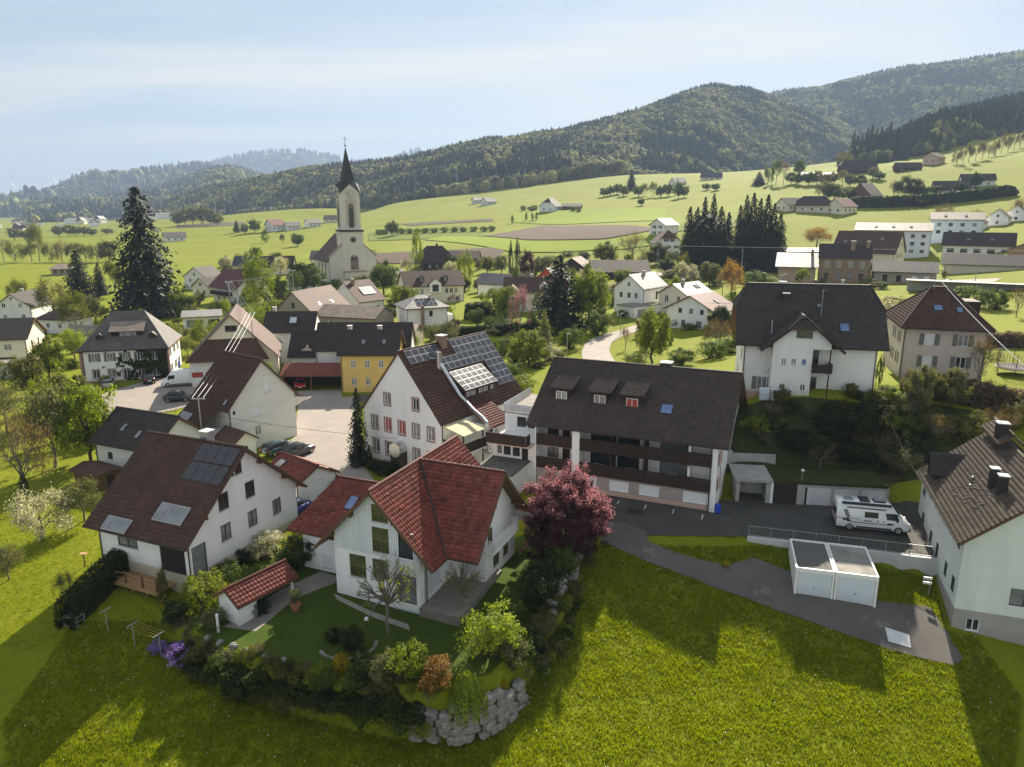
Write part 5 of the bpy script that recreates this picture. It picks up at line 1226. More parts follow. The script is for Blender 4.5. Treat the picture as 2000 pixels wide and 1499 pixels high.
# --- garages dug into the bank
bk = thing('bank_garage', 'old concrete garages dug into the grassy bank beside the hotel', 'garage', (21.3, 64.6, -0.1), R(-8))
def ubox(x0, x1, y0, y1, z0, z1, m, n): return MB().box(x0, x1, y0, y1, z0, z1).build(n, m, bk)
ubox(0, 0.35, -0.1, 4, -0.5, 2.1, 'concrete', 'pillar'); ubox(2.75, 3.15, -0.1, 4, -0.5, 2.1, 'concrete', 'pillar'); ubox(0.35, 2.75, 1.9, 2.2, -0.5, 2.1, 'concrete', 'back_wall'); ubox(0.35, 2.75, -0.1, 1.9, -0.6, 0.14, 'asphalt_dark', 'floor')
ubox(-0.15, 3.3, -0.3, 4, 2.102, 2.36, 'concrete', 'roof_slab'); ubox(3.15, 3.4, -0.14, 0.3, -0.5, 2.1, 'white_paint', 'white_post')
ubox(3.4, 5.6, 0.15, 0.25, -0.5, 2.0, 'wood_dark', 'gate'); ubox(5.6, 6.3, -0.05, 1, -0.5, 2.0, 'concrete', 'pillar'); ubox(3.35, 13.6, -0.05, 3.8, 2.003, 2.3, 'grass_rough_shade', 'turf_roof')
for x0 in (6.5, 8.9, 11.3):
 ubox(x0, x0 + 2.1, 0.0, 0.1, -0.5, 1.75, 'concrete_pale', 'garage_door'); ubox(x0 + 2.1, x0 + 2.4, -0.05, 1, -0.5, 2.0, 'concrete', 'pillar')
ubox(6.3, 13.6, -0.03, 0.4, 1.752, 2.0, 'concrete', 'lintel')
ubox(-0.6, 0.2, 4.2, 4.6, -0.5, 3.6, 'concrete', 'side_wall'); ubox(0.2, 4.4, 4.3, 4.7, 2.36, 3.3, 'concrete', 'upper_wall')
lamp = MB(); lamp.tube([(6.0, 0.3, 2.3), (6.0, 0.3, 3.2)], 0.03, 6); lamp.build('lamp_post', 'metal_grey', bk); MB().lathe((6.0, 0.3, 3.2), [(0.05, 0), (0.16, 0.05), (0.15, 0.18), (0.03, 0.24)], 10).build('lamp_globe', 'white_paint', bk)

# --- pale green house at the right edge
rhs, ro = house('dwelling_house', 'pale mint house with mossy tile roof and grey basement at the right edge', 39.8, 53.5, 71, 15, 10, 7.35, 12.0, 0.45, 0.45, z=-3.7, wall='plaster_mint', tiles='tile_mossy', plinth=2.1, plinth_m='plaster_grey', skirt=2.5, amp=0.05,
 wins=[('N', 0.61, 3.5, 0.95, 1.25, 'k'), ('N', -1.9, 3.5, 0.95, 1.25, 'k'), ('N', -5.4, 3.7, 1.2, 1.3, 'k'), ('N', 6.2, 3.4, 0.95, 1.25, 'k'), ('N', 3.8, 3.4, 0.95, 1.25, 'k'), ('N', -6.2, 6.1, 1.2, 1.0, 'k'),
   ('N', -0.1, 0.7, 1.0, 2.0, 'd'), ('N', -2.3, 0.75, 0.9, 1.0, 'k'), ('W', -1.2, 3.65, 0.95, 1.35, 'k'), ('W', -3.68, 0.98, 0.85, 0.95, 'w'), ('W', 2.4, 3.65, 1.2, 1.35, 'k')])
up2 = [[(2.6, -5.45, 8.15), (7.95, -5.45, 8.15), (7.95, 0, 12.85), (2.6, 0, 12.85)], [(7.95, 0, 12.85), (2.6, 0, 12.85), (2.6, 0.95, 12.06), (7.95, 0.95, 12.06)]]
add_roof(rhs, up2, 'roof_dark', 'tile_mossy', name='upper_roof', caps=[((2.6, 0, 12.85), (7.95, 0, 12.85))])
MB().prism([(2.62, -5.0, 7.8), (2.62, 0, 12.5), (2.62, 0.9, 11.85), (2.62, -0.5, 11.4)], (0.15, 0, 0)).build('step_gable', 'tile_slate', rhs)
for (cx_, cy_, ztop, w_) in ((-2.3, 2.35, 11.5, 0.55), (-3.9, 2.2, 11.5, 0.6), (4.0, 0.5, 13.5, 0.8)):
 MB().box(cx_ - w_ / 2, cx_ + w_ / 2, cy_ - w_ / 2, cy_ + w_ / 2, 9.0, ztop).build('chimney', 'tile_slate', rhs); MB().box(cx_ - w_ / 2 - 0.06, cx_ + w_ / 2 + 0.06, cy_ - w_ / 2 - 0.06, cy_ + w_ / 2 + 0.06, ztop + 0.002, ztop + 0.09).build('chimney_cap', 'concrete_pale', rhs)
dmr = MB(); dmr.prism([(4.0, 4.9, 7.7), (6.8, 4.9, 7.7), (6.8, 4.9, 8.6), (5.4, 4.9, 9.9), (4.0, 4.9, 8.6)], (0, -3.2, 0)); dd = dmr.build('dormer', 'tile_slate', rhs)
drp = [[(3.75, 5.2, 8.5), (5.4, 5.2, 10.05), (5.4, 1.9, 10.05), (3.75, 3.6, 8.5)], [(5.4, 5.2, 10.05), (7.05, 5.2, 8.5), (7.05, 3.6, 8.5), (5.4, 1.9, 10.05)]]
q = MB(); roof_mesh(q, drp, 0.1); q.build('dormer_roof', ['soil', 'wood_dark'], dd); stuff(link('roof_tiles', tile_mesh(drp, 0.3, 0.3, 0.02, 'tile_slate'), dd))
vt = MB()
for a, b in ((0.5, 0.55), (-0.6, 0.62)): zz = 12.0 - 4.65 * b; vt.tube([(a, b * 5.45, zz - 0.1), (a, b * 5.45, zz + 0.35)], 0.08, 7)
vt.build('vent_pipe', 'metal_grey', rhs)
hk = MB()
for i in range(40):
 a, b = random.uniform(-4.5, 1.5), random.uniform(0.45, 0.8); hk.cbox((a, b * 5.45, 12.0 - 4.65 * b + 0.09), (0.16, 0.1, 0.1))
stuff(hk.build('snow_hook', 'tile_mossy', rhs))
for k in range(5): MB().box(-6.6 + k * 2.6, -6.3 + k * 2.6, 5.0, 5.06, 6.4, 6.7).build('vent_grille', 'trim_black', rhs)

# --- big villa with half-hipped roof above the bank
S8 = 0.88
vl, ro = house('villa', 'big cream villa with dark half-hipped roof and stained bay on the bank', 33.0, 81.0, -12.8, 13.5, 9.6, 5.09, 11.1, 0.95, 0.7, z=7.73, kind='halfhip', hip=1.3, hh=0.42, wall='plaster_stained', tiles='tile_slate', plinth=-0.2, plinth_m='plaster_rose', skirt=3.5,
 wins=[('S', -4.6, 0.75, 1.05, 1.45, 'g'), ('E', -2.0, 3.6, 1.0, 1.3, 'w'), ('E', 1.5, 3.6, 1.0, 1.3, 'w'), ('W', 2.5, 3.6, 1.0, 1.3, 'b'), ('W', -1.0, 1.0, 1.0, 1.3, 'b')],
 sky=[(-1, 3.45, 0.69, 0.95, 1.05, 'pane_blue'), (-1, 1.0, 0.35, 0.4, 0.5)], chims=[(-2.4, -0.27, 0.75, 0.65, 'tile_slate'), (-2.6, 0.12, 0.9, 0.7, 'tile_slate')])
yv = -4.8; yf = -4.8 - 1.76; cx = -1.05
bw_ = MB(); tb_ = lambda u, v, d: (u, yf + d, v)
bws = [(-0.93, 6.64, 1.64, 1.0, 'og'), (-2.76, 3.55, 0.52, 0.72, 'w'), (-1.78, 3.58, 0.52, 0.72, 'w'), (-0.75, 3.58, 0.52, 0.72, 'u'), (-2.73, 0.78, 0.52, 0.75, 'w'), (-1.72, 0.78, 0.52, 0.75, 'bl'), (-0.66, 0.82, 0.52, 0.75, 'w')]
wall_face(bw_, tb_, [(-3.93, -3.0), (0.05, -3.0), (0.05, 5.0), (-3.93, 5.0)], [(u - w_ / 2, u + w_ / 2, z_ - h_ / 2, z_ + h_ / 2) for u, z_, w_, h_, s_ in bws[1:]], plinth=-0.75)
wall_face(bw_, tb_, [(-3.93, 5.0), (1.83, 5.0), (1.83, 5.55), (0.25, 7.1), (-2.35, 7.1), (-3.93, 5.55)], [(-1.75, -0.11, 6.14, 7.08)])
bw_.poly([(-3.93, yf, -3), (-3.93, yv, -3), (-3.93, yv, 5.6), (-3.93, yf, 5.6)]); bw_.poly([(0.05, yf, -3), (0.05, yv, -3), (0.05, yv, 5.1), (0.05, yf, 5.1)]); bw_.poly([(1.83, yf, 5), (1.83, yv, 5), (1.83, yv, 5.6), (1.83, yf, 5.6)]); bw_.poly([(0.05, yf, 5.0), (1.83, yf, 5.0), (1.83, yv, 5.0), (0.05, yv, 5.0)])
bw_.build('bay_wall', ['plaster_stained', 'plaster_rose'], vl)
for u, z_, w_, h_, s_ in bws: window(vl, tb_, 'S', u, z_, w_, h_, s_)
tv_ = lambda u, v, d: (u, yv + d - 0.11, v)
window(vl, tv_, 'S', 0.6, 3.62, 0.75, 1.95, 'b', 'door'); window(vl, tv_, 'S', 0.62, 0.75, 0.7, 1.8, 'b', 'door')
MB().box(0.05, 2.05, yf - 0.1, yv, 2.35, 2.5).build('balcony_slab', 'concrete', vl); parapet(vl, [(0.05, yf - 0.1), (2.05, yf - 0.1), (2.05, yv)], 2.5, 3.35)
MB().box(1.75, 1.87, yf + 0.02, yf + 0.14, -1, 5.0).build('post', 'wood_dark', vl); MB().prism([(-0.2, yf - 1.0, -0.7), (3.4, yf - 1.0, -0.9), (3.4, yv, -0.1), (-0.2, yv, 0.0)], (0, 0, 0.12)).build('porch_roof', 'roof_wine', vl)
zb2, zr2 = 4.85, 8.35; half = 4.15; yo = yf - 0.55
def bz(dx_): return zr2 - (zr2 - zb2) * dx_ / half
bp = [[(cx - half, yo, zb2), (cx - half, -4.9, zb2), (cx, -1.6, zr2), (cx, yo + 1.1, zr2), (cx - 1.36, yo, bz(1.36))], [(cx + half, -4.9, zb2), (cx + half, yo, zb2), (cx + 1.36, yo, bz(1.36)), (cx, yo + 1.1, zr2), (cx, -1.6, zr2)], [(cx - 1.36, yo, bz(1.36)), (cx + 1.36, yo, bz(1.36)), (cx, yo + 1.1, zr2)]]
add_roof(vl, bp, 'roof_dark', 'tile_slate', name='bay_roof', caps=[((cx, yo + 1.1, zr2), (cx, -1.8, zr2)), ((cx - 1.36, yo, bz(1.36)), (cx, yo + 1.1, zr2)), ((cx + 1.36, yo, bz(1.36)), (cx, yo + 1.1, zr2))])
for s in (-1, 1): MB().beam((cx + s * 1.36, yo - 0.02, bz(1.36) - 0.12), (cx + s * half, yo - 0.02, zb2 - 0.12), 0.05, 0.22).build('barge_board', 'wood_dark', vl)
MB().tube([(1.1, -3.1, 8.0), (1.1, -3.1, 10.9)], 0.03, 6).build('aerial_mast', 'metal_grey', vl); MB().tube([(-4.0, -4.6, 6.2), (-4.0, -4.6, 7.7)], 0.07, 7).build('vent_pipe', 'metal_grey', vl)
MB().tube([(-2.9, 0.3, 10.5), (-2.9, 0.3, 12.0), (-2.3, 0.3, 12.3)], 0.03, 5).build('aerial', 'metal_grey', vl)

# --- pink hip-roofed house
pk, ro = house('dwelling_house', 'pinkish grey house with brown hipped roof and shuttered windows', 51.9, 88.1, -18, 8.6, 11.2, 6.15, 10.3, 0.45, 0.8, z=7.5, kind='hip', hip=3.9, wall='plaster_pink', tiles='tile_brown', skirt=2.5,
 wins=[('S', -1.55, 4.75, 1.05, 1.35, 'gb'), ('S', 1.9, 4.8, 1.05, 1.35, 'g'), ('S', -1.5, 2.15, 1.05, 1.35, 'gb'), ('S', 1.95, 2.2, 1.05, 1.35, 'g'), ('W', 3.2, 4.7, 0.95, 1.35, 'g'), ('W', 0.0, 4.7, 0.95, 1.35, 'g'), ('W', 3.2, 2.1, 0.95, 1.35, 'g'), ('W', 0.0, 2.1, 0.95, 1.35, 'g'), ('W', 2.4, -0.2, 0.5, 0.4, 'k')],
 sky=[(-1, -0.6, 0.52, 0.95, 1.0, 'pane_blue'), (-1, 1.6, 0.55, 0.65, 0.95, 'pane_blue')])
MB().tube([(-0.6, -0.3, 10.0), (-0.6, -0.3, 12.0)], 0.04, 6).build('wire_mast', 'metal_grey', ro)
MB().box(1.6, 4.9, 1.0, 4.5, 6.3, 8.6).build('dormer', 'roof_brown', pk)

# --- white panelled house with power lines over its roof
wh, ro = house('dwelling_house', 'white panel-clad gable house under the power lines by the plaza', -32.0, 83.8, -37.2, 7.6, 8.6, 5.2, 10.3, 0.3, 0.5, z=-0.05, wall='fibre_panel', tiles='tile_brown', amp=0.03,
 wins=[('E', 0.62, 6.85, 0.75, 1.15, 'bl'), ('E', -0.99, 4.42, 0.78, 1.15, 'bl'), ('E', -0.98, 2.02, 0.82, 1.15, 'wc'), ('E', -3.85, 4.74, 0.32, 0.45, 'k'), ('E', -3.85, 2.28, 0.32, 0.45, 'k')], sky=[(-1, 2.9, 0.87, 0.5, 0.8)])
lp = [[(-3.6, -8.0, 2.6), (2.2, -8.0, 2.6), (2.2, -4.6, 5.35), (-3.6, -4.6, 5.35)]]
add_roof(wh, lp, 'roof_brown', 'tile_brown', name='lean_roof', t=0.15); MB().box(-3.4, 2.0, -7.6, -4.31, -1, 2.7).build('lean_wall', 'plaster_white', wh)
o_, u_, v_, n_ = plane_axes(lp[0]); mtx = Matrix((u_, v_, n_)).transposed().to_4x4(); mtx.translation = Vector((-2.1, -6.6, 2.6 + 1.4 * 2.75 / 3.4)); panel(ro, mtx, 2.0, 1.6, 'skylight', 'pane_sheen', 'metal_grey', 0.12, 4)
house('outbuilding', 'flat-roofed beige outbuilding between the barn and the street', -36.6, 88.5, -30, 5.5, 4.0, 2.6, 2.75, 0.4, 0.4, z=-0.2, kind='flat', wall='plaster_stained', roof='roof_tan', wins=[('S', -1.0, 1.4, 0.8, 1.0, 'b'), ('S', 1.2, 1.4, 0.8, 1.0, 'b')], gutter=False)
house('outbuilding', 'small brown-roofed porch building in front of the panel-clad house', -30.6, 76.6, -37, 3.4, 2.6, 2.6, 3.7, 0.3, 0.3, z=-0.2, wall='plaster_stained', roof='roof_brown', wins=[('S', 0.2, 1.3, 0.9, 1.9, 'd')], gutter=False)

# ------------------------------------------------------------------ village houses further back
house('dwelling_house', 'yellow rendered house with plain brown roof beside the inn', -21.6, 110.1, 0.7, 8.4, 7.2, 5.85, 9.05, 0.5, 0.5, z=0, wall='plaster_yellow', roof='roof_dark',
 wins=row('S', (-2.34, -0.22, 1.86), 4.36, 0.78, 1.12, 'wc') + row('S', (-2.31, -0.22, 1.86), 1.67, 0.78, 1.08, 'wc'), sky=[(-1, -0.9, 0.5, 0.6, 0.9), (-1, 2.2, 0.5, 0.6, 0.9)], chims=[(-3.4, 0.1, 0.8), (1.2, 0.1, 0.8)])
house('dwelling_house', 'dark-roofed house wing touching the back of the yellow house', -24.0, 117.5, 0.7, 15, 7.0, 5.0, 9.0, 0.3, 0.4, wall='plaster_white', roof='roof_dark')
th, ro = house('dwelling_house', 'white and red panelled house with huge brown gable roof facing the street', -45.9, 118.7, 106, 13.4, 13.0, 4.2, 11.3, 0.4, 0.5, z=-0.16, wall='plaster_cream', roof='roof_brown',
 wins=[('W', -4.6, 1.4, 1.4, 1.3, 'wc'), ('W', -1.8, 1.4, 1.4, 1.3, 'wc'), ('W', 0, 9.0, 1.8, 1.0, 'b'), ('W', 4.0, 3.4, 1.0, 1.1, 'bl')])
q = MB(); roof_mesh(q, [[(-8.3, 6.9, 4.3), (-8.3, -5.4, 4.3), (-6.6, -3.4, 7.6), (-6.6, 3.4, 7.6)][::-1]], 0.18); q.build('front_roof', ['roof_brown', 'wood_brown'], th)
pr = MB(); pr.box(-7.6, -6.72, 0.4, 6.3, -1, 4.6); pr.build('front_bay', 'plaster_white', th)
for yy in (1.2, 3.4, 5.4): MB().box(-7.66, -7.603, yy - 0.8, yy + 0.8, 1.7, 2.5).build('red_panel', 'blind_red', th); MB().box(-7.66, -7.603, yy - 0.7, yy + 0.7, 2.9, 4.1).build('window', 'blind_white', th)
kv, ro = house('villa', 'old white villa with sandstone corners and ivy over half its front', -64.4, 120.9, 14.2, 12.7, 11, 5.35, 10.9, 0.5, 0.5, z=-0.4, kind='hip', hip=4.4, wall='plaster_clean', roof='roof_grey',
 wins=row('S', (-4.48, -2.22, 0.04, 2.27, 4.51), 4.1, 0.85, 1.35, 'g') + row('S', (-4.5, -2.24, 2.2, 4.45), 1.4, 0.9, 1.35, 's') + [('S', 0.02, 1.1, 0.95, 1.9, 's')] + row('E', (-3, 0.5, 3.5), 4.1, 0.85, 1.35, 'g') + row('E', (-3, 0.5, 3.5), 1.4, 0.85, 1.35, 'g'), plinth=0.3, plinth_m='sandstone')
for xx in (-6.36, 6.36): MB().box(xx - 0.3, xx + 0.3, -5.55, -5.2, -0.5, 5.4).build('corner_stone', 'sandstone', kv)
shed_dormer(kv, 0.3, -3.9, 6.9, 4.6, 1.2, -1.6, 9.3, 'roof_dark', 'roof_tan', [(0.2, 0.6, 2.4, 0.7, 'l')])
for xx in (-3.6, 4.2): gable_dormer(kv, xx, -4.4, 6.4, 0.9, 1.0, 0.8, 1.6, 'roof_dark', 'roof_grey', (0.6, 0.8, 'b'))
house('shed', 'low white building with pale corrugated roof below the big spruce', -75.2, 174.5, 22, 8.4, 7.6, 2.75, 3.3, 0.4, 0.5, kind='shed', wall='plaster_white', roof='roof_pale', cat='shed', wins=[('S', -1.6, 1.1, 3.6, 1.7, 'k'), ('S', 2.6, 1.1, 2.6, 1.7, 'k')], gutter=False)
house('dwelling_house', 'grey-brown rendered gable house with broad brown roof', -47.5, 172.2, 72, 15.9, 11, 3.4, 8.85, 0.4, 0.55, wall='plaster_brown', roof='roof_brown', wins=[('W', 0, 5.6, 0.9, 1.3, 'b'), ('W', -2.6, 1.6, 0.9, 1.5, 'wc'), ('W', 2.6, 1.6, 0.9, 1.5, 'wc')] + row('S', (-6, -3.6, -1.2, 1.2, 3.6, 6), 1.7, 0.8, 1.3, 'b'), sky=[(-1, -2.8, 0.6, 0.6, 0.9, 'collector_glass'), (-1, 2.5, 0.6, 0.6, 0.9, 'collector_glass')])
house('dwelling_house', 'brown-roofed low house with two small triangular dormers behind the carport', -32.4, 122.0, 2, 9.6, 7.5, 3.2, 7.0, 0.3, 0.4, z=0, wall='plaster_white', roof='roof_dark', wins=row('S', (-3, 0, 3), 1.6, 1.6, 1.3, 'w'))
tw = bpy.context.scene.objects['dwelling_house'] if False else None
for xx in (-34.2, -31.0):
 d = thing('roof_gablet', 'left triangular white gablet on the low brown roof' if xx < -33 else 'right triangular white gablet on the low brown roof', 'dormer', (xx, 118.7, 4.0), R(2)); gable_dormer(d, 0, 0, 0, 2.0, 0.15, 0.75, 2.6, 'plaster_white', 'roof_brown', None)
house('dwelling_house', 'dark-roofed white house with tall skylight behind the timber house', -40.5, 132.5, 4, 9.0, 8.0, 5.6, 8.8, 0.2, 0.3, z=0, wall='plaster_white', roof='roof_dark', sky=[(-1, 0.6, 0.45, 1.3, 1.6, 'collector_glass')], chims=[(-3.2, 0.1, 1.0)])
cp_, ro = house('carport', 'open carport with rusty red tile roof beside the yellow house', -30.5, 110.5, 1, 9.4, 5.0, 2.35, 3.75, 0.3, 0.4, z=0, wall='wood_dark', roof='roof_red', cat='carport', faces='NEW', gutter=False)
for xx in (-4.6, -0.4, 4.5): MB().box(xx - 0.1, xx + 0.1, -2.5, -2.3, 0, 2.4).build('post', 'wood_brown', cp_)
house('dwelling_house', 'white gable house with dark roof at the left picture edge', -130.7, 193.3, 98, 12, 8.4, 4.2, 7.6, 0.4, 0.5, wall='plaster_white', roof='roof_dark', wins=[('W', -2, 4.6, 0.9, 1.1), ('W', 2, 4.6, 0.9, 1.1), ('W', -2, 1.6, 0.9, 1.1), ('W', 2.4, 1.6, 0.9, 1.1), ('W', 0, 6.3, 0.6, 0.6, 'k')], chims=[(1, 0.1, 0.9)])
house('dwelling_house', 'white house with low hipped brown roof next to the leftmost gable', -106.5, 171.0, -10, 9.0, 7.0, 3.4, 5.4, 0.4, 0.5, kind='hip', hip=3.2, wall='plaster_white', roof='roof_brown', wins=row('S', (-1.5, 1.6), 1.9, 0.9, 1.1) + [('E', 0, 1.9, 0.9, 1.1)])
lh_, ro = house('dwelling_house', 'cream gabled house with dark roof and balcony at the lower left edge', -96.7, 132.6, 14, 14.5, 9, 5.4, 8.6, 0.5, 0.5, wall='plaster_cream', roof='roof_dark', wins=row('S', (-1.5, 1.5, 4.2), 3.9, 1.3, 1.1) + [('S', 3.0, 1.2, 4.6, 1.7, 'dk')] + row('E', (-2, 1.2), 3.9, 0.8, 1.5, 'bc'))
MB().box(7.25, 8.5, -1.5, 3.2, 2.5, 2.65).build('balcony_slab', 'concrete', lh_); parapet(lh_, [(7.25, -1.5), (8.5, -1.5), (8.5, 3.2), (7.25, 3.2)], 2.65, 3.5, 'wood_tan')
house('outbuilding', 'small white flat-roofed hut at the left edge below the balcony house', -86.5, 121.0, 14, 4.2, 3.0, 2.3, 2.6, 0.3, 0.3, kind='flat', wall='plaster_clean', roof='roof_pale', wins=[('E', 0, 1.2, 0.7, 0.7)], gutter=False)
house('outbuilding', 'low brown lean-to roof behind the small hut at left', -90.0, 152.0, -8, 7.0, 5.0, 2.4, 4.0, 0.4, 0.5, wall='plaster_cream', roof='roof_grey', wins=[('S', 0, 1.2, 1.2, 1.0)])
house('dwelling_house', 'white gable house beside the big spruce near the meadow', -111.4, 263.0, 76, 10, 8.5, 4.3, 7.6, 0.35, 0.4, wall='plaster_white', roof='roof_dark', wins=[('W', 0, 5.2, 0.8, 1.0, 'b'), ('W', -1.8, 3.0, 0.8, 1.0, 'b'), ('W', 1.8, 3.0, 0.8, 1.0, 'b')])
house('dwelling_house', 'cream cottage with dark roof in front of the meadow gable house', -99.5, 241.0, 60, 9, 8.0, 3.0, 6.0, 0.4, 0.5, wall='plaster_cream', roof='roof_dark', wins=[('W', -1.5, 1.4, 1.4, 1.1), ('W', 1.5, 1.4, 1.4, 1.1), ('W', 0, 3.9, 1.6, 1.0, 'b')])
ch_, ro = house('dwelling_house', 'white chalet with dark balconies and brown shutters', -82.6, 220.8, -38, 13.5, 10.0, 4.7, 9.8, 0.9, 1.2, wall='plaster_clean', roof='roof_wine', wins=[('E', -2.0, 3.9, 0.9, 1.2, 'v'), ('E', 2.2, 3.9, 0.9, 1.2, 'v'), ('E', -2.0, 1.4, 0.9, 1.2, 'v'), ('E', 2.2, 1.4, 0.9, 1.2, 'v'), ('E', 0, 6.6, 0.9, 1.2, 'v')] + row('S', (-4, -1, 2, 5), 1.4, 0.9, 1.3, 'b'), chims=[(2, 0.1, 1.1, 0.9, 'tile_dark')])
MB().box(-6.5, 3.5, -6.2, -5.0, 2.5, 2.65).build('balcony_slab', 'wood_dark', ch_); parapet(ch_, [(-6.5, -5.0), (-6.5, -6.2), (3.5, -6.2), (3.5, -5.0)], 2.65, 3.6)
for a in [(-108, 305, 2, 14, 9, 3.4, 7.2, 'roof_blue', 'plaster_white', 'grey-roofed white house at the edge of the far meadow'), (-95, 300, 8, 11, 9, 3.2, 7.4, 'roof_dark', 'plaster_cream', 'dark gabled house just right of the grey-roofed one'),
   (-78, 318, 4, 17, 9, 3.6, 7.0, 'roof_grey', 'plaster_cream', 'long grey-roofed house left of the church'), (-62, 300, 55, 9, 7, 4, 7.5, 'roof_dark', 'plaster_white', 'small black-roofed gable house close to the church nave'),
   (-72, 250, 40, 8, 7, 3.5, 6.2, 'roof_blue', 'plaster_white', 'slate-roofed white cottage behind the tall pale tree')]:
 house('dwelling_house', a[9], a[0], a[1], a[2], a[3], a[4], a[5], a[6], 0.4, 0.5, wall=a[8], roof=a[7], wins=row('S', (-2, 2), 1.8, 1.0, 1.1) + row('W', (-1.5, 1.5), 1.8, 0.9, 1.1))
qs, ro = house('dwelling_house', 'brown-roofed house with large white solar heat collector beside the church', -41.0, 191.4, 52, 8.4, 11.5, 3.6, 8.6, 0.4, 0.5, wall='plaster_white', roof='roof_brown', wins=row('S', (-2, 0, 2), 1.7, 1.2, 1.1, 'b') + [('E', 2.5, 1.7, 1, 1.2)], chims=[(-2, -0.15, 1.2, 0.8, 'brick_brown')])
panel(ro, slope_matrix(8.4, 11.5, 3.6, 8.6, 0.5, -1, 0.8, 0.52), 4.2, 2.6, 'heat_collector', 'collector_glass', 'metal_grey', 0.15, 4)
house('barn', 'tan-roofed barn range between grey-brown house and yellow house', -36.0, 165.0, -18, 15, 9, 3.4, 5.6, 0.3, 0.4, wall='plaster_brown', roof='roof_tan', cat='barn', wins=row('S', (-4, 3), 1.6, 1.4, 1.3, 'd'))
house('barn', 'low barn with pale sheet roof behind the yellow house', -27.0, 146.0, -6, 16, 9, 3.0, 4.4, 0.3, 0.4, wall='plaster_brown', roof='roof_tan', cat='barn', wins=row('S', (-5, 4), 1.4, 1.4, 1.3, 'd'))
wv, ro = house('dwelling_house', 'modern white cube house with grey hipped roof and solar panels', -21.0, 167.5, 24, 9.6, 9.0, 5.0, 7.4, 0.6, 0.6, kind='hip', hip=4.3, wall='plaster_clean', roof='roof_pale', wins=[('S', 0.8, 3.6, 0.8, 1.3, 'k'), ('E', -3, 3.6, 0.8, 1.3, 'k'), ('E', -1, 3.6, 0.8, 1.3, 'k'), ('E', 1.2, 3.6, 0.8, 1.3, 'k'), ('E', 3, 3.6, 0.8, 1.3, 'k'), ('E', -3, 1.1, 1.0, 1.6, 'k')], chims=[(1.5, -0.3, 0.8, 0.5)])
MB().box(4.85, 7.4, -1.0, 4.4, -1, 2.7).build('annexe', 'plaster_clean', wv); MB().box(7.4, 7.46, -0.3, 1.6, 0.2, 2.2).build('terrace_window', 'pane', wv)
for i in range(5):
 for j in range(2): panel(ro, slope_matrix(9.6, 9.0, 5.0, 7.4, 0.6, -1, -1.6 + i * 0.95, 0.40 + j * 0.28), 0.92, 1.4)
MB().box(-1.7, -1.1, -5.6, -5.0, 0, 5.6).build('chimney', 'brick_brown', wv)
sd_, ro = house('dwelling_house', 'long cream house with brown roof, glazed middle gable and dormers', -23.6, 211.3, 20, 17.1, 10, 5.1, 9.0, 0.45, 0.5, wall='plaster_cream', roof='roof_brown', wins=row('S', (-6.6, -5.2, -3.8, 3.4, 4.8, 6.2), 3.6, 1.0, 1.4, 'w') + row('S', (-6.5, -4, 4, 6.5), 1.2, 0.9, 1.2, 'w') + row('W', (-2, 2), 3.6, 0.9, 1.2))
gable_dormer(sd_, 0, -5.6, 3.2, 3.4, 2.6, 0.8, 5.0, 'plaster_clean', 'roof_brown', (1.8, 2.0, 'k'))
for xx in (-3.6, 3.4): gable_dormer(sd_, xx, -3.8, 6.4, 1.4, 1.0, 0.7, 2.0, 'roof_brown', 'roof_brown', (0.9, 0.9, 'w'))
house('farmhouse', 'old farmhouse with sweeping dark hipped roof behind the poplar', -32.3, 306.3, 14, 11.5, 12.5, 3.0, 9.6, 0.5, 0.6, kind='halfhip', hip=3.0, hh=0.5, wall='wood_dark', roof='roof_dark', cat='farmhouse', wins=row('S', (-3, 0, 3), 1.6, 1.0, 1.1) + row('E', (-3, 0, 3), 1.6, 1.0, 1.1), chims=[(1, 0.05, 1.2, 0.8, 'tile_dark')])
house('barn', 'brown hall roof right of the sweeping farmhouse', -21.0, 316.0, -4, 14, 9, 2.6, 5.6, 0.4, 0.5, wall='wood_dark', roof='roof_brown', cat='barn')
house('shed', 'blue-roofed white shed right of the church', -43.0, 258.0, 40, 9, 7, 3.0, 5.2, 0.3, 0.4, wall='plaster_white', roof='roof_blue', cat='shed', wins=[('W', 0, 1.6, 1, 1)])
house('dwelling_house', 'grey-blue roofed white house with low wing near the twin cypresses', -4.6, 223.4, -22, 9.4, 8.4, 3.6, 6.5, 0.4, 0.5, wall='plaster_white', roof='roof_blue', wins=[('S', 0, 1.8, 1.4, 1.1), ('W', 0, 4.2, 0.7, 0.7)], skirt=3)
tb2, ro = house('dwelling_house', 'white house with glazed corner gable and brown roof behind the magnolia', 5.0, 186.5, -4, 13.5, 9.4, 5.2, 8.6, 0.3, 0.5, wall='plaster_clean', roof='roof_brown', wins=row('S', (-5.6, -3.6, -1.6), 1.4, 0.8, 1.2, 'w') + row('S', (1.4, 3.8), 1.5, 1.0, 1.2) + row('S', (1.4, 3.8), 4.1, 1.0, 1.2), chims=[(0, 0.05, 0.8, 0.7, 'metal_grey')])
gable_dormer(tb2, -4.6, -5.4, 2.6, 3.4, 3.0, 0.75, 4.0, 'plaster_clean', 'roof_brown', (2.2, 2.2, 'l')); gable_dormer(tb2, 3.2, -4.0, 5.6, 2.0, 1.2, 0.7, 3.0, 'plaster_white', 'roof_brown', (1.2, 1.0, 'w'))
MB().box(-6.4, -2.9, -6.6, -4.71, 2.5, 2.65).build('balcony', 'concrete_pale', tb2)
rg, ro = house('dwelling_house', 'narrow gable house with bright red front beside the dark spruce', 12.0, 214.0, 62, 9, 7, 4.6, 8.2, 0.3, 0.4, wall='blind_red', roof='roof_grey', wins=[('W', 0, 5.2, 0.8, 0.9)])
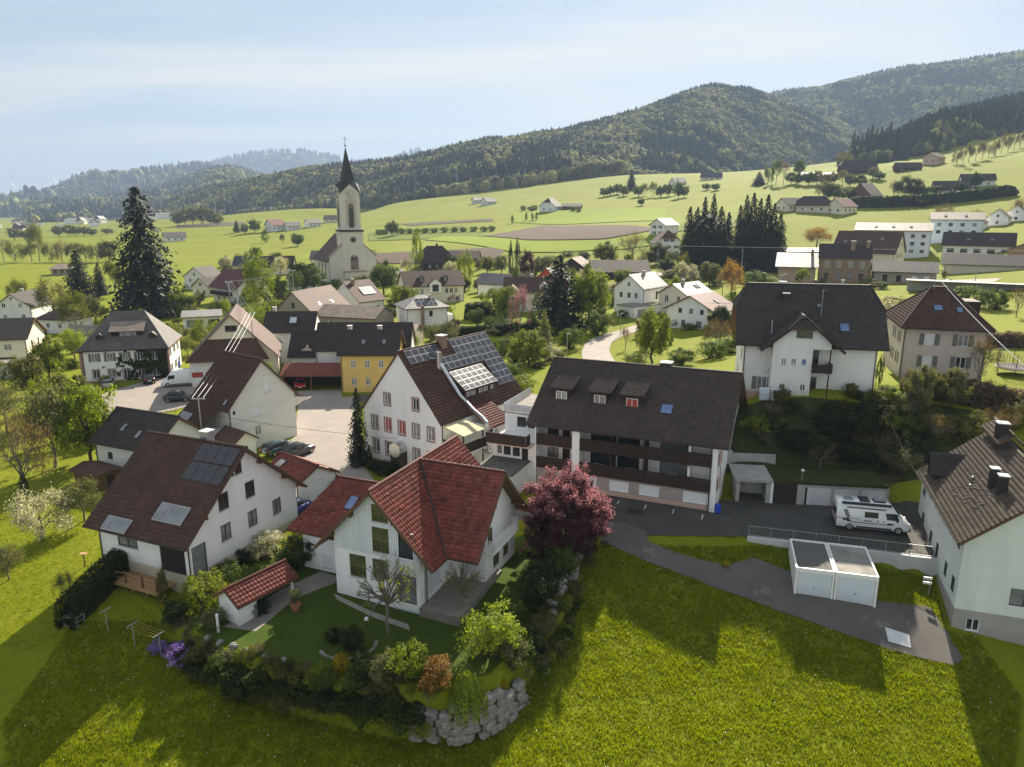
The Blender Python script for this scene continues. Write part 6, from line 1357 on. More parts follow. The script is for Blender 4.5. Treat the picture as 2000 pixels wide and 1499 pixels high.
house('dwelling_house', 'tall white gable house with shiny pale roof and garage by the curved road', 30.4, 171.5, 49.9, 10.7, 7.6, 5.7, 8.9, 0.4, 0.5, wall='plaster_clean', roof='roof_pale', wins=[('W', 0, 6.6, 0.7, 0.9, 'k'), ('W', -2, 4.1, 0.8, 1.2, 'k'), ('W', 0.1, 4.1, 0.8, 1.2, 'k'), ('W', 2, 4.1, 0.8, 1.2, 'k'), ('W', -1.6, 1.3, 1.2, 1.3, 'k'), ('S', 1, 3.8, 1.0, 1.9, 'k')], skirt=3, chims=[(0.5, -0.1, 0.7)])
gg = thing('garage', 'white flat garage with grey door in front of the tall gable house', 'garage', (28.6, 164.2, 3.3), R(38)); MB().box(-4, 5.5, -2.6, 2.6, -1.5, 2.6).build('wall', 'plaster_clean', gg); MB().box(-4.2, 5.7, -2.8, 2.8, 2.602, 2.8).build('flat_roof', 'membrane_pale', gg); MB().box(-2.8, -0.2, -2.66, -2.603, -0.2, 2.0).build('garage_door', 'metal_grey', gg)
house('dwelling_house', 'cream house with pale metal roof between tall white and red-roofed houses', 39.7, 166.1, 43, 9.9, 7.4, 4.5, 6.9, 0.4, 0.5, wall='plaster_cream', roof='roof_pale', wins=[('W', -1.6, 3.4, 0.9, 1.6), ('W', 1.6, 3.4, 0.9, 1.6)], sky=[(-1, 2.0, 0.4, 1.6, 1.2, 'pane_sheen')], skirt=3, chims=[(-1, 0, 0.7)])
house('dwelling_house', 'white house with sunlit rust-red roof beside the green meadow', 38.6, 147.0, 49, 9.5, 10.2, 3.9, 6.9, 0.6, 0.7, wall='plaster_clean', roof='roof_wine', wins=[('W', -2.2, 3.7, 0.8, 1.0, 'k'), ('W', 0.2, 3.7, 0.8, 1.0, 'k'), ('W', 2.5, 3.7, 0.8, 1.0, 'k'), ('W', -1.4, 1.2, 0.9, 1.3, 'b'), ('W', 2.0, 1.2, 1.3, 1.3, 'b')], sky=[(-1, 0.5, 0.5, 0.7, 1.2, 'collector_glass')], skirt=3)
house('barn', 'dark long barn at the road with parked cars', 36.0, 247.0, 2, 19, 12, 2.6, 6.2, 0.4, 0.5, wall='wood_dark', roof='roof_dark', cat='barn')
house('barn', 'rounded brown barn roof beside the bare walnut tree', 23.0, 262.0, 70, 12, 11, 2.6, 6.6, 0.4, 0.5, wall='wood_dark', roof='roof_brown', cat='barn')
house('dwelling_house', 'white and green house with pale roof at the edge of the ploughed field', 69.0, 336.0, 46.5, 11, 8, 4.8, 7.8, 0.5, 0.6, wall='plaster_white', roof='roof_pale', wins=[('W', -1.6, 4.0, 0.9, 1.4, 'v'), ('W', 1.6, 4.0, 0.9, 1.4, 'v'), ('W', -1.6, 1.4, 0.9, 1.4, 'v'), ('W', 1.6, 1.4, 0.9, 1.4, 'v')], skirt=3)
house('farmhouse', 'white farmhouse with steep brown hip roof and rows of dark windows', 63.7, 304.0, 90, 11, 10, 4.8, 10.2, 0.6, 0.9, kind='halfhip', hip=3.6, hh=0.6, wall='plaster_clean', roof='roof_brown', cat='farmhouse', wins=row('W', (-3.4, -0.2, 3.0), 3.4, 0.9, 1.2, 'v') + row('W', (-3.4, -0.2, 3.0), 1.0, 0.9, 1.2, 'v') + row('W', (-1.2, 1.2), 6.0, 0.9, 1.1, 'v'), skirt=3)
house('farmhouse', 'big grey farm roof half hidden behind the spruces', 90.0, 340.0, 60, 13, 11, 3.6, 9.0, 0.5, 0.6, wall='plaster_cream', roof='roof_grey', cat='farmhouse', wins=row('W', (-2, 0, 2), 3, 1, 1.2, 'b'), skirt=3)
st, ro = house('station', 'brown sandstone railway station with tall chimneys', 98.5, 217.2, -22, 13.5, 10.2, 7.4, 11.2, 0.45, 0.55, wall='brick_brown', roof='roof_dark', cat='station', wins=row('S', (-4.6, -1.5, 1.6, 4.7), 5.6, 1.1, 1.7, 'wc') + row('S', (-4.6, -1.5, 1.6, 4.7), 2.0, 1.2, 2.0, 'b') + [('E', 0, 8.4, 0.9, 1.4, 'b'), ('E', -2.4, 5.4, 1, 1.6), ('E', 2.4, 5.4, 1, 1.6)], chims=[(2.0, -0.35, 2.2, 1.2, 'brick_brown'), (6.0, -0.2, 1.6, 0.9, 'brick_brown')], skirt=3)
house('goods_shed', 'brick goods shed with wide pale tiled roof left of the station', 87.0, 223.0, -22, 10.5, 11, 4.6, 8.4, 0.8, 1.8, wall='plaster_rose', roof='roof_pale', cat='shed', wins=[('S', 1, 1.6, 2.2, 2.4, 'd')], skirt=3, chims=[(4, 0, 1.0, 0.8, 'brick_brown')])
house('goods_shed', 'low brown station wing with patched tile roof', 113.5, 211.5, -22, 16, 8, 3.4, 6.2, 0.5, 0.9, wall='plaster_brown', roof='roof_grey', cat='shed', wins=row('S', (-5, -1.5), 1.5, 1.3, 2.0, 'd') + row('S', (2.5, 5.5), 1.5, 1.4, 1.6, 'p'), skirt=3)
house('dwelling_house', 'tall cream house with dark violet roof and arched windows behind the station', 119.4, 246.0, -40, 19.1, 13.5, 7.3, 14.1, 0.5, 0.6, wall='plaster_cream', roof='roof_brown', wins=row('E', (-3.6, -1.2, 1.2, 3.6), 6.4, 0.8, 1.6, 'b') + row('E', (-1.8, 1.8), 10, 0.8, 1.5, 'b') + row('E', (-4, -1.4, 1.4, 4), 2.4, 0.9, 1.8, 'b'), sky=[(-1, 4.5, 0.35, 1.0, 1.2), (-1, -6.5, 0.5, 1.0, 1.2)], skirt=3)
house('hall', 'long flat tan-roofed hall behind the station', 113.0, 283.0, -4, 30, 12, 4.4, 5.2, 0.5, 0.5, kind='shed', wall='plaster_rose', roof='roof_tan', cat='hall', skirt=4, gutter=False)
house('apartment_block', 'long grey apartment block with pale roof above the station', 147.8, 286.3, -30, 26, 11.5, 10.6, 13.4, 0.4, 0.6, wall='plaster_bluewhite', roof='roof_tan', cat='building', wins=row('S', (-9, -5, -1, 3, 7, 10.5), 8.6, 1.4, 1.3, 'k') + row('S', (-9, -5, -1, 3, 7, 10.5), 5.8, 1.4, 1.3, 'k') + row('S', (-9, -5, -1, 3, 7, 10.5), 3.0, 1.4, 1.3, 'k') + row('E', (-3, 0, 3), 8.6, 1.2, 1.3, 'k') + row('E', (-3, 0, 3), 5.8, 1.2, 1.3, 'k'), sky=[(-1, -6, 0.5, 1, 1.4), (-1, 0, 0.5, 1, 1.4), (-1, 6, 0.5, 1, 1.4)], skirt=5)
house('apartment_block', 'second grey apartment block right of the long one', 178.0, 297.0, -28, 18, 11, 9.6, 12.4, 0.4, 0.6, wall='plaster_bluewhite', roof='roof_tan', cat='building', wins=row('S', (-6, -2, 2, 6), 7.6, 1.4, 1.3, 'k') + row('S', (-6, -2, 2, 6), 4.8, 1.4, 1.3, 'k'), sky=[(-1, -4, 0.5, 1, 1.4), (-1, 3, 0.5, 1, 1.4)], skirt=5)
house('apartment_block', 'wide low house with black roof and balconies below the apartments', 164.0, 259.0, -32, 21, 11, 5.2, 9.6, 0.5, 0.6, z=9.6, wall='plaster_white', roof='roof_dark', cat='building', wins=row('S', (-8, -4, 0, 4, 8), 3.4, 2.2, 1.4, 'dk') + row('S', (-8, -4, 0, 4, 8), 0.9, 1.6, 1.3, 'b'), sky=[(-1, -3, 0.55, 1.2, 1.0), (-1, 4, 0.55, 1.2, 1.0)], skirt=4)
house('shed', 'long dark railway shed roof at the right edge', 148.0, 221.0, -30, 30, 10, 3.2, 6.2, 0.5, 0.6, wall='plaster_beige', roof='roof_dark', cat='shed', skirt=4)
house('shed', 'wooden gable shed with pale roof at the right edge', 166.0, 233.0, 40, 14, 11, 3.6, 6.4, 0.5, 0.6, wall='wood_tan', roof='roof_pale', cat='shed', skirt=4)
house('platform_roof', 'long pale flat platform canopy at the railway', 116.0, 182.0, -30, 30, 3.4, 2.9, 3.0, 0.2, 0.2, kind='flat', wall='concrete', roof='roof_pale', cat='canopy', faces='N', skirt=3, gutter=False)
house('dwelling_house', 'brown hip-roofed house peeping over the villa ridge', 73.0, 158.0, -20, 9, 8, 3.4, 6.0, 0.4, 0.5, kind='hip', hip=3.2, wall='plaster_beige', roof='roof_brown', chims=[(-1, 0, 0.8)], wins=row('S', (-2, 2), 1.6, 1, 1.1), skirt=3)
for i, (x, y, rt, l) in enumerate([(200, 320, 50, 'left'), (214, 326, 50, 'middle'), (226, 332, 50, 'right')]):
 house('dwelling_house', '%s one of three white gable houses on the right hillside edge' % l, x, y, rt, 9, 8, 3.6, 7.4, 0.4, 0.5, wall='plaster_clean', roof='roof_brown', wins=[('W', 0, 4.4, 0.9, 1.0, 'k'), ('W', 0, 1.6, 1.2, 1.2, 'k')], group='white gable houses at right', skirt=4)
# hillside farms
def at_px(px, py, d): return None
for a in [(209, 442, 40, 15, 13, 3.0, 10.5, 'roof_tan', 'wood_brown', 'gable', 'pale-roofed wooden barn among trees on the right slope', 'barn'),
   (257, 440, -20, 17, 9, 3.4, 7.4, 'roof_dark', 'plaster_white', 'gable', 'left half of the white twin farmhouses on the right slope', 'farmhouse'), (275, 444, -20, 17, 9, 4.4, 8.4, 'roof_dark', 'plaster_white', 'gable', 'right half of the white twin farmhouses on the right slope', 'farmhouse'),
   (252, 550, -14, 24, 14, 3.6, 11, 'roof_dark', 'wood_dark', 'halfhip', 'big dark farm roof below the spruce grove', 'farmhouse'), (228, 560, -6, 26, 9, 3.0, 5.4, 'roof_pale', 'wood_dark', 'gable', 'long pale shed roof left of the big dark farm', 'barn'),
   (278, 530, -10, 16, 9, 3, 6.6, 'roof_dark', 'wood_dark', 'gable', 'small dark barn right of the big farm', 'barn'), (306, 548, 35, 12, 10, 5, 8.6, 'roof_brown', 'plaster_rose', 'gable', 'salmon-coloured house above the farm', 'farmhouse'),
   (164, 405, -30, 16, 11, 4.0, 9.0, 'roof_dark', 'plaster_beige', 'halfhip', 'brown farmhouse group left of the tan hall', 'farmhouse'), (176, 398, 35, 13, 10, 4.0, 8.4, 'roof_wine', 'plaster_cream', 'gable', 'gabled farmhouse with skylight strip above the tan hall', 'farmhouse'), (154, 412, 20, 12, 9, 3.6, 7.4, 'roof_dark', 'plaster_cream', 'gable', 'dark-roofed farm wing left of the gabled farmhouse', 'farmhouse'),
   (29, 556, 62, 13, 12, 4.2, 10.5, 'roof_dark', 'plaster_white', 'halfhip', 'lone white farmhouse with dark hip roof on the green slope', 'farmhouse'), (45, 557, -10, 14, 8, 2.4, 4.6, 'roof_dark', 'wood_dark', 'gable', 'low dark barn next to the lone white farmhouse', 'barn'),
   (183, 690, -10, 18, 11, 3, 7.4, 'roof_blue', 'plaster_cream', 'gable', 'grey-roofed farmhouse on the sunny upper slope', 'farmhouse'), (147, 665, 20, 11, 10, 3, 7.4, 'roof_grey', 'plaster_white', 'gable', 'small white farmhouse among trees on the upper slope', 'farmhouse'),
   (-205, 640, 50, 13, 11, 5.4, 10.5, 'roof_red', 'plaster_white', 'gable', 'white half-timbered house with red roof left of the church spire', 'house'), (-190, 640, 30, 12, 9, 4, 7.4, 'roof_pale', 'plaster_white', 'gable', 'white house right of the red-roofed half-timbered one', 'house'), (-176, 655, 40, 12, 9, 4, 7.4, 'roof_grey', 'plaster_white', 'gable', 'grey-roofed white house third from the half-timbered one', 'house'), (-166, 690, 0, 16, 10, 3.4, 7, 'roof_brown', 'plaster_cream', 'gable', 'brown-roofed house behind the white hamlet', 'house'),
   (-22, 700, 45, 12, 9, 3.6, 7.6, 'roof_dark', 'plaster_white', 'gable', 'white house just right of the church belfry', 'house'), (-32, 740, 20, 14, 9, 3.6, 7, 'roof_grey', 'plaster_white', 'gable', 'pale house behind the belfry', 'house'),
   (-270, 590, 30, 16, 10, 3.6, 7.4, 'roof_grey', 'plaster_white', 'gable', 'white house hidden in trees right of the big spruce', 'house'), (-196, 318, 30, 8, 8, 2.6, 4.6, 'roof_tan', 'plaster_brown', 'hip', 'small hut with pink roof in the left meadow', 'hut')]:
 house(a[11] if a[11] != 'house' else 'dwelling_house', a[10], a[0], a[1], a[2], a[3], a[4], a[5], a[6], 0.6, 0.8, kind=a[9], hip=3.0, hh=0.5, wall=a[8], roof=a[7], cat=a[11], wins=row('S', (-a[3] * 0.3, 0, a[3] * 0.3), a[5] * 0.55, 1.1, 1.3, 'b') + row('W', (-a[4] * 0.22, a[4] * 0.22), a[5] * 0.55, 1.1, 1.3, 'b'), skirt=5, gutter=False)
# the far village in the plain: each house its own object, seen a few pixels high
gvill = np.random.default_rng(21)
for i, azd in enumerate(sorted(gvill.uniform(-36.5, -21.5, 34))):
 rd = gvill.uniform(1100, 1500); x = rd * math.sin(R(azd)); y = rd * math.cos(R(azd)); big = i % 7 == 0
 o = thing('far_house', 'tiny house in the distant left village: ' + nth(i, 34), 'house', (x, y, gz(x, y)), gvill.uniform(0, 3), 'houses of the distant village')
 w_, l_, h_ = (gvill.uniform(9, 12), gvill.uniform(11, 17), gvill.uniform(5, 8)) if not big else (24, gvill.uniform(40, 70), 8)
 MB().box(-l_ / 2, l_ / 2, -w_ / 2, w_ / 2, -4, h_).build('wall', random.choice(['plaster_white', 'plaster_cream', 'plaster_clean']), o)
 q = MB(); roof_mesh(q, roof_planes('gable', l_, w_, h_ - 0.2, h_ + (w_ * 0.42 if not big else 1.5), 0.5, 0.5), 0.3); q.build('roof', [random.choice(['roof_brown', 'roof_grey', 'roof_red', 'roof_pale'] if not big else ['roof_pale', 'roof_tan']), 'wood_brown'], o)

# ------------------------------------------------------------------ church
chz = 0.9
ch = thing('church', 'white church with tall dark pointed spire and clock tower', 'church', (-57.5, 264.0, chz), R(26))
# nave
nv = MB(); NW, NL = 17.5, 26.0; ne, nr2 = 8.2, 17.2
for sx in (-1, 1): nv.poly([(sx * NW / 2, 0.5, -2), (sx * NW / 2, NL, -2), (sx * NW / 2, NL, ne), (sx * NW / 2, 0.5, ne)])
for yy in (0.5, NL): nv.poly([(-NW / 2, yy, -2), (NW / 2, yy, -2), (NW / 2, yy, ne), (0, yy, nr2 - 0.2), (-NW / 2, yy, ne)])
nv.build('nave_wall', 'church_stone', ch)
q = MB(); roof_mesh(q, [[(-NW / 2 - 0.5, NL + 0.3, ne - 0.4), (-NW / 2 - 0.5, 0.2, ne - 0.4), (0, 0.2, nr2), (0, NL + 0.3, nr2)], [(NW / 2 + 0.5, 0.2, ne - 0.4), (NW / 2 + 0.5, NL + 0.3, ne - 0.4), (0, NL + 0.3, nr2), (0, 0.2, nr2)]], 0.25); q.build('nave_roof', ['roof_brown', 'wood_dark'], ch)
def arch(cx_, cz_, w_, h_, y_, m, parent, name, axis='S', dep=0.12):
 k = [(cx_ - w_ / 2, cz_), (cx_ + w_ / 2, cz_)] + [(cx_ + w_ / 2 * math.cos(t), cz_ + h_ - w_ / 2 + w_ / 2 * math.sin(t)) for t in [math.pi * i / 8 for i in range(9)]]
 b_ = MB(); pts = [(a, y_, c) if axis == 'S' else (y_, a, c) for a, c in k]; b_.prism(pts, (0, -dep, 0) if axis == 'S' else (-dep, 0, 0)); return b_.build(name, m, parent)
for i in range(4): arch(4.5 + i * 5.6, 2.5, 1.6, 4.6, -NW / 2 + 0.02, 'pane', ch, 'nave_window', 'W')
# projecting front with sloping shoulders
fb = MB(); fb.prism([(-8.2, -1.6, -2), (8.2, -1.6, -2), (8.2, -1.6, 9.6), (3.9, -1.6, 13.8), (-3.9, -1.6, 13.8), (-8.2, -1.6, 9.6)], (0, 2.0, 0)); fb.build('front_wall', 'church_stone', ch)
for sx in (-1, 1): MB().beam((sx * 8.4, -0.6, 9.65), (sx * 3.8, -0.6, 14.1), 2.3, 0.25).build('coping', 'sandstone', ch)
arch(0.3, 4.9, 2.9, 5.4, -1.62, 'sandstone', ch, 'window_surround', dep=0.1); arch(-0.35, 5.2, 1.15, 4.4, -1.74, 'pane', ch, 'front_window', dep=0.06); arch(0.95, 5.2, 1.15, 4.4, -1.74, 'pane', ch, 'front_window', dep=0.06)
MB().box(-3.6, 4.2, -2.6, -1.602, 2.0, 4.2).build('portal', 'church_stone', ch); MB().box(-3.9, 4.5, -2.8, -1.603, 4.202, 4.6).build('portal_cornice', 'sandstone', ch)
# tower
T = 3.55; ty = 2.2
tw = MB(); tw.box(-T - 0.35, T + 0.35, ty - T - 0.35, ty + T + 0.35, -2, 18.4); tw.build('tower_base', 'church_stone', ch)
MB().box(-T - 0.65, T + 0.65, ty - T - 0.65, ty + T + 0.65, 18.402, 19.0).build('cornice', 'roof_dark', ch)
t2 = MB(); c_ = 0.9
oct_ = [(-T + c_, -T), (T - c_, -T), (T, -T + c_), (T, T - c_), (T - c_, T), (-T + c_, T), (-T, T - c_), (-T, -T + c_)]
t2.prism([(a, b + ty, 19.0) for a, b in oct_], (0, 0, 12.6)); tz = 31.6
for ang in range(4):
 m4 = Matrix.Rotation(ang * math.pi / 2, 3, 'Z')
 pts = [m4 @ Vector(p) for p in ((-T, -T, tz), (T, -T, tz), (0, -T, tz + 3.1))]; inn_ = m4 @ Vector((0, T, 0)) * 0.9
 t2.prism([(p.x, p.y + ty, p.z) for p in pts], tuple(inn_))
t2.build('tower_shaft', 'church_stone', ch)
MB().lathe((0.2, -1.66, 15.0), [(0.01, 0)], 6) if False else None
def ring(cx_, cy_, cz_, r, y_, m, name, k=24, dep=0.1):
 b_ = MB(); b_.prism([(cx_ + r * math.cos(2 * math.pi * i / k), y_, cz_ + r * math.sin(2 * math.pi * i / k)) for i in range(k)], (0, -dep, 0)); return b_.build(name, m, ch)
ring(0.2, 0, 15.6, 1.1, ty - T - 0.36, 'sandstone', 'round_window_surround'); ring(0.2, 0, 15.6, 0.8, ty - T - 0.47, 'pane', 'round_window')
yf_ = ty - T
for ax in ('S', 'W'):
 base = yf_ if ax == 'S' else -T; mid = 0.0 if ax == 'S' else ty
 MB().box(*((-1.9, 1.9, base - 0.1, base - 0.003) if ax == 'S' else (base - 0.1, base - 0.003, mid - 1.9, mid + 1.9)), 20.4, 29.6).build('brick_panel', 'church_brick', ch)
 arch(mid, 19.8, 1.9, 8.4, base - 0.11, 'shutter_grey', ch, 'belfry_opening', ax, 0.08)
 lv = MB()
 for i in range(12):
  z_ = 20.1 + i * 0.55
  if ax == 'S': lv.box(-0.75, 0.75, base - 0.3, base - 0.18, z_, z_ + 0.3)
  else: lv.box(base - 0.3, base - 0.18, mid - 0.75, mid + 0.75, z_, z_ + 0.3)
 lv.build('louvre', 'trim_black', ch)
 # clock: dark ring, hour marks and hands
 ck = MB(); cz2 = 31.3
 for i in range(12):
  a = 2 * math.pi * i / 12; d0 = Vector((math.sin(a), 0, math.cos(a)))
  p0 = d0 * 1.0; p1 = d0 * 1.45
  f = (lambda p: (mid + p.x, base - 0.16, cz2 + p.z)) if ax == 'S' else (lambda p: (base - 0.16, mid - p.x, cz2 + p.z))
  ck.beam(f(p0), f(p1), 0.2, 0.08)
 for a, l_ in ((2.35, 0.85), (-1.2, 1.15)): d0 = Vector((math.sin(a), 0, math.cos(a))); ck.beam(f(Vector((0, 0, 0)) - d0 * 0.2), f(d0 * l_), 0.13, 0.06)
 ck.build('clock', 'metal_dark', ch)
# spire: eight-sided, springing from the four gables
sp_ = MB(); ap = (0, ty, 47.6); ga = [(0, -T - 0.25, 34.9), (T + 0.25, 0, 34.9), (0, T + 0.25, 34.9), (-T - 0.25, 0, 34.9)]; co = [(T + 0.3, -T - 0.3, 31.4), (T + 0.3, T + 0.3, 31.4), (-T - 0.3, T + 0.3, 31.4), (-T - 0.3, -T - 0.3, 31.4)]
ring8 = []
for i in range(4): ring8 += [ga[i], co[i]]
mid8 = [(a * 0.52, b * 0.52, 36.2) for a, b, c in ring8]
for i in range(8):
 j = (i + 1) % 8
 a, b, c, d = ring8[i], ring8[j], mid8[j], mid8[i]
 sp_.poly([(p[0], p[1] + ty, p[2]) for p in (a, b, c, d)]); sp_.poly([(c[0], c[1] + ty, c[2]), ap, (d[0], d[1] + ty, d[2])][::-1])
sp_.build('spire', 'roof_slate', ch) if 'roof_slate' in M else sp_.build('spire', 'tile_slate', ch)
cr_ = MB(); cr_.tube([(0, ty, 47.2), (0, ty, 51.0)], 0.09, 6); cr_.beam((-0.75, ty, 50.1), (0.75, ty, 50.1), 0.14); cr_.build('cross', 'metal_dark', ch)
MB().lathe((0, ty, 47.5), [(0.05, 0), (0.38, 0.25), (0.38, 0.5), (0.05, 0.75)], 10).build('spire_ball', 'metal_dark', ch)
# ------------------------------------------------------------------ vegetation
def leaf_quads(C, N, S, g, aspect=0.62):
 """rhombic leaves: centres C, normals N, sizes S"""
 k = len(C); t = g.normal(size=(k, 3)); a = np.cross(N, t); a /= np.linalg.norm(a, axis=1)[:, None] + 1e-9; b = np.cross(N, a)
 a = a * S[:, None]; b = b * (S * aspect)[:, None]
 V = np.stack([C - a, C - b, C + a, C + b], 1).reshape(-1, 3)
 return V, np.arange(4 * k).reshape(-1, 4)
def unit(v): return v / (np.linalg.norm(v, axis=1)[:, None] + 1e-9)
def crown_cloud(g, n, clumps, rad, leaf, zc, R3, shell=0.45, flat=0.0, squash=1.0):
 """leaves on many small clumps spread through an uneven ellipsoid of radii R3 about height zc"""
 d = unit(g.normal(size=(clumps, 3))); r = g.uniform(shell, 1.0, clumps) ** 0.7
 lump = 1 + 0.22 * np.sin(d[:, 0] * 3.1 + g.uniform(0, 6)) * np.cos(d[:, 1] * 2.7 + g.uniform(0, 6)) + g.normal(0, 0.09, clumps)
 C = d * (r * lump)[:, None] * np.array(R3) + np.array([0, 0, zc])
 C[:, 2] = np.maximum(C[:, 2], flat)
 rd = g.uniform(0.6, 1.3, clumps) * rad
 i = g.integers(0, clumps, n); dd = unit(g.normal(size=(n, 3)))
 P = C[i] + dd * (rd[i] * g.uniform(0.35, 1.05, n))[:, None] * np.array([1, 1, squash])
 Nn = unit(dd + 0.7 * unit(P - np.array([0, 0, zc])) + g.normal(0, 0.45, (n, 3)) + np.array([0, 0, 0.25]))
 S = g.uniform(0.65, 1.35, n) * leaf
 V, Fq = leaf_quads(P, Nn, S, g)
 dep = np.linalg.norm((P - np.array([0, 0, zc])) / np.array(R3), axis=1)
 tint = np.clip(g.normal(0.5, 0.2, n) + g.normal(0, 0.16, clumps)[i], 0, 1)
 return V, Fq, tint, C
def limb(mb, a, b, r0, r1, g, k=5, seg=4, wob=0.04):
 P = [Vector(a).lerp(Vector(b), t / seg) for t in range(seg + 1)]; L0 = (Vector(b) - Vector(a)).length
 for p in P[1:-1]: p += Vector(g.normal(0, wob * L0, 3))
 mb.tube(P, [r0 + (r1 - r0) * t / seg for t in range(seg + 1)], k, cap=False)
def twigs(mb, g, a, d, L0, r, lev, ends):
 """branching twigs"""
 b = a + d * L0; m = a.lerp(b, 0.5) + Vector(g.normal(0, 0.06 * L0, 3))
 mb.tube([a, m, b], [r, r * 0.8, r * 0.55], 3 if lev < 2 else 4, cap=False)
 if lev == 0: ends.append((b, d)); return
 for _ in range(int(g.integers(3, 5))):
  nd = (d + Vector(g.normal(0, 0.48, 3)) + Vector((0, 0, 0.10))).normalized()
  st_ = a.lerp(b, g.uniform(0.45, 1.0)); twigs(mb, g, st_, nd, L0 * g.uniform(0.58, 0.82), r * 0.55, lev - 1, ends)
def proto(kind, seed):
 g = np.random.default_rng(seed); tb = MB()
 if kind == 'round':
  V, Fq, ti, C = crown_cloud(g, 7000, 90, 0.115, 0.022, 0.55, (0.45, 0.45, 0.42), 0.35)
  limb(tb, (0, 0, -0.03), (g.normal(0, 0.02), g.normal(0, 0.02), 0.55), 0.032, 0.018, g, 7)
  for c in C[:18]: limb(tb, (0, 0, g.uniform(0.2, 0.45)), c, 0.012, 0.003, g, 4, 3)
 elif kind == 'spring':
  ends = []; limb(tb, (0, 0, -0.03), (0, 0, 0.34), 0.028, 0.02, g, 7)
  for k in range(5):
   a = k * 1.26 + g.uniform(-0.3, 0.3); twigs(tb, g, Vector((0, 0, g.uniform(0.2, 0.36))), Vector((math.cos(a) * 0.75, math.sin(a) * 0.75, g.uniform(0.6, 1.1))).normalized(), 0.27, 0.011, 3, ends)
  E_ = np.array([tuple(e[0]) for e in ends]); s = np.array([0.5 / max(1e-3, np.abs(E_[:, :2]).max()), 0.5 / max(1e-3, np.abs(E_[:, :2]).max()), 1.0])
  n = 4600; i = g.integers(0, len(E_), n); P = E_[i] + g.normal(0, 0.055, (n, 3)); V, Fq = leaf_quads(P, unit(g.normal(size=(n, 3)) + [0, 0, 0.4]), g.uniform(0.5, 1.3, n) * 0.018, g); ti = np.clip(g.normal(0.5, 0.25, n), 0, 1)
 elif kind == 'bare':
  ends = []; limb(tb, (0, 0, -0.03), (0, 0, 0.30), 0.03, 0.02, g, 7)
  for k in range(6):
   a = k * 1.05 + g.uniform(-0.3, 0.3); twigs(tb, g, Vector((0, 0, g.uniform(0.12, 0.32))), Vector((math.cos(a), math.sin(a), g.uniform(0.5, 1.2))).normalized(), 0.27, 0.011, 3, ends)
  E_ = np.array([tuple(e[0]) for e in ends]); n = 2200; i = g.integers(0, len(E_), n); D = np.array([tuple(e[1]) for e in ends])[i]
  P = E_[i] + g.normal(0, 0.04, (n, 3)); N_ = unit(np.cross(D, g.normal(size=(n, 3)))); V, Fq = leaf_quads(P, N_, g.uniform(0.6, 1.5, n) * 0.022, g, 0.16); ti = np.clip(g.normal(0.4, 0.25, n), 0, 1)
 elif kind in ('spruce', 'conifer_soft'):
  P = []; N_ = []; S = []; A = []
  lev = 44 if kind == 'spruce' else 32
  for l in range(lev):
   z = 0.05 + 0.94 * l / (lev - 1); rr_ = (0.5 * (1 - z) ** 0.55 + 0.012) * g.uniform(0.72, 1.15); nb = int(max(6, 20 * (1 - z) + 6))
   for b in range(nb):
    a = g.uniform(0, 6.283); rb = rr_ * g.uniform(0.72, 1.12)
    for q in range(7):
     f = 0.2 + 0.8 * (q + g.uniform(0, 1)) / 7; dr = 0.16 * f * f * rb if kind == 'spruce' else -0.05 * f * rb
     P.append((math.cos(a) * rb * f, math.sin(a) * rb * f, z - dr * 1.4 + g.normal(0, 0.006))); N_.append((math.cos(a) * 0.45 + g.normal(0, 0.35), math.sin(a) * 0.45 + g.normal(0, 0.35), 0.8)); S.append(0.034 * (0.6 + 0.6 * (1 - z)) * g.uniform(0.7, 1.35)); A.append(0.25 + 0.5 * f)
  P = np.array(P); V, Fq = leaf_quads(P, unit(np.array(N_)), np.array(S), g, 0.5); ti = np.clip(np.array(A) + g.normal(0, 0.2, len(P)), 0, 1)
  limb(tb, (0, 0, -0.03), (0, 0, 0.97), 0.016, 0.002, g, 6, 3, 0)
 elif kind == 'column':
  V, Fq, ti, C = crown_cloud(g, 3600, 60, 0.10, 0.019, 0.52, (0.40, 0.40, 0.46), 0.5, squash=1.6)
  P = V.reshape(-1, 4, 3); tp = np.clip((P[:, :, 2].mean(1) - 0.35) / 0.65, 0, 1); sc = (1 - 0.72 * tp ** 1.6)[:, None]; c0 = P.mean(1, keepdims=True); P[:, :, :2] = P[:, :, :2] - c0[:, :, :2] + c0[:, :, :2] * sc[:, :, None]; V = P.reshape(-1, 3)
  limb(tb, (0, 0, -0.03), (0, 0, 0.7), 0.03, 0.008, g, 6, 3, 0.01)
 elif kind == 'weeping':
  n = 420; P = []; N_ = []; S = []
  for i in range(n):
   a = g.uniform(0, 6.283); r = g.uniform(0.1, 0.5); h = 0.98 - 0.5 * r * r
   for q in range(11):
    f = q / 10; rad = r * (0.35 + 0.65 * min(1, f * 1.3)); P.append((math.cos(a) * rad, math.sin(a) * rad, h - 0.85 * f ** 1.7 * (0.35 + r))); N_.append((math.cos(a), math.sin(a), 0.5)); S.append(0.058)
  P = np.array(P); V, Fq = leaf_quads(P, unit(np.array(N_) + g.normal(0, 0.3, P.shape)), np.array(S) * g.uniform(0.6, 1.2, len(P)), g, 0.35); ti = np.clip(g.normal(0.5, 0.25, len(P)), 0, 1)
  limb(tb, (0, 0, -0.05), (0, 0, 0.8), 0.03, 0.015, g, 6)
 elif kind == 'pollard':
  ends = []; limb(tb, (0, 0, -0.03), (0.01, 0, 0.36), 0.028, 0.026, g, 8, 4, 0.02)
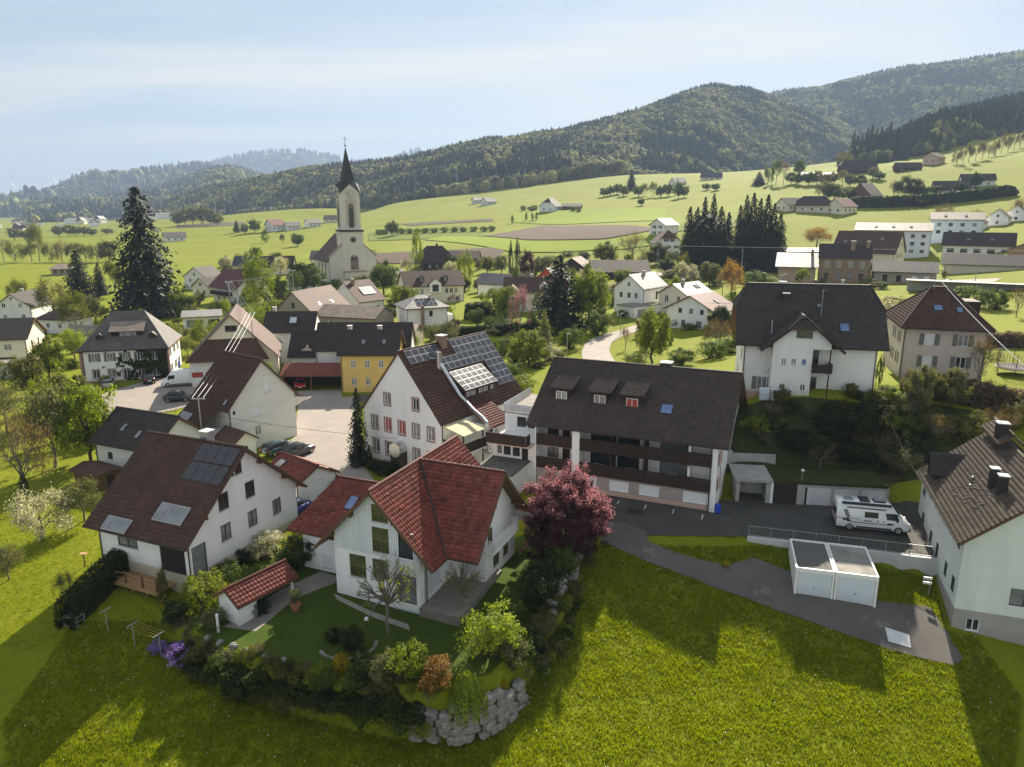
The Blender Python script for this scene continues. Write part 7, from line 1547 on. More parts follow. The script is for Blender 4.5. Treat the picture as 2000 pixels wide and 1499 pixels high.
  for k in range(20):
   a = k * 2.4 + g.uniform(-0.2, 0.2); el = g.uniform(0.15, 1.5); d = Vector((math.cos(a), math.sin(a), el)).normalized()
   b = Vector((0, 0, 0.35)) + d * g.uniform(0.18, 0.30); limb(tb, (0, 0, g.uniform(0.3, 0.4)), b, 0.014, 0.011, g, 5, 3)
   for q in range(7):
    d2 = (d + Vector(g.normal(0, 0.33, 3))).normalized(); e = b + d2 * g.uniform(0.14, 0.30); limb(tb, b, e, 0.0065, 0.004, g, 4, 2); ends.append((e, d2))
  E_ = np.array([tuple(e[0]) for e in ends]); n = 900; i = g.integers(0, len(E_) // 2, n) * 2; P = E_[i] + g.normal(0, 0.018, (n, 3)); V, Fq = leaf_quads(P, unit(g.normal(size=(n, 3))), g.uniform(0.5, 1.2, n) * 0.013, g); ti = np.clip(g.normal(0.6, 0.25, n), 0, 1)
 else:                                   # shrub
  V, Fq, ti, C = crown_cloud(g, 4200, 80, 0.12, 0.022, 0.46, (0.45, 0.45, 0.47), 0.35, flat=0.08)
  for c in C[:22]: limb(tb, (g.normal(0, 0.05), g.normal(0, 0.05), -0.05), c, 0.012, 0.004, g, 4, 2)
 if kind in ('spring', 'bare', 'pollard'):
  sc = 0.5 / max(np.abs(V[:, :2]).max(), 1e-6); top = V[:, 2].max(); V = V * np.array([sc, sc, 1 / top]); tb.v = [(x * sc, y * sc, z / top) for x, y, z in tb.v]
 return npmesh('crown', V, Fq, 'leaf_mid', tint=ti), tb.mesh('trunk', 'bark_pale' if kind in ('bare', 'spring', 'pollard') else 'bark', smooth=True)
_pr = {}
NV = dict(round=4, spring=3, bare=3, spruce=3, column=2, shrub=5, conifer_soft=1, weeping=1, pollard=2)
_cnt = {}
def tree(kind, leaf, x, y, H_t, W_t, label, cat='tree', group=None, z=None, name=None):
 i = _cnt.get(kind, 0); _cnt[kind] = i + 1
 key = (kind, i % NV[kind])
 if key not in _pr: _pr[key] = proto(kind, 100 + hash_kind[kind] * 10 + key[1])
 cr, tk = _pr[key]
 r = np.random.default_rng(i * 13 + hash_kind[kind]).uniform(0, 6.28)
 nm = name or {'spruce': 'spruce_tree', 'conifer_soft': 'conifer_tree', 'column': 'columnar_tree', 'bare': 'bare_tree', 'weeping': 'weeping_shrub', 'pollard': 'pollarded_tree'}.get(kind, 'broadleaf_tree')
 if cat == 'shrub': nm = 'garden_shrub'
 elif cat == 'flowers': nm = 'flower_clump'
 elif cat == 'plant': nm = 'climbing_plant'
 o = thing(nm, label, cat, (x, y, (gz(x, y) if z is None else z) - 0.05), r, group)
 if kind == 'spruce': j_ = np.random.default_rng(i).uniform(0.85, 1.2, 2); W_t *= 1.3 * j_[0]; H_t *= 0.5 + 0.5 * j_[1]
 o.scale = (W_t, W_t, H_t)
 a = link('crown', cr, o); a.material_slots[0].link = 'OBJECT'; a.material_slots[0].material = M[leaf]
 if not (cat == 'flowers'): link('trunk', tk, o)
 return o
hash_kind = {k: i + 1 for i, k in enumerate(NV)}
# kind, leaf colour, x, y, height, width, label, category
TREES = [
 ('spruce', 'conifer', -97.6, 193.8, 34.6, 15.5, 'huge dark spruce towering over the left half of the village'),
 ('spruce', 'conifer', -138.2, 232.3, 14.8, 8.9, 'small dark spruce left of the huge one'),
 ('spring', 'olive', -131.8, 241.3, 13.4, 9.6, 'light green tree between the small and the huge spruce'),
 ('spruce', 'conifer', -139.8, 246.2, 11.2, 5.2, 'slim spruce half hidden by the light green tree'),
 ('spring', 'olive', -146.2, 214.4, 9.8, 7.6, 'thin spring tree above the leftmost white gable'),
 ('spring', 'grey', -122, 191.9, 12.2, 8.8, 'sparse grey-green tree right of the leftmost white gable'),
 ('spring', 'olive', -100.2, 164.5, 11.1, 7.8, 'tall budding tree behind the ivy villa'),
 ('spring', 'olive', -101.8, 175.8, 6.9, 6.3, 'lower budding tree beside the huge spruce'),
 ('round', 'bright', -77.1, 117.5, 7.5, 5.6, 'bright green tree left of the ivy villa'),
 ('round', 'olive', -73, 106.2, 6.7, 4.8, 'olive green tree in front of the balcony house'),
 ('spring', 'olive', -79.4, 111.6, 5.8, 4.1, 'thin olive tree at the left edge under the hut'),
 ('shrub', 'yellow', -90.9, 151.2, 2.8, 1.7, 'yellow flowering shrub at the ivy villa corner', 'shrub'),
 ('shrub', 'mid', -87.5, 141.7, 3.9, 3.7, 'round green bush beside the yellow flowering shrub', 'shrub'),
 ('round', 'bright', -46.8, 76.2, 9.5, 6.2, 'bright green tree between orchard and street'),
 ('spring', 'grey', -50.2, 75.1, 10.3, 7.6, 'grey-green budding tree in the left orchard'),
 ('bare', 'brown', -49.2, 68.4, 10.3, 7.2, 'bare grey-brown tree at the left edge'),
 ('spring', 'grey', -63.6, 87.2, 7.3, 6.5, 'pale budding tree cut by the left edge'),
 ('round', 'olive', -59.8, 94.5, 6.4, 5.6, 'olive green tree behind the orchard'),
 ('round', 'bright', -48.8, 83.7, 3.8, 3.1, 'low bright tree beside the dark barn'),
 ('spring', 'white', -41.1, 58.5, 5.2, 5.8, 'white blossoming fruit tree on the left lawn'),
 ('spring', 'grey', -39.3, 61.7, 4.4, 4.2, 'pale leafy fruit tree beside the long brown roof'),
 ('bare', 'olive', -33.2, 48.8, 3.3, 2.8, 'small bare bush on the sunny left lawn', 'shrub'),
 ('spring', 'grey', -40.3, 52.7, 3.4, 3.3, 'sparse bush at the left edge of the lawn', 'shrub'),
 ('column', 'dark', -48.5, 67.6, 2.6, 1.2, 'small dark cypress under the bare tree'),
 ('pollard', 'lime', -8.7, 45.1, 5.6, 4.6, 'pollarded tree with knobbly branches on the front lawn'),
 ('pollard', 'lime', -3.6, 47.5, 4, 3.7, 'smaller pollarded tree at the terrace corner'),
 ('shrub', 'lime', -1.4, 42.8, 4.2, 4.2, 'spreading yellow-green shrub at the garden corner', 'shrub'),
 ('shrub', 'bright', -6.5, 40.1, 3.3, 2.7, 'bright green leafy bush in the front bed', 'shrub'),
 ('shrub', 'grey', -8, 39.7, 2.6, 2.1, 'grey-green bush left of the bright leafy one', 'shrub'),
 ('shrub', 'orange', -4.7, 39.2, 2.8, 2.4, 'rusty brown bush in the middle of the front bed', 'shrub'),
 ('weeping', 'lime', -2.8, 39, 3.2, 2.6, 'weeping yellow-green dwarf tree above the boulder wall', 'shrub'),
 ('shrub', 'dark', -10.7, 43.1, 2.5, 2.1, 'round dark bush on the island bed of the lawn', 'shrub'),
 ('shrub', 'yellow', -10.9, 40.8, 1.7, 1.2, 'yellow bush at the left end of the front bed', 'shrub'),
 ('shrub', 'dark', -9.3, 40, 2.6, 2.1, 'spiky dark bush in the front bed', 'shrub'),
 ('shrub', 'dark', -12.2, 44.4, 1.1, 1.6, 'low dark bush left of the island bed', 'shrub'),
 ('shrub', 'mid', 0, 46.2, 2.5, 2.1, 'mid green bush beside the terrace steps', 'shrub'),
 ('shrub', 'dark', 2.1, 48.6, 4.6, 3.8, 'dark green laurel on the right garden edge', 'shrub'),
 ('shrub', 'mid', 3.9, 52.6, 3.5, 2.7, 'green bush under the copper plum', 'shrub'),
 ('shrub', 'dark', 1.4, 44.2, 2.6, 2.1, 'dark bush above the boulder slope', 'shrub'),
 ('shrub', 'grey', 0, 42, 2.5, 2.4, 'greyish bush at the right end of the front bed', 'shrub'),
 ('shrub', 'yellow', 2, 45.8, 1.2, 0.7, 'larger tuft of yellow flowers on the boulder slope', 'flowers'),
 ('shrub', 'yellow', 2.8, 47.3, 1, 0.6, 'smaller tuft of yellow flowers on the boulder slope', 'flowers'),
 ('shrub', 'yellow', -0.5, 40.7, 0.9, 0.6, 'tuft of yellow flowers beside the boulder wall', 'flowers'),
 ('shrub', 'yellow', 17.6, 54.5, 0.7, 0.8, 'clump of yellow flowers on the grass island', 'flowers'),
 ('shrub', 'white', -0.7, 56.2, 2.1, 1.6, 'white flowering shrub beside the red roof house', 'shrub'),
 ('shrub', 'white', -20.6, 55.7, 2.9, 3.3, 'white flowering bush between the two near houses', 'shrub'),
 ('shrub', 'box', -17.6, 53.8, 3.7, 3.7, 'big dark yew between the two near houses', 'shrub'),
 ('shrub', 'lime', -22.6, 48.2, 3.4, 3.2, 'yellow-green bush beside the timber deck', 'shrub'),
 ('shrub', 'mid', -22.3, 51.5, 2.3, 2.6, 'mid green bush below the white gable', 'shrub'),
 ('shrub', 'dark', -22.3, 54.3, 1.7, 2.1, 'dark bush at the foot of the white gable', 'shrub'),
 ('shrub', 'dark', -24.3, 46.8, 1.9, 2.2, 'dark bush under the deck corner', 'shrub'),
 ('shrub', 'grey', -21.2, 46.2, 1.6, 2.2, 'silvery low bush behind the purple flowers', 'shrub'),
 ('shrub', 'dark', -18.3, 47.4, 1.6, 1.4, 'small dark bush beside the white garden shed', 'shrub'),
 ('spring', 'olive', -26.4, 49.5, 3.3, 1.2, 'climbing plant on the deck posts', 'plant'),
 ('shrub', 'purple', -24.8, 44.9, 1.1, 1.4, 'left cushion of purple flowers', 'flowers'),
 ('shrub', 'purple', -22.9, 44.2, 1.6, 2.6, 'large cushion of purple flowers below the clothes line', 'flowers'),
 ('spruce', 'conifer', -16.6, 74.7, 9, 2.5, 'narrow dark spruce at the inn corner'),
 ('column', 'dark', -15.6, 75.2, 2.2, 0.8, 'small column conifer at the inn wall'),
 ('shrub', 'dark', -13.6, 72.4, 1.6, 3.3, 'low dark bushes in front of the inn gable', 'shrub'),
 ('shrub', 'dark', -17.9, 67.7, 2.5, 3.1, 'dark bush behind the garage roof', 'shrub'),
 ('shrub', 'dark', 29, 69.6, 2.5, 4.7, 'dark bush on the bank left of the villa steps', 'shrub'),
 ('shrub', 'dark', 33.6, 71, 4, 6.3, 'broad dark bush below the villa', 'shrub'),
 ('shrub', 'box', 36.9, 71.2, 4.2, 4.8, 'tall dark bush right below the villa corner', 'shrub'),
 ('bare', 'brown', 30.6, 68, 3, 4.6, 'brown brushwood on the middle of the bank', 'shrub'),
 ('shrub', 'dark', 34, 68.9, 2.7, 5.7, 'dark undergrowth on the bank above the garages', 'shrub'),
 ('bare', 'brown', 37.2, 69.2, 3.5, 4.7, 'brown twiggy bush at the top of the bank', 'shrub'),
 ('shrub', 'grey', 38.1, 67.4, 4, 4.5, 'grey-green bush above the camper van', 'shrub'),
 ('bare', 'brown', 35.3, 64.2, 3.1, 3.2, 'bare twiggy bush beside the camper van', 'shrub'),
 ('shrub', 'dark', 40.3, 68.2, 3.7, 4.1, 'dark bush behind the mint house roof', 'shrub'),
 ('bare', 'brown', 42.7, 69.3, 3.6, 4.6, 'brown hedge bush behind the mint house', 'shrub'),
 ('shrub', 'olive', 45.8, 68.8, 4.2, 4.1, 'olive bush behind the mint house chimney', 'shrub'),
 ('bare', 'brown', 48.4, 68.6, 4.7, 4.6, 'brown thicket at the right edge', 'shrub'),
 ('shrub', 'olive', 51.6, 70.8, 3.7, 3.7, 'olive thicket at the right edge', 'shrub'),
 ('round', 'grey', 42, 72.3, 5.9, 3, 'pale tree in front of the pink house, left of two'),
 ('round', 'grey', 46.1, 73.5, 4.7, 3.1, 'pale tree in front of the pink house, right of two'),
 ('bare', 'brown', 51.7, 78.2, 6.9, 4.1, 'bare tree in front of the pink house'),
 ('column', 'dark', 40.5, 77.7, 3.8, 1.1, 'dark column conifer between villa and pink house'),
 ('bare', 'brown', 51.8, 75.6, 3.1, 3.9, 'brown bush row end below the pink house', 'shrub'),
 ('round', 'bright', 21.9, 109.9, 8.9, 5.7, 'bright green young tree by the curved road'),
 ('bare', 'olive', 20.7, 113.6, 5.4, 2.5, 'thin bare tree by the curved road'),
 ('shrub', 'lime', 19.4, 112.1, 2, 4.9, 'yellow-green grass clump by the curved road', 'shrub'),
 ('shrub', 'mid', 24.9, 104.2, 3.6, 4.5, 'green bush left of the villa meadow', 'shrub'),
 ('shrub', 'mid', 30.3, 107.6, 3.5, 4.7, 'green hedge bush beside the villa wall', 'shrub'),
 ('shrub', 'mid', 34.1, 111.2, 3.2, 4, 'green bush touching the villa wall', 'shrub'),
 ('shrub', 'white', 6.4, 122.9, 3.3, 4.4, 'silvery white bush behind the hotel ridge', 'shrub'),
 ('conifer_soft', 'grey', 5.9, 130.6, 8, 4, 'grey-green soft conifer behind the inn'),
 ('shrub', 'mid', -1.6, 131, 4.3, 4.2, 'round bush on the sunny lawn behind the inn', 'shrub'),
 ('shrub', 'lime', 1.5, 103, 3.3, 5.3, 'yellow-green bushes behind the terrace', 'shrub'),
 ('shrub', 'mid', 0, 111.5, 3.2, 4, 'green bush above the solar roof edge', 'shrub'),
 ('spruce', 'conifer', 10.1, 153.6, 15.7, 8.8, 'dark spruce in the middle of the gardens'),
 ('round', 'bright', 16.7, 156.4, 13.2, 10.1, 'large light green willow right of the dark spruce'),
 ('shrub', 'mid', 11, 132.5, 5.2, 5.2, 'rounded garden bush below the dark spruce', 'shrub'),
 ('shrub', 'mid', 17.1, 144.7, 5.9, 6.2, 'big green bush under the willow', 'shrub'),
 ('spring', 'grey', 19.4, 146.3, 4.2, 4.2, 'pale bush at the road bend', 'shrub'),
 ('bare', 'plumtop', 1.6, 145.7, 11.7, 6.7, 'pinkish budding magnolia in front of white house'),
 ('column', 'dark', 0.9, 148.8, 4, 1.4, 'small dark cypress below the magnolia'),
 ('column', 'dark', 4.3, 150.2, 5.4, 3.2, 'dark clipped yew right of the magnolia'),
 ('shrub', 'lime', -16.3, 179.1, 4.3, 3.8, 'clipped lime-green ball beside the cube house', 'shrub'),
 ('round', 'mid', -8.3, 166.4, 4.5, 4.5, 'small green tree in the cube house garden'),
 ('shrub', 'plum', -13, 162.8, 3.6, 2.8, 'dark red bush beside the cube house', 'shrub'),
 ('bare', 'plum', -15.3, 192.8, 5, 4.4, 'bare reddish tree in front of the long cream house'),
 ('column', 'lime', -38.7, 298, 17.9, 6.7, 'slim golden poplar right of the church'),
 ('column', 'lime', -15.3, 235.3, 14, 8, 'broad lime-green poplar beside the long cream house'),
 ('column', 'conifer', -0.4, 258, 14.4, 2.5, 'left one of the twin dark cypresses'),
 ('column', 'conifer', 2, 257, 15.4, 3.1, 'right one of the twin dark cypresses'),
 ('round', 'plum', 5.3, 250.8, 11.1, 5.3, 'copper-red tree beside the twin cypresses'),
 ('round', 'mid', -66.6, 234.5, 10.9, 11.3, 'dense round tree left of the church front'),
 ('round', 'mid', -40.6, 229.8, 10.9, 9.8, 'dense round tree right of the church front'),
 ('round', 'bright', -31.4, 205.8, 5.7, 5.8, 'bright tree between church and cube house'),
 ('spring', 'bright', -62.1, 177.6, 18.1, 10.1, 'tall light green tree in front of the church nave'),
 ('shrub', 'bright', -57.5, 169.4, 8.4, 9.7, 'broad light bush under the tall light tree', 'shrub'),
 ('round', 'bright', -94.4, 211.1, 3.7, 4.5, 'bright bush right of the huge spruce', 'shrub'),
 ('spruce', 'conifer', 61.2, 254.8, 20.9, 6.1, 'leftmost spruce of the left dark clump near the station'),
 ('spruce', 'conifer', 63.6, 254.6, 22.5, 6.1, 'second spruce of the left dark clump near the station'),
 ('spruce', 'conifer', 66, 254.1, 23.5, 6.1, 'third spruce of the left dark clump near the station'),
 ('spruce', 'conifer', 68.8, 253.8, 24, 6.1, 'fourth spruce of the left dark clump near the station'),
 ('spruce', 'conifer', 71.6, 253.6, 22.8, 6, 'fifth spruce of the left dark clump near the station'),
 ('spruce', 'conifer', 74, 253.3, 21.1, 6, 'rightmost spruce of the left dark clump near the station'),
 ('spruce', 'conifer', 77.8, 253.1, 22.4, 6.4, 'leftmost spruce of the right dark clump near the station'),
 ('spruce', 'conifer', 79.9, 253.1, 23.8, 6.4, 'second spruce of the right dark clump near the station'),
 ('spruce', 'conifer', 82, 252.8, 24.8, 6.4, 'third spruce of the right dark clump near the station'),
 ('spruce', 'conifer', 84.5, 252.8, 25.1, 6.4, 'fourth spruce of the right dark clump near the station'),
 ('spruce', 'conifer', 87, 252.8, 24.4, 6.4, 'fifth spruce of the right dark clump near the station'),
 ('spruce', 'conifer', 89.3, 252.8, 23.2, 6.4, 'sixth spruce of the right dark clump near the station'),
 ('spruce', 'conifer', 91.7, 252.8, 20.7, 6.4, 'rightmost spruce of the right dark clump near the station'),
 ('bare', 'brown', 47.9, 291.5, 12.9, 14.3, 'broad bare walnut tree beside the dark barn'),
 ('spring', 'orange', 58.5, 193.2, 10.1, 8.5, 'golden budding tree beside the villa roof'),
 ('spring', 'orange', 127.6, 307.9, 9.4, 14.2, 'orange budding tree in front of the tan hall'),
 ('shrub', 'mid', 69.8, 208.3, 5.8, 8.8, 'green bush above the villa chimney', 'shrub'),
 ('shrub', 'bright', 72.4, 205.2, 3.9, 7.2, 'bright bush right above the villa chimney', 'shrub'),
 ('shrub', 'grey', 52, 210.8, 4.4, 7.4, 'pale bush by the railway', 'shrub'),
 ('shrub', 'grey', 51, 233.7, 4.1, 8.2, 'pale bush right of the dark barn', 'shrub'),
 ('round', 'olive', 51.7, 275.3, 6.1, 6.6, 'small olive tree beside the dark barn'),
 ('round', 'olive', 35.3, 279.6, 9.6, 9.8, 'olive tree left of the bare walnut'),
 ('shrub', 'mid', 98.8, 155.5, 5.7, 7.7, 'left green bush beyond the pink house', 'shrub'),
 ('shrub', 'mid', 100.1, 149.9, 5.6, 6.8, 'middle green bush beyond the pink house', 'shrub'),
 ('bare', 'brown', 97.1, 138.4, 5.9, 4.9, 'brown bush beyond the pink house', 'shrub'),
 ('shrub', 'olive', 85.4, 161.5, 2.8, 6.9, 'olive bush between villa and pink roofs', 'shrub'),
 ('shrub', 'mid', 143.9, 236, 3.2, 11.6, 'dark hedge bush below the black-roofed house', 'shrub'),
 ('round', 'mid', -136.7, 469.6, 8.5, 9.8, 'round tree left of the church roof in the meadow'),
 ('spring', 'dark', -155.4, 498.4, 7.7, 4.2, 'thin tree left of the round meadow tree'),
 ('column', 'mid', -175.7, 525.1, 10.7, 7.3, 'oval tree in the meadow left of the church'),
 ('conifer_soft', 'dark', -238.7, 641.2, 10.7, 8, 'dark conifer at the hidden white house'),
 ('round', 'mid', -220.7, 633, 11.6, 11.4, 'tree pair beside the hidden white house'),
 ('round', 'grey', -226.1, 624.6, 9.2, 7.8, 'pale bush beside the dark conifer', 'shrub'),
 ('round', 'mid', -80.5, 495.6, 10.6, 10.3, 'oak on the field edge right of the church'),
 ('round', 'mid', 91.3, 527.2, 5.3, 5.8, 'lone round tree on the green slope'),
 ('shrub', 'mid', 367.5, 683.9, 6.9, 6.9, 'lone bush on the steep pasture', 'shrub'),
 ('bare', 'brown', 200.5, 344.4, 11.1, 12.4, 'bare bushy tree above the apartment blocks, left of two'),
 ('bare', 'brown', 209, 333.9, 8.5, 9.2, 'bare bushy tree above the apartment blocks, right of two'),
 ('bare', 'brown', 226.5, 331.4, 9.9, 11.4, 'bare tree at the right edge above the three gables'),
]
TREE_GROUPS = [
 ('tree row across the left meadow', 'tree in the row across the left meadow', 'tree', [
  ('bare', 'brown', -287.8, 414.7, 16.2, 11.6), ('spring', 'olive', -279.5, 412.7, 12.4, 11.6), ('spring', 'olive', -268.2, 408.7, 11.1, 11.4), 
  ('spring', 'olive', -262.3, 406.7, 23.2, 11.4), ('spring', 'olive', -252.6, 402.1, 11.6, 11.2), ('bare', 'brown', -245.6, 399.8, 14.3, 11.2), 
  ('spring', 'olive', -237.5, 397.5, 11.5, 11.1), ('spring', 'olive', -230.2, 395.5, 10.3, 11.1), ('spring', 'olive', -223.1, 393.8, 11.3, 11), 
  ('round', 'olive', -215.4, 391.7, 11.8, 11), ]),
 ('hedgerow bushes on the field edge right of the church', 'bush in the hedgerow right of the church', 'shrub', [
  ('shrub', 'mid', -92.8, 518.3, 4.4, 7.2), ('shrub', 'mid', -88.5, 514.3, 4.5, 7.1), ('shrub', 'mid', -75.5, 506.2, 4.4, 7), ('shrub', 'mid', -69.6, 502.2, 4.3, 7), 
  ('shrub', 'mid', -63.9, 498.1, 4.3, 6.9), ('shrub', 'mid', -58.2, 494.1, 4.3, 6.8), ('shrub', 'mid', -51.6, 490, 4.3, 6.8), ('shrub', 'mid', -44.5, 486, 4.2, 6.7), 
  ('shrub', 'mid', -37.4, 481.9, 4.1, 6.7), ('shrub', 'mid', -31.5, 477.9, 4.1, 6.6), ('shrub', 'mid', -24.6, 473.9, 4.1, 6.6), 
  ('shrub', 'mid', -17.9, 469.8, 4, 6.5), ('shrub', 'mid', -12.9, 465.8, 4, 6.5), ]),
 ('bushes around the lone white farmhouse', 'bush beside the lone white farmhouse', 'shrub', [
  ('shrub', 'mid', 8.9, 586, 4.6, 6), ('shrub', 'mid', 14.2, 573.6, 4.5, 5.9), ('shrub', 'mid', 17.5, 577.9, 4.6, 6), ('shrub', 'mid', 44.5, 538.7, 4.2, 5.6), 
  ('shrub', 'mid', 47.5, 530.3, 4, 5.5), ]),
 ('small conifers before the lone farmhouse', 'small conifer in front of the lone white farmhouse', 'tree', [
  ('column', 'dark', 0.3, 505.9, 6, 2.8), ('column', 'dark', 9.9, 512.4, 6.1, 2.8), ('column', 'dark', 14, 508.3, 6.1, 2.8), 
  ('column', 'dark', 16.8, 508.4, 6.1, 2.8), ]),
 ('trees of the grove on the upper slope', 'tree in the grove on the upper slope', 'tree', [
  ('round', 'mid', 78.2, 634, 7.9, 9.6), ('round', 'mid', 84, 638.4, 8.7, 9.6), ('round', 'mid', 90.5, 644.9, 9.3, 9.7), ('round', 'mid', 92.9, 621.7, 8.9, 9.4), 
  ('spruce', 'conifer', 106.5, 668.4, 16.1, 10.1), ('round', 'mid', 101.7, 603, 9.2, 9.1), ('spring', 'grey', 107.4, 607.4, 10.7, 9.2), 
  ('spring', 'grey', 111.3, 590.6, 12.8, 8.9), ('round', 'mid', 115.3, 580.2, 9.1, 8.8), ('round', 'mid', 121.3, 580.4, 9.9, 8.8), 
  ('column', 'mid', 129.9, 589.1, 13.4, 2.4), ('round', 'mid', 122.8, 551.1, 12, 8.3), ('round', 'mid', 126.6, 551.2, 9, 8.3), 
  ('round', 'mid', 152.8, 587.7, 5.4, 8.8), ('round', 'mid', 155.7, 573.2, 5.6, 8.6), ]),
 ('trees around the big dark farm', 'tree around the big dark hillside farm', 'tree', [
  ('spruce', 'conifer', 186.3, 565.9, 8.9, 10.1), ('spring', 'mid', 190.4, 557.6, 15.1, 9.9), ('spring', 'mid', 193.2, 549.3, 20.3, 9.8), 
  ('bare', 'brown', 198, 547.4, 17.9, 9.7), ('round', 'mid', 201.3, 541.2, 8.8, 9.6), ('round', 'mid', 202.1, 528.6, 9.3, 9.4), 
  ('round', 'mid', 206.2, 522.3, 9.2, 9.3), ('round', 'olive', 210.5, 518.2, 9.9, 9.2), ('round', 'grey', 211.4, 505.5, 8.8, 9), 
  ('round', 'olive', 219.6, 512.1, 8.2, 9.1), ('spring', 'grey', 221.8, 503.7, 10.3, 8.9), ('round', 'grey', 222.3, 493.1, 8.7, 8.8), 
  ('round', 'mid', 227.1, 488.9, 8, 8.7), ('round', 'mid', 224.3, 588.2, 13.4, 10.4), ('bare', 'brown', 270.9, 622.9, 14.1, 11), 
  ('spring', 'olive', 266.1, 597.9, 13.6, 10.6), ('round', 'grey', 246.5, 513, 8.1, 9.1), ('round', 'mid', 246.3, 504.5, 5.6, 8.9), ]),
 ('trees around the pale barn', 'tree among the pale-roofed barn on the slope', 'tree', [
  ('spring', 'grey', 184.3, 447.6, 10.8, 8.6), ('round', 'grey', 189.8, 449.9, 11.2, 8.6), ('round', 'mid', 192, 445.6, 9.2, 8.6), 
  ('round', 'grey', 195.4, 441.4, 8, 8.5), ('round', 'dark', 200.5, 441.5, 6.3, 8.5), ('round', 'dark', 206.9, 443.7, 5.1, 8.5), 
  ('bare', 'brown', 226.7, 444, 11.5, 8.5), ('spring', 'dark', 223.5, 433.3, 11.4, 8.3), ('round', 'grey', 228.5, 435.5, 13.6, 8.4), 
  ('round', 'dark', 231.1, 429.2, 12.5, 8.2), ('round', 'dark', 232.1, 422.9, 8.8, 8.1), ('round', 'mid', 246.1, 438.2, 5.2, 8.4), 
  ('round', 'mid', 251.5, 438.3, 4.5, 8.4), ('round', 'dark', 257.6, 430, 6.5, 8.2), ('round', 'dark', 269, 434.7, 9.9, 8.3), 
  ('shrub', 'dark', 174.5, 430.6, 4.2, 8.3), ('shrub', 'mid', 185.7, 422.2, 3.4, 8.1), ('shrub', 'dark', 195.4, 418, 3.2, 8.1), 
  ('shrub', 'grey', 204.8, 413.9, 3.3, 8), ('shrub', 'mid', 212.9, 407.4, 3.5, 7.8), ('shrub', 'dark', 220.1, 400.1, 4, 7.7), ]),
 ('spruces of the grove above the hillside farm', 'spruce in the grove above the hillside farm', 'tree', [
  ('spruce', 'conifer', 349.6, 777, 28, 8.9), ('spruce', 'conifer', 360.5, 792, 23.4, 9.1), ('spruce', 'conifer', 371.5, 807, 25.9, 9.3), 
  ('spruce', 'conifer', 348.2, 745.7, 23.5, 8.6), ('spruce', 'conifer', 357.6, 756.5, 25.7, 8.7), ('spruce', 'conifer', 366.3, 765.2, 21.1, 8.8), 
  ('spruce', 'conifer', 347.6, 716.4, 25.7, 8.2), ('spruce', 'conifer', 355.1, 723, 21.4, 8.3), ('spruce', 'conifer', 364.2, 733.8, 23.4, 8.4), ]),
 ('trees in the row on the steep right pasture', 'tree in the row on the steep right pasture', 'tree', [
  ('spring', 'olive', 312.1, 529.9, 10.7, 8.6), ('bare', 'brown', 308.9, 517.1, 12.3, 8.4), ('spring', 'olive', 322, 532.3, 14.4, 8.7), 
  ('bare', 'brown', 330.5, 538.8, 12, 8.8), ('spring', 'olive', 337.8, 543.2, 14, 8.8), ('bare', 'brown', 351.5, 558.2, 11.8, 9.1), 
  ('spring', 'olive', 361.7, 566.8, 13.8, 9.2), ('bare', 'brown', 374.4, 579.7, 15.9, 9.4), ('spring', 'olive', 387.7, 592.6, 13.7, 9.6), 
  ('bare', 'brown', 396.7, 599.2, 15.7, 9.7), ('spring', 'olive', 408.6, 610.1, 13.2, 9.9), ]),
 ('pale trees at the wood edge left of the church', 'pale tree at the wood edge right of the huge spruce', 'tree', [
  ('round', 'grey', -360.8, 800.1, 16.1, 14.4), ('round', 'grey', -357.6, 810.6, 19.1, 14.6), ('round', 'grey', -345.1, 802.4, 20.4, 14.4), 
  ('round', 'grey', -332.3, 794.2, 21.2, 14.3), ('round', 'grey', -318.8, 784, 18.4, 14.1), ('round', 'grey', -301.9, 759.3, 13.2, 13.7), ]),
 ('pale trees of the rounded copse', 'pale tree of the rounded copse at the wood edge', 'tree', [
  ('round', 'grey', 69.7, 867.8, 15.3, 15.4), ('round', 'grey', 76.8, 868, 17.5, 15.4), ('round', 'grey', 84.5, 868.3, 18.7, 15.4), 
  ('round', 'grey', 92.2, 868.4, 19.2, 15.4), ('round', 'grey', 100.5, 868.6, 18.6, 15.4), ('round', 'grey', 108.7, 868.7, 17, 15.4), 
  ('round', 'grey', 117, 868.9, 18.6, 15.4), ('round', 'grey', 124.1, 869.1, 18.1, 15.4), ]),
 ('bushes in the plain at the far left', 'bush in the plain at the far left', 'tree', [
  ('round', 'grey', -481, 783.2, 11.6, 14.1), ('round', 'grey', -462.8, 771.1, 12, 13.9), ('round', 'grey', -442.7, 750.7, 10.6, 13.5), 
  ('round', 'grey', -432.6, 746.8, 9.1, 13.5), ('round', 'grey', -408.5, 718.1, 7.3, 12.9), ('round', 'grey', -399.2, 728.6, 5.9, 13.1), 
  ('round', 'grey', -508, 753.7, 12.8, 13.6), ('round', 'grey', -480, 727.2, 10.8, 13.1), ]),
 ('low bushes between the village houses', 'low bush in a village garden', 'shrub', [
  ('shrub', 'olive', -80.7, 172.3, 2.4, 2.7), ('shrub', 'grey', -73.7, 160.8, 2, 3.4), ('shrub', 'grey', -86.7, 173.3, 1.5, 4.1), 
  ('shrub', 'bright', -78.1, 197.8, 2.6, 3.2), ('shrub', 'dark', -78.5, 202.7, 2.7, 4.2), ('shrub', 'dark', -64.4, 170.1, 2.4, 2.7), 
  ('shrub', 'olive', -70, 217.2, 3.4, 4.4), ('shrub', 'mid', -64.1, 205.4, 2.9, 3.1), ('shrub', 'grey', -66.6, 255.2, 2.2, 5.8), 
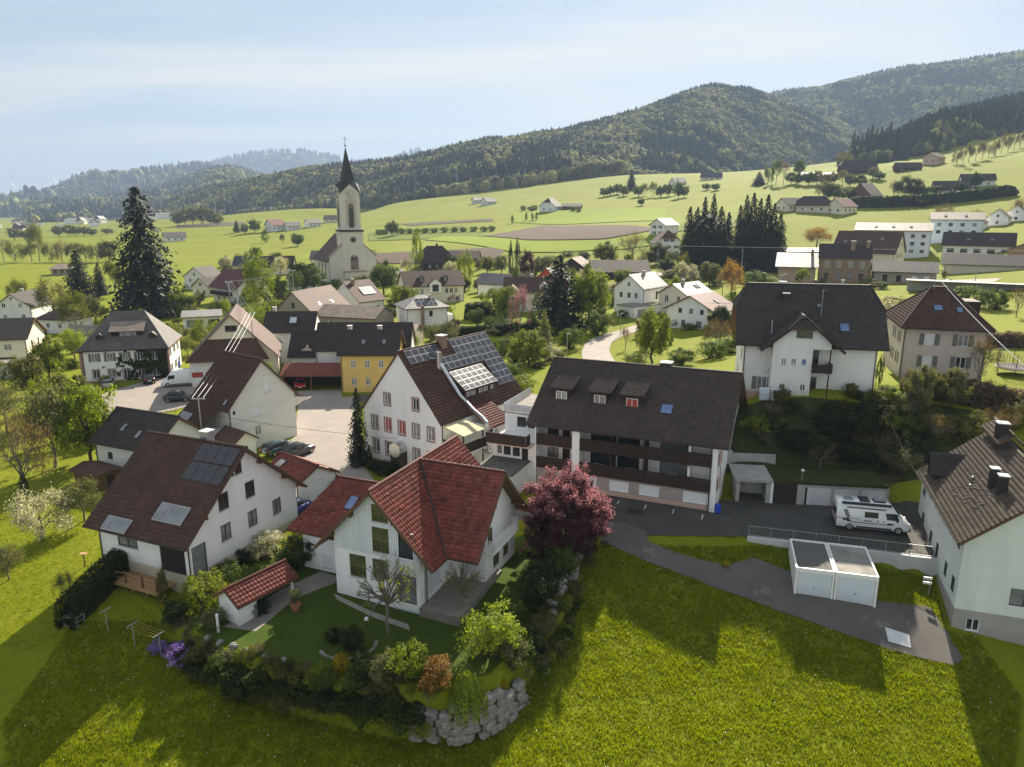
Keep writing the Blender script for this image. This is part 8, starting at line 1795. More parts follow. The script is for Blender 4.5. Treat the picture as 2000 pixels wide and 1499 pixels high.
  ('shrub', 'bright', -61.8, 253.9, 3.1, 5.6), ('shrub', 'dark', -32.8, 200.9, 2.9, 5), ('shrub', 'dark', -30.5, 182.3, 2.7, 3.8), 
  ('shrub', 'olive', -28.5, 190.9, 3, 2.9), ('shrub', 'olive', -17.2, 159.9, 2, 2.8), ('shrub', 'dark', -11.2, 155.8, 2.4, 3.8), 
  ('shrub', 'dark', -8.9, 146.1, 1.9, 2.8), ('shrub', 'bright', -6.1, 154.4, 2, 2.9), ('shrub', 'olive', -4.3, 150.8, 2.5, 3.3), 
  ('shrub', 'mid', -1.7, 162.4, 2.6, 4.2), ('shrub', 'olive', -5.1, 177.4, 2.6, 3.2), ('shrub', 'grey', 6.8, 146.3, 2.4, 3), ('shrub', 'olive', 8.1, 124.5, 1.8, 3.2), 
  ('shrub', 'bright', 10.7, 113.6, 1.3, 1.7), ('shrub', 'dark', 4.2, 117.3, 1.1, 2.8), ('shrub', 'dark', 24.7, 178.2, 2.9, 2.6), 
  ('shrub', 'dark', 27.3, 203.2, 3, 4.9), ('shrub', 'mid', 25.4, 162, 2.2, 3.7), ('shrub', 'dark', 33.4, 146.1, 2.2, 2.6), ('shrub', 'bright', 35, 142, 1.8, 3.6), 
  ('shrub', 'bright', 37.7, 138.5, 1.2, 2.1), ('shrub', 'grey', 33, 159.7, 1.4, 2.6), ('shrub', 'dark', -66.2, 139.2, 1.5, 2.4), 
  ('shrub', 'mid', -62.1, 131.3, 2.3, 2.4), ('shrub', 'bright', -78.8, 126.5, 2.2, 3.1), ('shrub', 'dark', -82.2, 129.1, 1.6, 3.2), 
  ('shrub', 'dark', -106.9, 162.1, 2.3, 3.4), ('shrub', 'grey', -109.8, 169.6, 1.6, 4.3), ('shrub', 'grey', -120, 171, 1.9, 3.7), 
  ('shrub', 'olive', -10.6, 302.1, 4.8, 5.7), ('shrub', 'bright', -6.2, 293, 3.7, 5.9), ('shrub', 'mid', 12.1, 288.7, 4.3, 7.2), 
  ('shrub', 'bright', 16.7, 298.8, 2.5, 6.2), ('shrub', 'olive', 23.6, 307.9, 2.6, 6.5), ('shrub', 'dark', 29.3, 299.5, 3.3, 7.3), 
  ('shrub', 'grey', 98.8, 203, 2.9, 4.5), ('shrub', 'mid', 99.7, 196.3, 2.6, 4.9), ('shrub', 'mid', 90.4, 229.4, 3.8, 3.9), ('shrub', 'dark', 82.5, 221.2, 2.4, 4.6), 
  ('shrub', 'olive', 146.9, 246.8, 2.8, 4.3), ('shrub', 'bright', 150.3, 238.5, 3.6, 4), ('shrub', 'dark', 59.2, 209.8, 1.9, 4.9), 
  ('shrub', 'grey', 59.8, 223.4, 3.1, 3.5), ('shrub', 'grey', -67.4, 344.6, 3.5, 7.9), ('shrub', 'olive', -57.5, 276.9, 3.1, 6), 
  ('shrub', 'mid', -9.7, 195.9, 1.8, 3.5), ('shrub', 'bright', -19.2, 246.9, 3.5, 4.1), ('shrub', 'olive', 17.7, 228.8, 2, 5.1), 
  ('shrub', 'olive', -89.3, 166.4, 2.7, 3.2), ('shrub', 'olive', -101, 183.8, 2.8, 2.7), ('shrub', 'olive', -90, 173.8, 2, 4.2), ]),
]
for q in TREES: tree(q[0], 'leaf_' + q[1], q[2], q[3], q[4] * (0.93 if q[0] == 'shrub' else 1.0), q[5] * 1.05, q[6], q[7] if len(q) > 7 else 'tree')
used_ = {}
for grp_, lab_, cat_, rows in TREE_GROUPS:
 rows.sort(key=lambda q: q[2] / q[3])
 for i, q in enumerate(rows):
  if lab_.endswith('garden'):      # garden bushes are told apart by the house they stand at
   nb_ = min((o for o in col.objects if o.parent is None and o.get('category') in ('house', 'villa', 'hotel', 'inn', 'barn', 'church', 'shed', 'station', 'building', 'farmhouse')), key=lambda o: (o.location.x - q[2]) ** 2 + (o.location.y - q[3]) ** 2)
   used_[nb_.name] = used_.get(nb_.name, 0) + 1; k = used_[nb_.name]
   lab = '%s %s bush near the %s' % (('low', 'second low', 'third low', 'fourth low', 'fifth low')[min(k, 5) - 1], q[1] if q[1] not in ('mid', 'grey') else {'mid': 'green', 'grey': 'pale'}[q[1]], ' '.join(nb_['label'].split()[:9]))
  else: lab = '%s: %s' % (lab_, nth(i, len(rows)))
  tree(q[0], 'leaf_' + q[1], q[2], q[3], q[4], q[5], lab, cat_, grp_)
# copper plum: a dense crown of its own
def plum():
 g = np.random.default_rng(77)
 o = thing('plum_tree', 'large copper-red plum tree in front of the hotel', 'tree', (4.5, 55.4, -1.65))
 V, Fq, ti, C = crown_cloud(g, 36000, 560, 0.46, 0.085, 3.95, (3.35, 3.35, 3.7), 0.5)
 link('crown', npmesh('crown', V, Fq, 'leaf_plum', tint=ti), o)
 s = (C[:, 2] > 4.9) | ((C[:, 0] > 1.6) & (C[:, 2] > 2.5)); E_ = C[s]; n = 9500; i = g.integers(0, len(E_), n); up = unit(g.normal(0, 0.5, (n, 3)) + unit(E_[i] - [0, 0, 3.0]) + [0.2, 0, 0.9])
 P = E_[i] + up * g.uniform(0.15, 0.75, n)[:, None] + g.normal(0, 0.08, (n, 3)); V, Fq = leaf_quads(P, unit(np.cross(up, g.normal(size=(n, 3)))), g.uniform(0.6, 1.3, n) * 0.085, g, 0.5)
 link('sunlit_shoots', npmesh('sunlit_shoots', V, Fq, 'leaf_plumtop', tint=np.clip(g.normal(0.5, 0.25, n), 0, 1)), o)  # paler shoots set on top and sunward, painting the crown's lit side
 tb = MB(); limb(tb, (0, 0, -0.4), (0, 0, 2.2), 0.2, 0.14, g, 8)
 for c in C[:40]: limb(tb, (0, 0, g.uniform(0.9, 2.2)), c, 0.06, 0.012, g, 4, 3)
 tb.build('trunk', 'bark', o)
plum()
# hedges: leafy boxes along a line
def hedge(label, P, w, h, leaf, dens=420, seed=1, z0=None, size=0.085, name='hedge', rag=0.05):
 g = np.random.default_rng(seed); P = np.array(P, float); L0 = np.hypot(*np.diff(P, axis=0).T).sum(); n = int(dens * L0 * (w + 2 * h) * 0.5)
 Q = resample(P, 200); i = g.integers(0, 199, n); f = g.random(n)[:, None]; B = Q[i] * (1 - f) + Q[i + 1] * f; d = Q[i + 1] - Q[i]; d /= np.linalg.norm(d, axis=1)[:, None] + 1e-9; nn = np.stack([-d[:, 1], d[:, 0]], 1)
 top = g.random(n) < w / (w + 2 * h); sgn = np.where(g.random(n) < 0.5, -1, 1)
 off = np.where(top, g.uniform(-0.5, 0.5, n) * w, sgn * w * 0.5 * g.uniform(0.8, 1.12, n)); hv = h * (1 + rag * np.sin(B[:, 0] * 1.7 + seed) * np.cos(B[:, 1] * 1.3) + rag * 0.6 * np.sin(B[:, 0] * 4.1)) * np.clip(np.minimum(i + 4, 203 - i) / 12.0, 0.35, 1); zz = np.where(top, hv * g.uniform(0.9, 1.1, n), g.uniform(0, 1, n) * hv)
 x = B[:, 0] + nn[:, 0] * off; y = B[:, 1] + nn[:, 1] * off; z = ground(B[:, 0], B[:, 1]) if z0 is None else np.full(n, z0)
 N_ = np.where(top[:, None], np.array([0, 0, 1.0]), np.column_stack([nn * sgn[:, None], 0.3 * np.ones(n)])); V, Fq = leaf_quads(np.column_stack([x, y, z + zz]), unit(N_ + g.normal(0, 0.45, (n, 3))), g.uniform(0.6, 1.4, n) * size, g)
 o = thing(name, label, 'hedge', (0, 0, 0)); link('foliage', npmesh('foliage', V, Fq, leaf, tint=np.clip(g.normal(0.5, 0.22, n), 0, 1)), o)
 core = MB(); m = 24; R_ = resample(P, m); zc_ = ground(R_[:, 0], R_[:, 1]) if z0 is None else np.full(m, z0)
 for k in range(m - 1):
  dd = R_[k + 1] - R_[k]; dd = dd / (np.linalg.norm(dd) + 1e-9); nv_ = np.array([-dd[1], dd[0]]) * w * 0.3; hh_ = h * (1 - 1.6 * rag) * min(1.0, (min(k, m - 2 - k) + 1) / 2.5)
  a, b = R_[k], R_[k + 1]; za, zb = zc_[k], zc_[k + 1]
  core.poly([(a[0] - nv_[0], a[1] - nv_[1], za - 0.3), (b[0] - nv_[0], b[1] - nv_[1], zb - 0.3), (b[0] - nv_[0], b[1] - nv_[1], zb + hh_ * 0.86), (a[0] - nv_[0], a[1] - nv_[1], za + hh_ * 0.86)])
  core.poly([(a[0] + nv_[0], a[1] + nv_[1], za - 0.3), (b[0] + nv_[0], b[1] + nv_[1], zb - 0.3), (b[0] + nv_[0], b[1] + nv_[1], zb + hh_ * 0.86), (a[0] + nv_[0], a[1] + nv_[1], za + hh_ * 0.86)])
  core.poly([(a[0] - nv_[0], a[1] - nv_[1], za + hh_ * 0.86), (b[0] - nv_[0], b[1] - nv_[1], zb + hh_ * 0.86), (b[0] + nv_[0], b[1] + nv_[1], zb + hh_ * 0.86), (a[0] + nv_[0], a[1] + nv_[1], za + hh_ * 0.86)])
 core.build('branches', 'leaf_dark', o)
hedge('tall clipped dark hedge beside the timber deck', [(-31.2, 54.0), (-31.4, 51.5), (-31.9, 48.6), (-32.3, 46.6)], 1.5, 2.0, 'leaf_box', seed=1)
hedge('low ivy bank along the front garden edge', [(-24.0, 46.0), (-20.2, 43.2), (-16.1, 41.5), (-11.8, 40.2), (-7.7, 39.2), (-5.2, 38.8)], 2.4, 0.75, 'leaf_box', 300, 2, z0=-3.3, size=0.1, rag=0.4)
# mixed shrubs along the garden edge and on the bank, each its own plant
def planting(rows, words):
 g = np.random.default_rng(len(rows)); n = len(rows)
 for i, (x, y, z) in enumerate(rows):
  k = int(g.integers(0, 6)); H_s = g.uniform(0.8, 1.7) * words[2]
  tree('shrub' if k < 5 else 'bare', ('leaf_box', 'leaf_olive', 'leaf_mid', 'leaf_lime', 'leaf_grey', 'leaf_brown')[k], x, y, H_s, H_s * g.uniform(0.9, 1.5), '%s %s: %s' % (('dark green', 'olive', 'mid green', 'yellow-green', 'pale', 'brown twiggy')[k], words[0], nth(i, n)), 'shrub', words[1], z)
gq = np.random.default_rng(50)
planting([(x, y + gq.normal(0, 0.4), -2.5 + gq.normal(0, 0.25)) for x, y in resample([(-24.6, 46.6), (-20.2, 43.6), (-16.1, 41.9), (-11.8, 40.6), (-7.9, 39.7), (-4.6, 39.2)], 40)], ('shrub on the front garden edge', 'shrubs on the front garden edge', 1.0))
planting([(x, y + gq.normal(0, 0.3), -3.9) for x, y in resample([(-23.4, 44.6), (-19.8, 42.0), (-15.8, 40.4), (-11.5, 39.2), (-7.6, 38.2), (-5.4, 37.8)], 30)], ('low plant at the foot of the garden edge', 'low plants below the garden edge', 0.8))
planting([(x + gq.normal(0, 0.3), y, -3.4) for x, y in resample([(1.4, 42.0), (2.9, 45.2), (4.9, 49.4), (6.4, 53.6)], 18)], ('low plant at the foot of the right slope', 'low plants below the right slope', 0.8))
planting([(x + gq.normal(0, 0.4), y, -2.4) for x, y in resample([(0.2, 42.5), (1.6, 45.2), (3.7, 49.7), (5.4, 54.6)], 26)], ('shrub on the right garden slope', 'shrubs on the right garden slope', 1.0))
planting(sorted([(x, y, None) for x, y in zip(gq.uniform(23.5, 45, 40), gq.uniform(69.2, 74.6, 40))]), ('bush on the bank above the garages', 'bushes on the bank', 1.5))
# gardens and hedgerows of the village: bushes and small trees wherever no house or road stands
_hs = [(o.location.x, o.location.y, max(o['dims'][:2]) * 0.62 if 'dims' in o else 6.0) for o in col.objects if o.parent is None and o.get('category') in ('house', 'villa', 'hotel', 'inn', 'barn', 'church', 'shed', 'station', 'building', 'farmhouse', 'garage', 'carport', 'outbuilding', 'canopy', 'hall')]
_rd = [[tuple(q) for q in resample(a, 20)] + [tuple(q) for q in resample(b, 20)][::-1] for a, b in ((ROAD_L, ROAD_R), (STREET_L, STREET_R), (PLAZA_L, PLAZA_R))]
_hl = [(o.location.x, o.location.y, ' '.join(o['label'].split()[:8])) for o in col.objects if o.parent is None and 'dims' in o]
cnt_ = {}
def fill(n, xr, yr, seed, hmin, hmax, kinds, slope=0.75):
 g = np.random.default_rng(seed); done = 0; cnt = cnt_
 while done < n:
  y = g.uniform(*yr); x = g.uniform(*xr) * y
  if any((x - a) ** 2 + (y - b) ** 2 < (c + 1.2) ** 2 for a, b, c in _hs) or any(sdf(q, np.array([x]), np.array([y]))[0] > -2 for q in _rd): continue
  k = kinds[int(g.integers(0, len(kinds)))]; h = g.uniform(hmin, hmax) * (1.5 if k != 'shrub' else 0.8); done += 1
  lf = ('bright', 'mid', 'olive', 'grey', 'bright', 'lime', 'white', 'dark')[int(g.integers(0, 8))] if k != 'bare' else 'brown'; lb = min(_hl, key=lambda q: (q[0] - x) ** 2 + (q[1] - y) ** 2)[2]
  w = {'bright': 'bright green', 'mid': 'green', 'olive': 'olive', 'grey': 'pale', 'lime': 'lime green', 'white': 'white flowering', 'dark': 'dark', 'brown': 'bare brown'}[lf] + (' bush' if k == 'shrub' else ' tree'); cnt[(w, lb)] = cnt.get((w, lb), 0) + 1; c = cnt[(w, lb)]
  tree(k, 'leaf_' + lf, x, y, h, h * g.uniform(0.7, 1.15), '%s%s growing near the %s' % ('' if c == 1 else _ON[min(c, 20) - 1] + " ", w, lb), 'shrub' if k == 'shrub' else 'tree', 'garden plants of the village')
fill(60, (-0.62, 0.0), (105, 215), 1, 2.5, 5.0, ['shrub', 'shrub', 'round', 'spring'])
fill(62, (0.0, 0.62), (108, 230), 2, 2.5, 5.0, ['shrub', 'shrub', 'round', 'spring', 'bare'])
fill(36, (-0.5, 0.55), (215, 330), 3, 3.5, 6.5, ['shrub', 'round', 'spring'])
fill(9, (-0.74, -0.6), (76, 100), 4, 3.0, 4.4, ['round', 'spring', 'shrub'])
fill(30, (-0.18, 0.24), (150, 300), 5, 3.0, 6.0, ['shrub', 'round', 'spring'])
hedge('dark clipped hedge around the cube house garden', [(-16.5, 150.0), (-8, 152.5), (0.0, 153.0), (5.0, 150.0)], 2.0, 2.2, 'leaf_dark', 120, 4, size=0.2)
hedge('tall dark hedge beside the white house with glazed gable', [(-11.5, 177.0), (-5.0, 176.0)], 2.5, 3.4, 'leaf_dark', 120, 5, size=0.2)
hedge('green hedge right of the willow', [(25.5, 196.0), (38, 198.0)], 2.5, 2.4, 'leaf_mid', 100, 6, size=0.22)
hedge('brown beech hedge beyond the pink house lawn', [(63.0, 112.0), (75, 106.0), (90, 101.0)], 2.2, 2.0, 'leaf_brown', 130, 7, size=0.18)
hedge('brown hedge below the pink house garden', [(42.5, 76.5), (50, 75.0), (60, 72.0)], 2.2, 2.2, 'leaf_brown', 160, 8, size=0.15)
def ivy():
 g = np.random.default_rng(41); o = thing('ivy', 'green ivy creeping over the right half of the old villa front', 'ivy', (-64.4, 120.9, -0.4), R(14.2)); n = 9000
 u = g.uniform(-3.4, 6.3, n); v = g.uniform(0.0, 5.2, n); w = waves(u, v, 3.4, 5) + 0.5 * waves(u, v, 1.2, 6)
 ok = (w + 0.55 * (u + 0.6) / 3 - 0.16 * np.abs(v - 2.7) > 0.1)
 for a, b in [(q, z_) for q in (-4.48, -2.22, 0.04, 2.27, 4.51) for z_ in (4.1, 1.35)]: ok &= ~((np.abs(u - a) < 0.46) & (np.abs(v - b) < 0.72))
 u, v = u[ok], v[ok]; k = len(u); V, Fq = leaf_quads(np.column_stack([u, -5.5 - g.uniform(0.04, 0.25, k), v]), unit(g.normal(0, 0.5, (k, 3)) + [0, -1, 0.4]), g.uniform(0.6, 1.4, k) * 0.15, g)
 link('foliage', npmesh('foliage', V, Fq, 'leaf_box', tint=np.clip(g.normal(0.5, 0.25, k), 0, 1)), o)
ivy()
hedge('low dark hedge in front of the inn gable', [(-15.2, 73.6), (-12.6, 71.8)], 1.0, 0.9, 'leaf_dark', 300, 10)
hedge('long hedge below the hillside farm', [(186, 415), (215, 408), (250, 402), (268, 398)], 7, 5, 'leaf_dark', 6, 11, size=0.9)
hedge('hedge strip on the green slope', [(150, 420), (186, 412)], 4, 2.5, 'leaf_dark', 8, 12, size=0.8)
# meadow grass: too many blades to count
def grass(name, label, n, xr, yr, keep, hgt, material, seed, flowers=0):
 g = np.random.default_rng(seed); x = g.uniform(*xr, n); y = g.uniform(*yr, n)
 w = waves(x, y, 7.0, seed) + waves(x, y, 2.2, seed + 1) * 0.7; ok = keep(x, y) & (g.random(n) < 0.78 + 0.3 * w)
 ok &= np.abs(x) < 0.74 * y + 3
 x, y, w = x[ok], y[ok], w[ok]; n = len(x); z = ground(x, y)
 hh = hgt * g.uniform(0.5, 1.35, n) * (1 + 0.35 * w); nb = 3; VV = []; 
 for b in range(nb):
  a = g.uniform(0, 6.28, n); lean = g.uniform(0.1, 0.6, n) * hh; bw_ = g.uniform(0.016, 0.034, n) * (0.6 + y / 90); ox, oy = g.normal(0, 0.06, n), g.normal(0, 0.06, n)
  p = np.stack([x + ox, y + oy, z - 0.02], 1); s = np.stack([-np.sin(a) * bw_, np.cos(a) * bw_, 0 * a], 1); tp = p + np.stack([np.cos(a) * lean, np.sin(a) * lean, hh], 1)
  VV.append(np.stack([p - s, p + s, tp], 1))
 V = np.stack(VV, 1).reshape(-1, 3); Fq = np.arange(len(V)).reshape(-1, 3)
 ob = link(name, npmesh(name, V, Fq, material, tint=np.clip(np.repeat(g.normal(0.5, 0.2, n) + 0.25 * w, nb), 0, 1))); stuff(ob); tag(ob, label, 'grass')
 if flowers:
  i = g.integers(0, n, flowers); P = np.column_stack([x[i], y[i], z[i] + hh[i] * 1.05]); V, Fq = leaf_quads(P, unit(g.normal(0, 0.4, (flowers, 3)) + [0, -0.4, 1]), g.uniform(0.018, 0.045, flowers), g, 0.9)
  fo = link('meadow_flowers', npmesh('meadow_flowers', V, Fq, 'petal_white')); stuff(fo); tag(fo, 'tiny white flowers and seed heads dotting the front meadow', 'flowers')
drv = list(zip(*[resample(DRIVE_U, 40).T])) and [tuple(p) for p in resample(DRIVE_U, 40)] + [tuple(p) for p in resample(DRIVE_L, 40)][::-1]
GX = [(-19.3, 60.5), (-9.6, 63.5), (0, 67.5)]
rhp = [(32.5, 47.9), (42.0, 44.6), (47.0, 58.8), (37.5, 62.0)]
def free(x, y): return (sdf(GARDEN, x, y) < -0.5) & (sdf(drv, x, y) < 0.12 * np.sin(x * 5.1) * np.sin(y * 4.3) + 0.08) & (sdf(PARKING, x, y) < -0.15) & (sdf(rhp, x, y) < -0.3)
grass('meadow_grass', 'long tufted grass of the front meadow', 250000, (-32, 34), (33.5, 57), lambda x, y: free(x, y) & ~((y > 56) & (x < 6)) & ~((x < -20) & (y > 47.5)), 0.17, 'blade', 31, 900)
grass('lawn_grass', 'short grass of the lawns on the left', 26000, (-48, -22), (45, 66), lambda x, y: (sdf([(-33, 60), (-22, 55), (-18, 64), (-30, 67)], x, y) < 0) & ~((x > -24.5) & (y < 53)), 0.09, 'blade', 32)
grass('garden_grass', 'mown shaded lawn of the red roof house', 26000, (-25, 5), (39, 55), lambda x, y: (sdf(GARDEN, x, y) > 0.4) & (sdf([(-13.5, 50.0), (-3.5, 46.5), (1.5, 50.5), (4.5, 62), (-18, 64)], x, y) < 0), 0.05, 'blade_shade', 33)
# ------------------------------------------------------------------ vehicles
def wheel(parent, x, y, r=0.32, w=0.2):
 sgn = -1 if y < 0 else 1
 t = MB(); t.tube([(x, y - w / 2, r), (x, y + w / 2, r)], r, 18); o = t.build('wheel', 'tyre', parent)
 q = MB(); q.tube([(x, y + sgn * (w / 2 - 0.02), r), (x, y + sgn * (w / 2 + 0.008), r)], r * 0.66, 12); q.build('rim', 'rim', o)
def loft(sec, name, m, parent, smooth=True, caps=True):
 mb = MB(); k = len(sec[0])
 for s in sec: mb.v.extend(s)
 for i in range(len(sec) - 1):
  for j in range(k):
   mb.f.append((i * k + j, i * k + (j + 1) % k, (i + 1) * k + (j + 1) % k, (i + 1) * k + j)); mb.m.append(0); mb.uv.append(None)
 if caps:
  mb.f.append(tuple(range(k))[::-1]); mb.f.append(tuple((len(sec) - 1) * k + j for j in range(k))); mb.m += [0, 0]; mb.uv += [None, None]
 return mb.build(name, m, parent, smooth=smooth)
def car(label, x, y, rz, paint, L=4.3, W=1.76, H=1.47, wagon=False, group=None, z=None, detail=True):
 o = thing('parked_car', label, 'car', (x, y, (gz(x, y) if z is None else z) + 0.06), R(rz), group)
 h = L / 2; w = W / 2
 st = [(-h, 0.78, 0.55, 0.78), (-h + 0.08, 0.90, 0.34, 0.95), (-h + 0.5, 0.98, 0.24, 0.99), (-0.6, 1.0, 0.22, 0.97), (0.7, 1.0, 0.22, 0.95), (h - 1.1, 0.99, 0.22, 0.92), (h - 0.45, 0.95, 0.24, 0.82), (h - 0.1, 0.86, 0.32, 0.72), (h, 0.72, 0.45, 0.64)]
 sec = []
 for sx, f, z0, zb in st:
  a = w * f; sec.append([(sx, -a * 0.9, z0), (sx, -a, z0 + 0.18), (sx, -a, zb - 0.16), (sx, -a * 0.93, zb), (sx, 0, zb + 0.03), (sx, a * 0.93, zb), (sx, a, zb - 0.16), (sx, a, z0 + 0.18), (sx, a * 0.9, z0)])
 loft(sec, 'body', paint, o)
 rb = -h + (0.12 if wagon else 0.3)
 gs = [(rb, 0.80, 0.95, 0.97), (rb + (0.3 if wagon else 0.55), 0.80, 0.95, H - 0.06), (0.0, 0.84, 0.95, H), (0.45, 0.84, 0.95, H - 0.04), (h - 0.98, 0.80, 0.92, 0.94)]
 sec = []
 for sx, f, z0, zt in gs:
  a = w * 0.93; b = w * 0.78 if zt > 1.1 else a * 0.92; sec.append([(sx, -a, z0 - 0.03), (sx, -b, zt - 0.05), (sx, -b * 0.88, zt), (sx, b * 0.88, zt), (sx, b, zt - 0.05), (sx, a, z0 - 0.03)])
 loft(sec, 'windows', 'car_glass', o)
 rf = [(rb + (0.3 if wagon else 0.52), H - 0.055), (0.0, H + 0.008), (0.48, H - 0.035)]
 sec = [[(sx, -w * 0.76, zt - 0.03), (sx, -w * 0.66, zt + 0.012), (sx, w * 0.66, zt + 0.012), (sx, w * 0.76, zt - 0.03)] for sx, zt in rf]
 loft(sec, 'roof', paint, o)
 for sx in (-h + 0.78, h - 0.82):
  for sy in (-w + 0.12, w - 0.12): wheel(o, sx, sy)
 if detail:
  for sy in (-1, 1):
   MB().cbox((h - 0.14, sy * w * 0.66, 0.66), (0.16, 0.36, 0.13)).build('headlight', 'lamp_clear', o); MB().cbox((-h + 0.03, sy * w * 0.74, 0.80), (0.1, 0.26, 0.2)).build('taillight', 'lamp_red', o)
   MB().cbox((0.62, sy * (w + 0.06), 0.98), (0.12, 0.16, 0.12)).build('mirror', paint, o)
   MB().beam((0.18, sy * w * 0.915, 0.95), (0.05, sy * w * 0.80, H - 0.05), 0.07, 0.02).build('pillar', paint, o)
  MB().cbox((-h - 0.005, 0, 0.62), (0.02, 0.5, 0.11)).build('number_plate', 'white_paint', o); MB().cbox((h + 0.003, 0, 0.46), (0.02, 0.5, 0.11)).build('number_plate', 'white_paint', o)
 return o
def van(label, x, y, rz, paint, camper=False, L=6.0, W=2.06, H=2.58):
 o = thing('camper_van' if camper else 'delivery_van', label, 'van', (x, y, gz(x, y) + 0.06), R(rz))
 h = L / 2; w = W / 2
 st = [(-h, 0.36, H - 0.10, 0.96, 0.86), (-h + 0.06, 0.30, H - 0.02, 1.0, 0.88), (-h + 1.5, 0.28, H, 1.0, 0.88), (h - 1.95, 0.28, H - 0.02, 1.0, 0.88), (h - 1.55, 0.28, H - 0.16, 1.0, 0.86), (h - 0.72, 0.28, 1.42, 0.99, 0.84), (h - 0.55, 0.28, 1.24, 0.97, 0.84), (h - 0.12, 0.34, 1.02, 0.90, 0.80), (h, 0.42, 0.78, 0.82, 0.78)]
 sec = []
 for sx, z0, zt, f, g_ in st:
  a = w * f; b = w * g_ if zt > 1.5 else a * 0.9; mid = min(1.25, zt - 0.12)
  sec.append([(sx, -a * 0.95, z0), (sx, -a, z0 + 0.12), (sx, -a, mid), (sx, -b, zt - 0.10), (sx, -b * 0.9, zt), (sx, b * 0.9, zt), (sx, b, zt - 0.10), (sx, a, mid), (sx, a, z0 + 0.12), (sx, a * 0.95, z0)])
 loft(sec, 'body', paint, o)
 def side(x0, x1, z0, z1, m, n, sk=0.0, d=0.012):
  for sy in (-1, 1):
   def Y(z): return sy * (w + d - max(0, (z - 1.25)) * (w * 0.12) / (H - 0.1 - 1.25))
   MB().prism([(x0, Y(z0), z0), (x1, Y(z0), z0), (x1 + sk, Y(z1), z1), (x0 + sk, Y(z1), z1)], (0, sy * 0.006, 0)).build(n, m, o)
 side(h - 1.95, h - 1.0, 1.28, 1.86, 'car_glass', 'door_window', -0.16)
 MB().prism([(h - 1.50, -w * 0.82, H - 0.19), (h - 0.76, -w * 0.88, 1.47), (h - 0.76, w * 0.88, 1.47), (h - 1.50, w * 0.82, H - 0.19)], (0.03, 0, 0.03)).build('windscreen', 'car_glass', o)
 for sx in (-h + 1.15, h - 0.95):
  for sy in (-w + 0.12, w - 0.12): wheel(o, sx, sy, 0.35, 0.24)
 side(-h + 1.65, h - 1.5, 0.36, 0.50, 'trim_black', 'sill_trim')
 MB().box(h - 0.35, h + 0.04, -w * 0.86, w * 0.86, 0.30, 0.66).build('bumper', 'trim_black', o); MB().box(-h - 0.05, -h + 0.3, -w * 0.98, w * 0.98, 0.34, 0.62).build('rear_bumper', 'trim_black', o)
 for sy in (-1, 1):
  MB().cbox((h - 0.16, sy * w * 0.72, 0.93), (0.2, 0.3, 0.16)).build('headlight', 'lamp_clear', o); MB().cbox((-h + 0.0, sy * w * 0.93, 1.0), (0.08, 0.1, 0.5)).build('taillight', 'lamp_red', o); MB().cbox((h - 1.15, sy * (w + 0.12), 1.35), (0.14, 0.2, 0.28)).build('mirror', 'trim_black', o)
 if camper:
  side(-h + 2.25, -h + 3.35, 1.35, 1.85, 'car_glass', 'side_window')
  side(-h + 0.8, -h + 1.15, 1.22, 1.95, 'car_grey', 'stripe', -0.3); side(-h + 0.75, -h + 3.9, 2.08, 2.20, 'car_dark', 'stripe', 0.05); side(-h + 0.9, -h + 1.25, 0.86, 1.14, 'car_dark', 'stripe', -0.22); side(-h + 0.62, -h + 0.82, 0.92, 1.12, 'car_dark', 'stripe', -0.16)
  side(-h + 1.2, -h + 4.3, 0.80, 0.88, 'car_grey', 'stripe'); side(-h + 0.1, -h + 1.9, 1.14, 1.19, 'car_grey', 'stripe'); side(-h + 4.0, -h + 4.5, 0.80, 1.0, 'car_dark', 'stripe', 0.15); side(-h + 2.2, -h + 2.9, 1.0, 1.1, 'car_grey', 'lettering')
  for dx_ in (3.3, 3.75): side(-h + dx_, -h + dx_ + 0.1, 1.02, 1.16, 'trim_black', 'door_handle')
  MB().box(-h + 0.35, h - 1.7, -w * 0.92 - 0.06, -w * 0.86 + 0.06, H - 0.16, H + 0.04).build('awning_case', 'car_dark', o)
  MB().box(-h - 0.02, -h + 0.02, -w * 0.8, w * 0.8, 1.25, 1.95).build('rear_window', 'car_glass', o)
  for (a, b, m) in ((-h + 0.6, 0.75, 'metal_grey'), (-h + 3.0, 0.95, 'metal_dark')):
   q = MB().box(a, a + b, -0.45, 0.35, H, H + 0.1).build('roof_hatch', m, o); MB().box(a + 0.1, a + b - 0.1, -0.35, 0.25, H + 0.102, H + 0.13).build('hatch_pane', 'pane_sheen', o)
  MB().box(-h + 1.85, -h + 2.7, -0.6, 0.7, H + 0.01, H + 0.05).build('solar_panel', 'solar_glass', o)
 return o
van('white camper van with grey stripes parked above the retaining wall', 31.6, 59.2, -14, 'car_white', True)
van('white delivery van beside the timber-panelled house', -52.0, 111.2, 195, 'car_white')
car('silver estate car parked before the old villa', -63.6, 110.9, 112, 'car_silver', wagon=True)
car('black car parked at the villa steps', -58.6, 113.6, 120, 'car_black', L=4.2)
car('dark blue hatchback behind the panel-clad house', -48.4, 101.6, 8, 'car_dark', L=4.0)
car('black estate car nearest the plaza behind the garage', -24.2, 77.6, 60, 'car_black', wagon=True)
car('dark green estate car beside the black estate', -26.6, 78.6, 60, 'car_teal', wagon=True)
car('red car under the tiled carport', -33.0, 109.6, -75, 'car_red', L=4.2)
car('dark blue car between the two near houses', -20.2, 62.4, 62, 'car_blue', L=3.9)
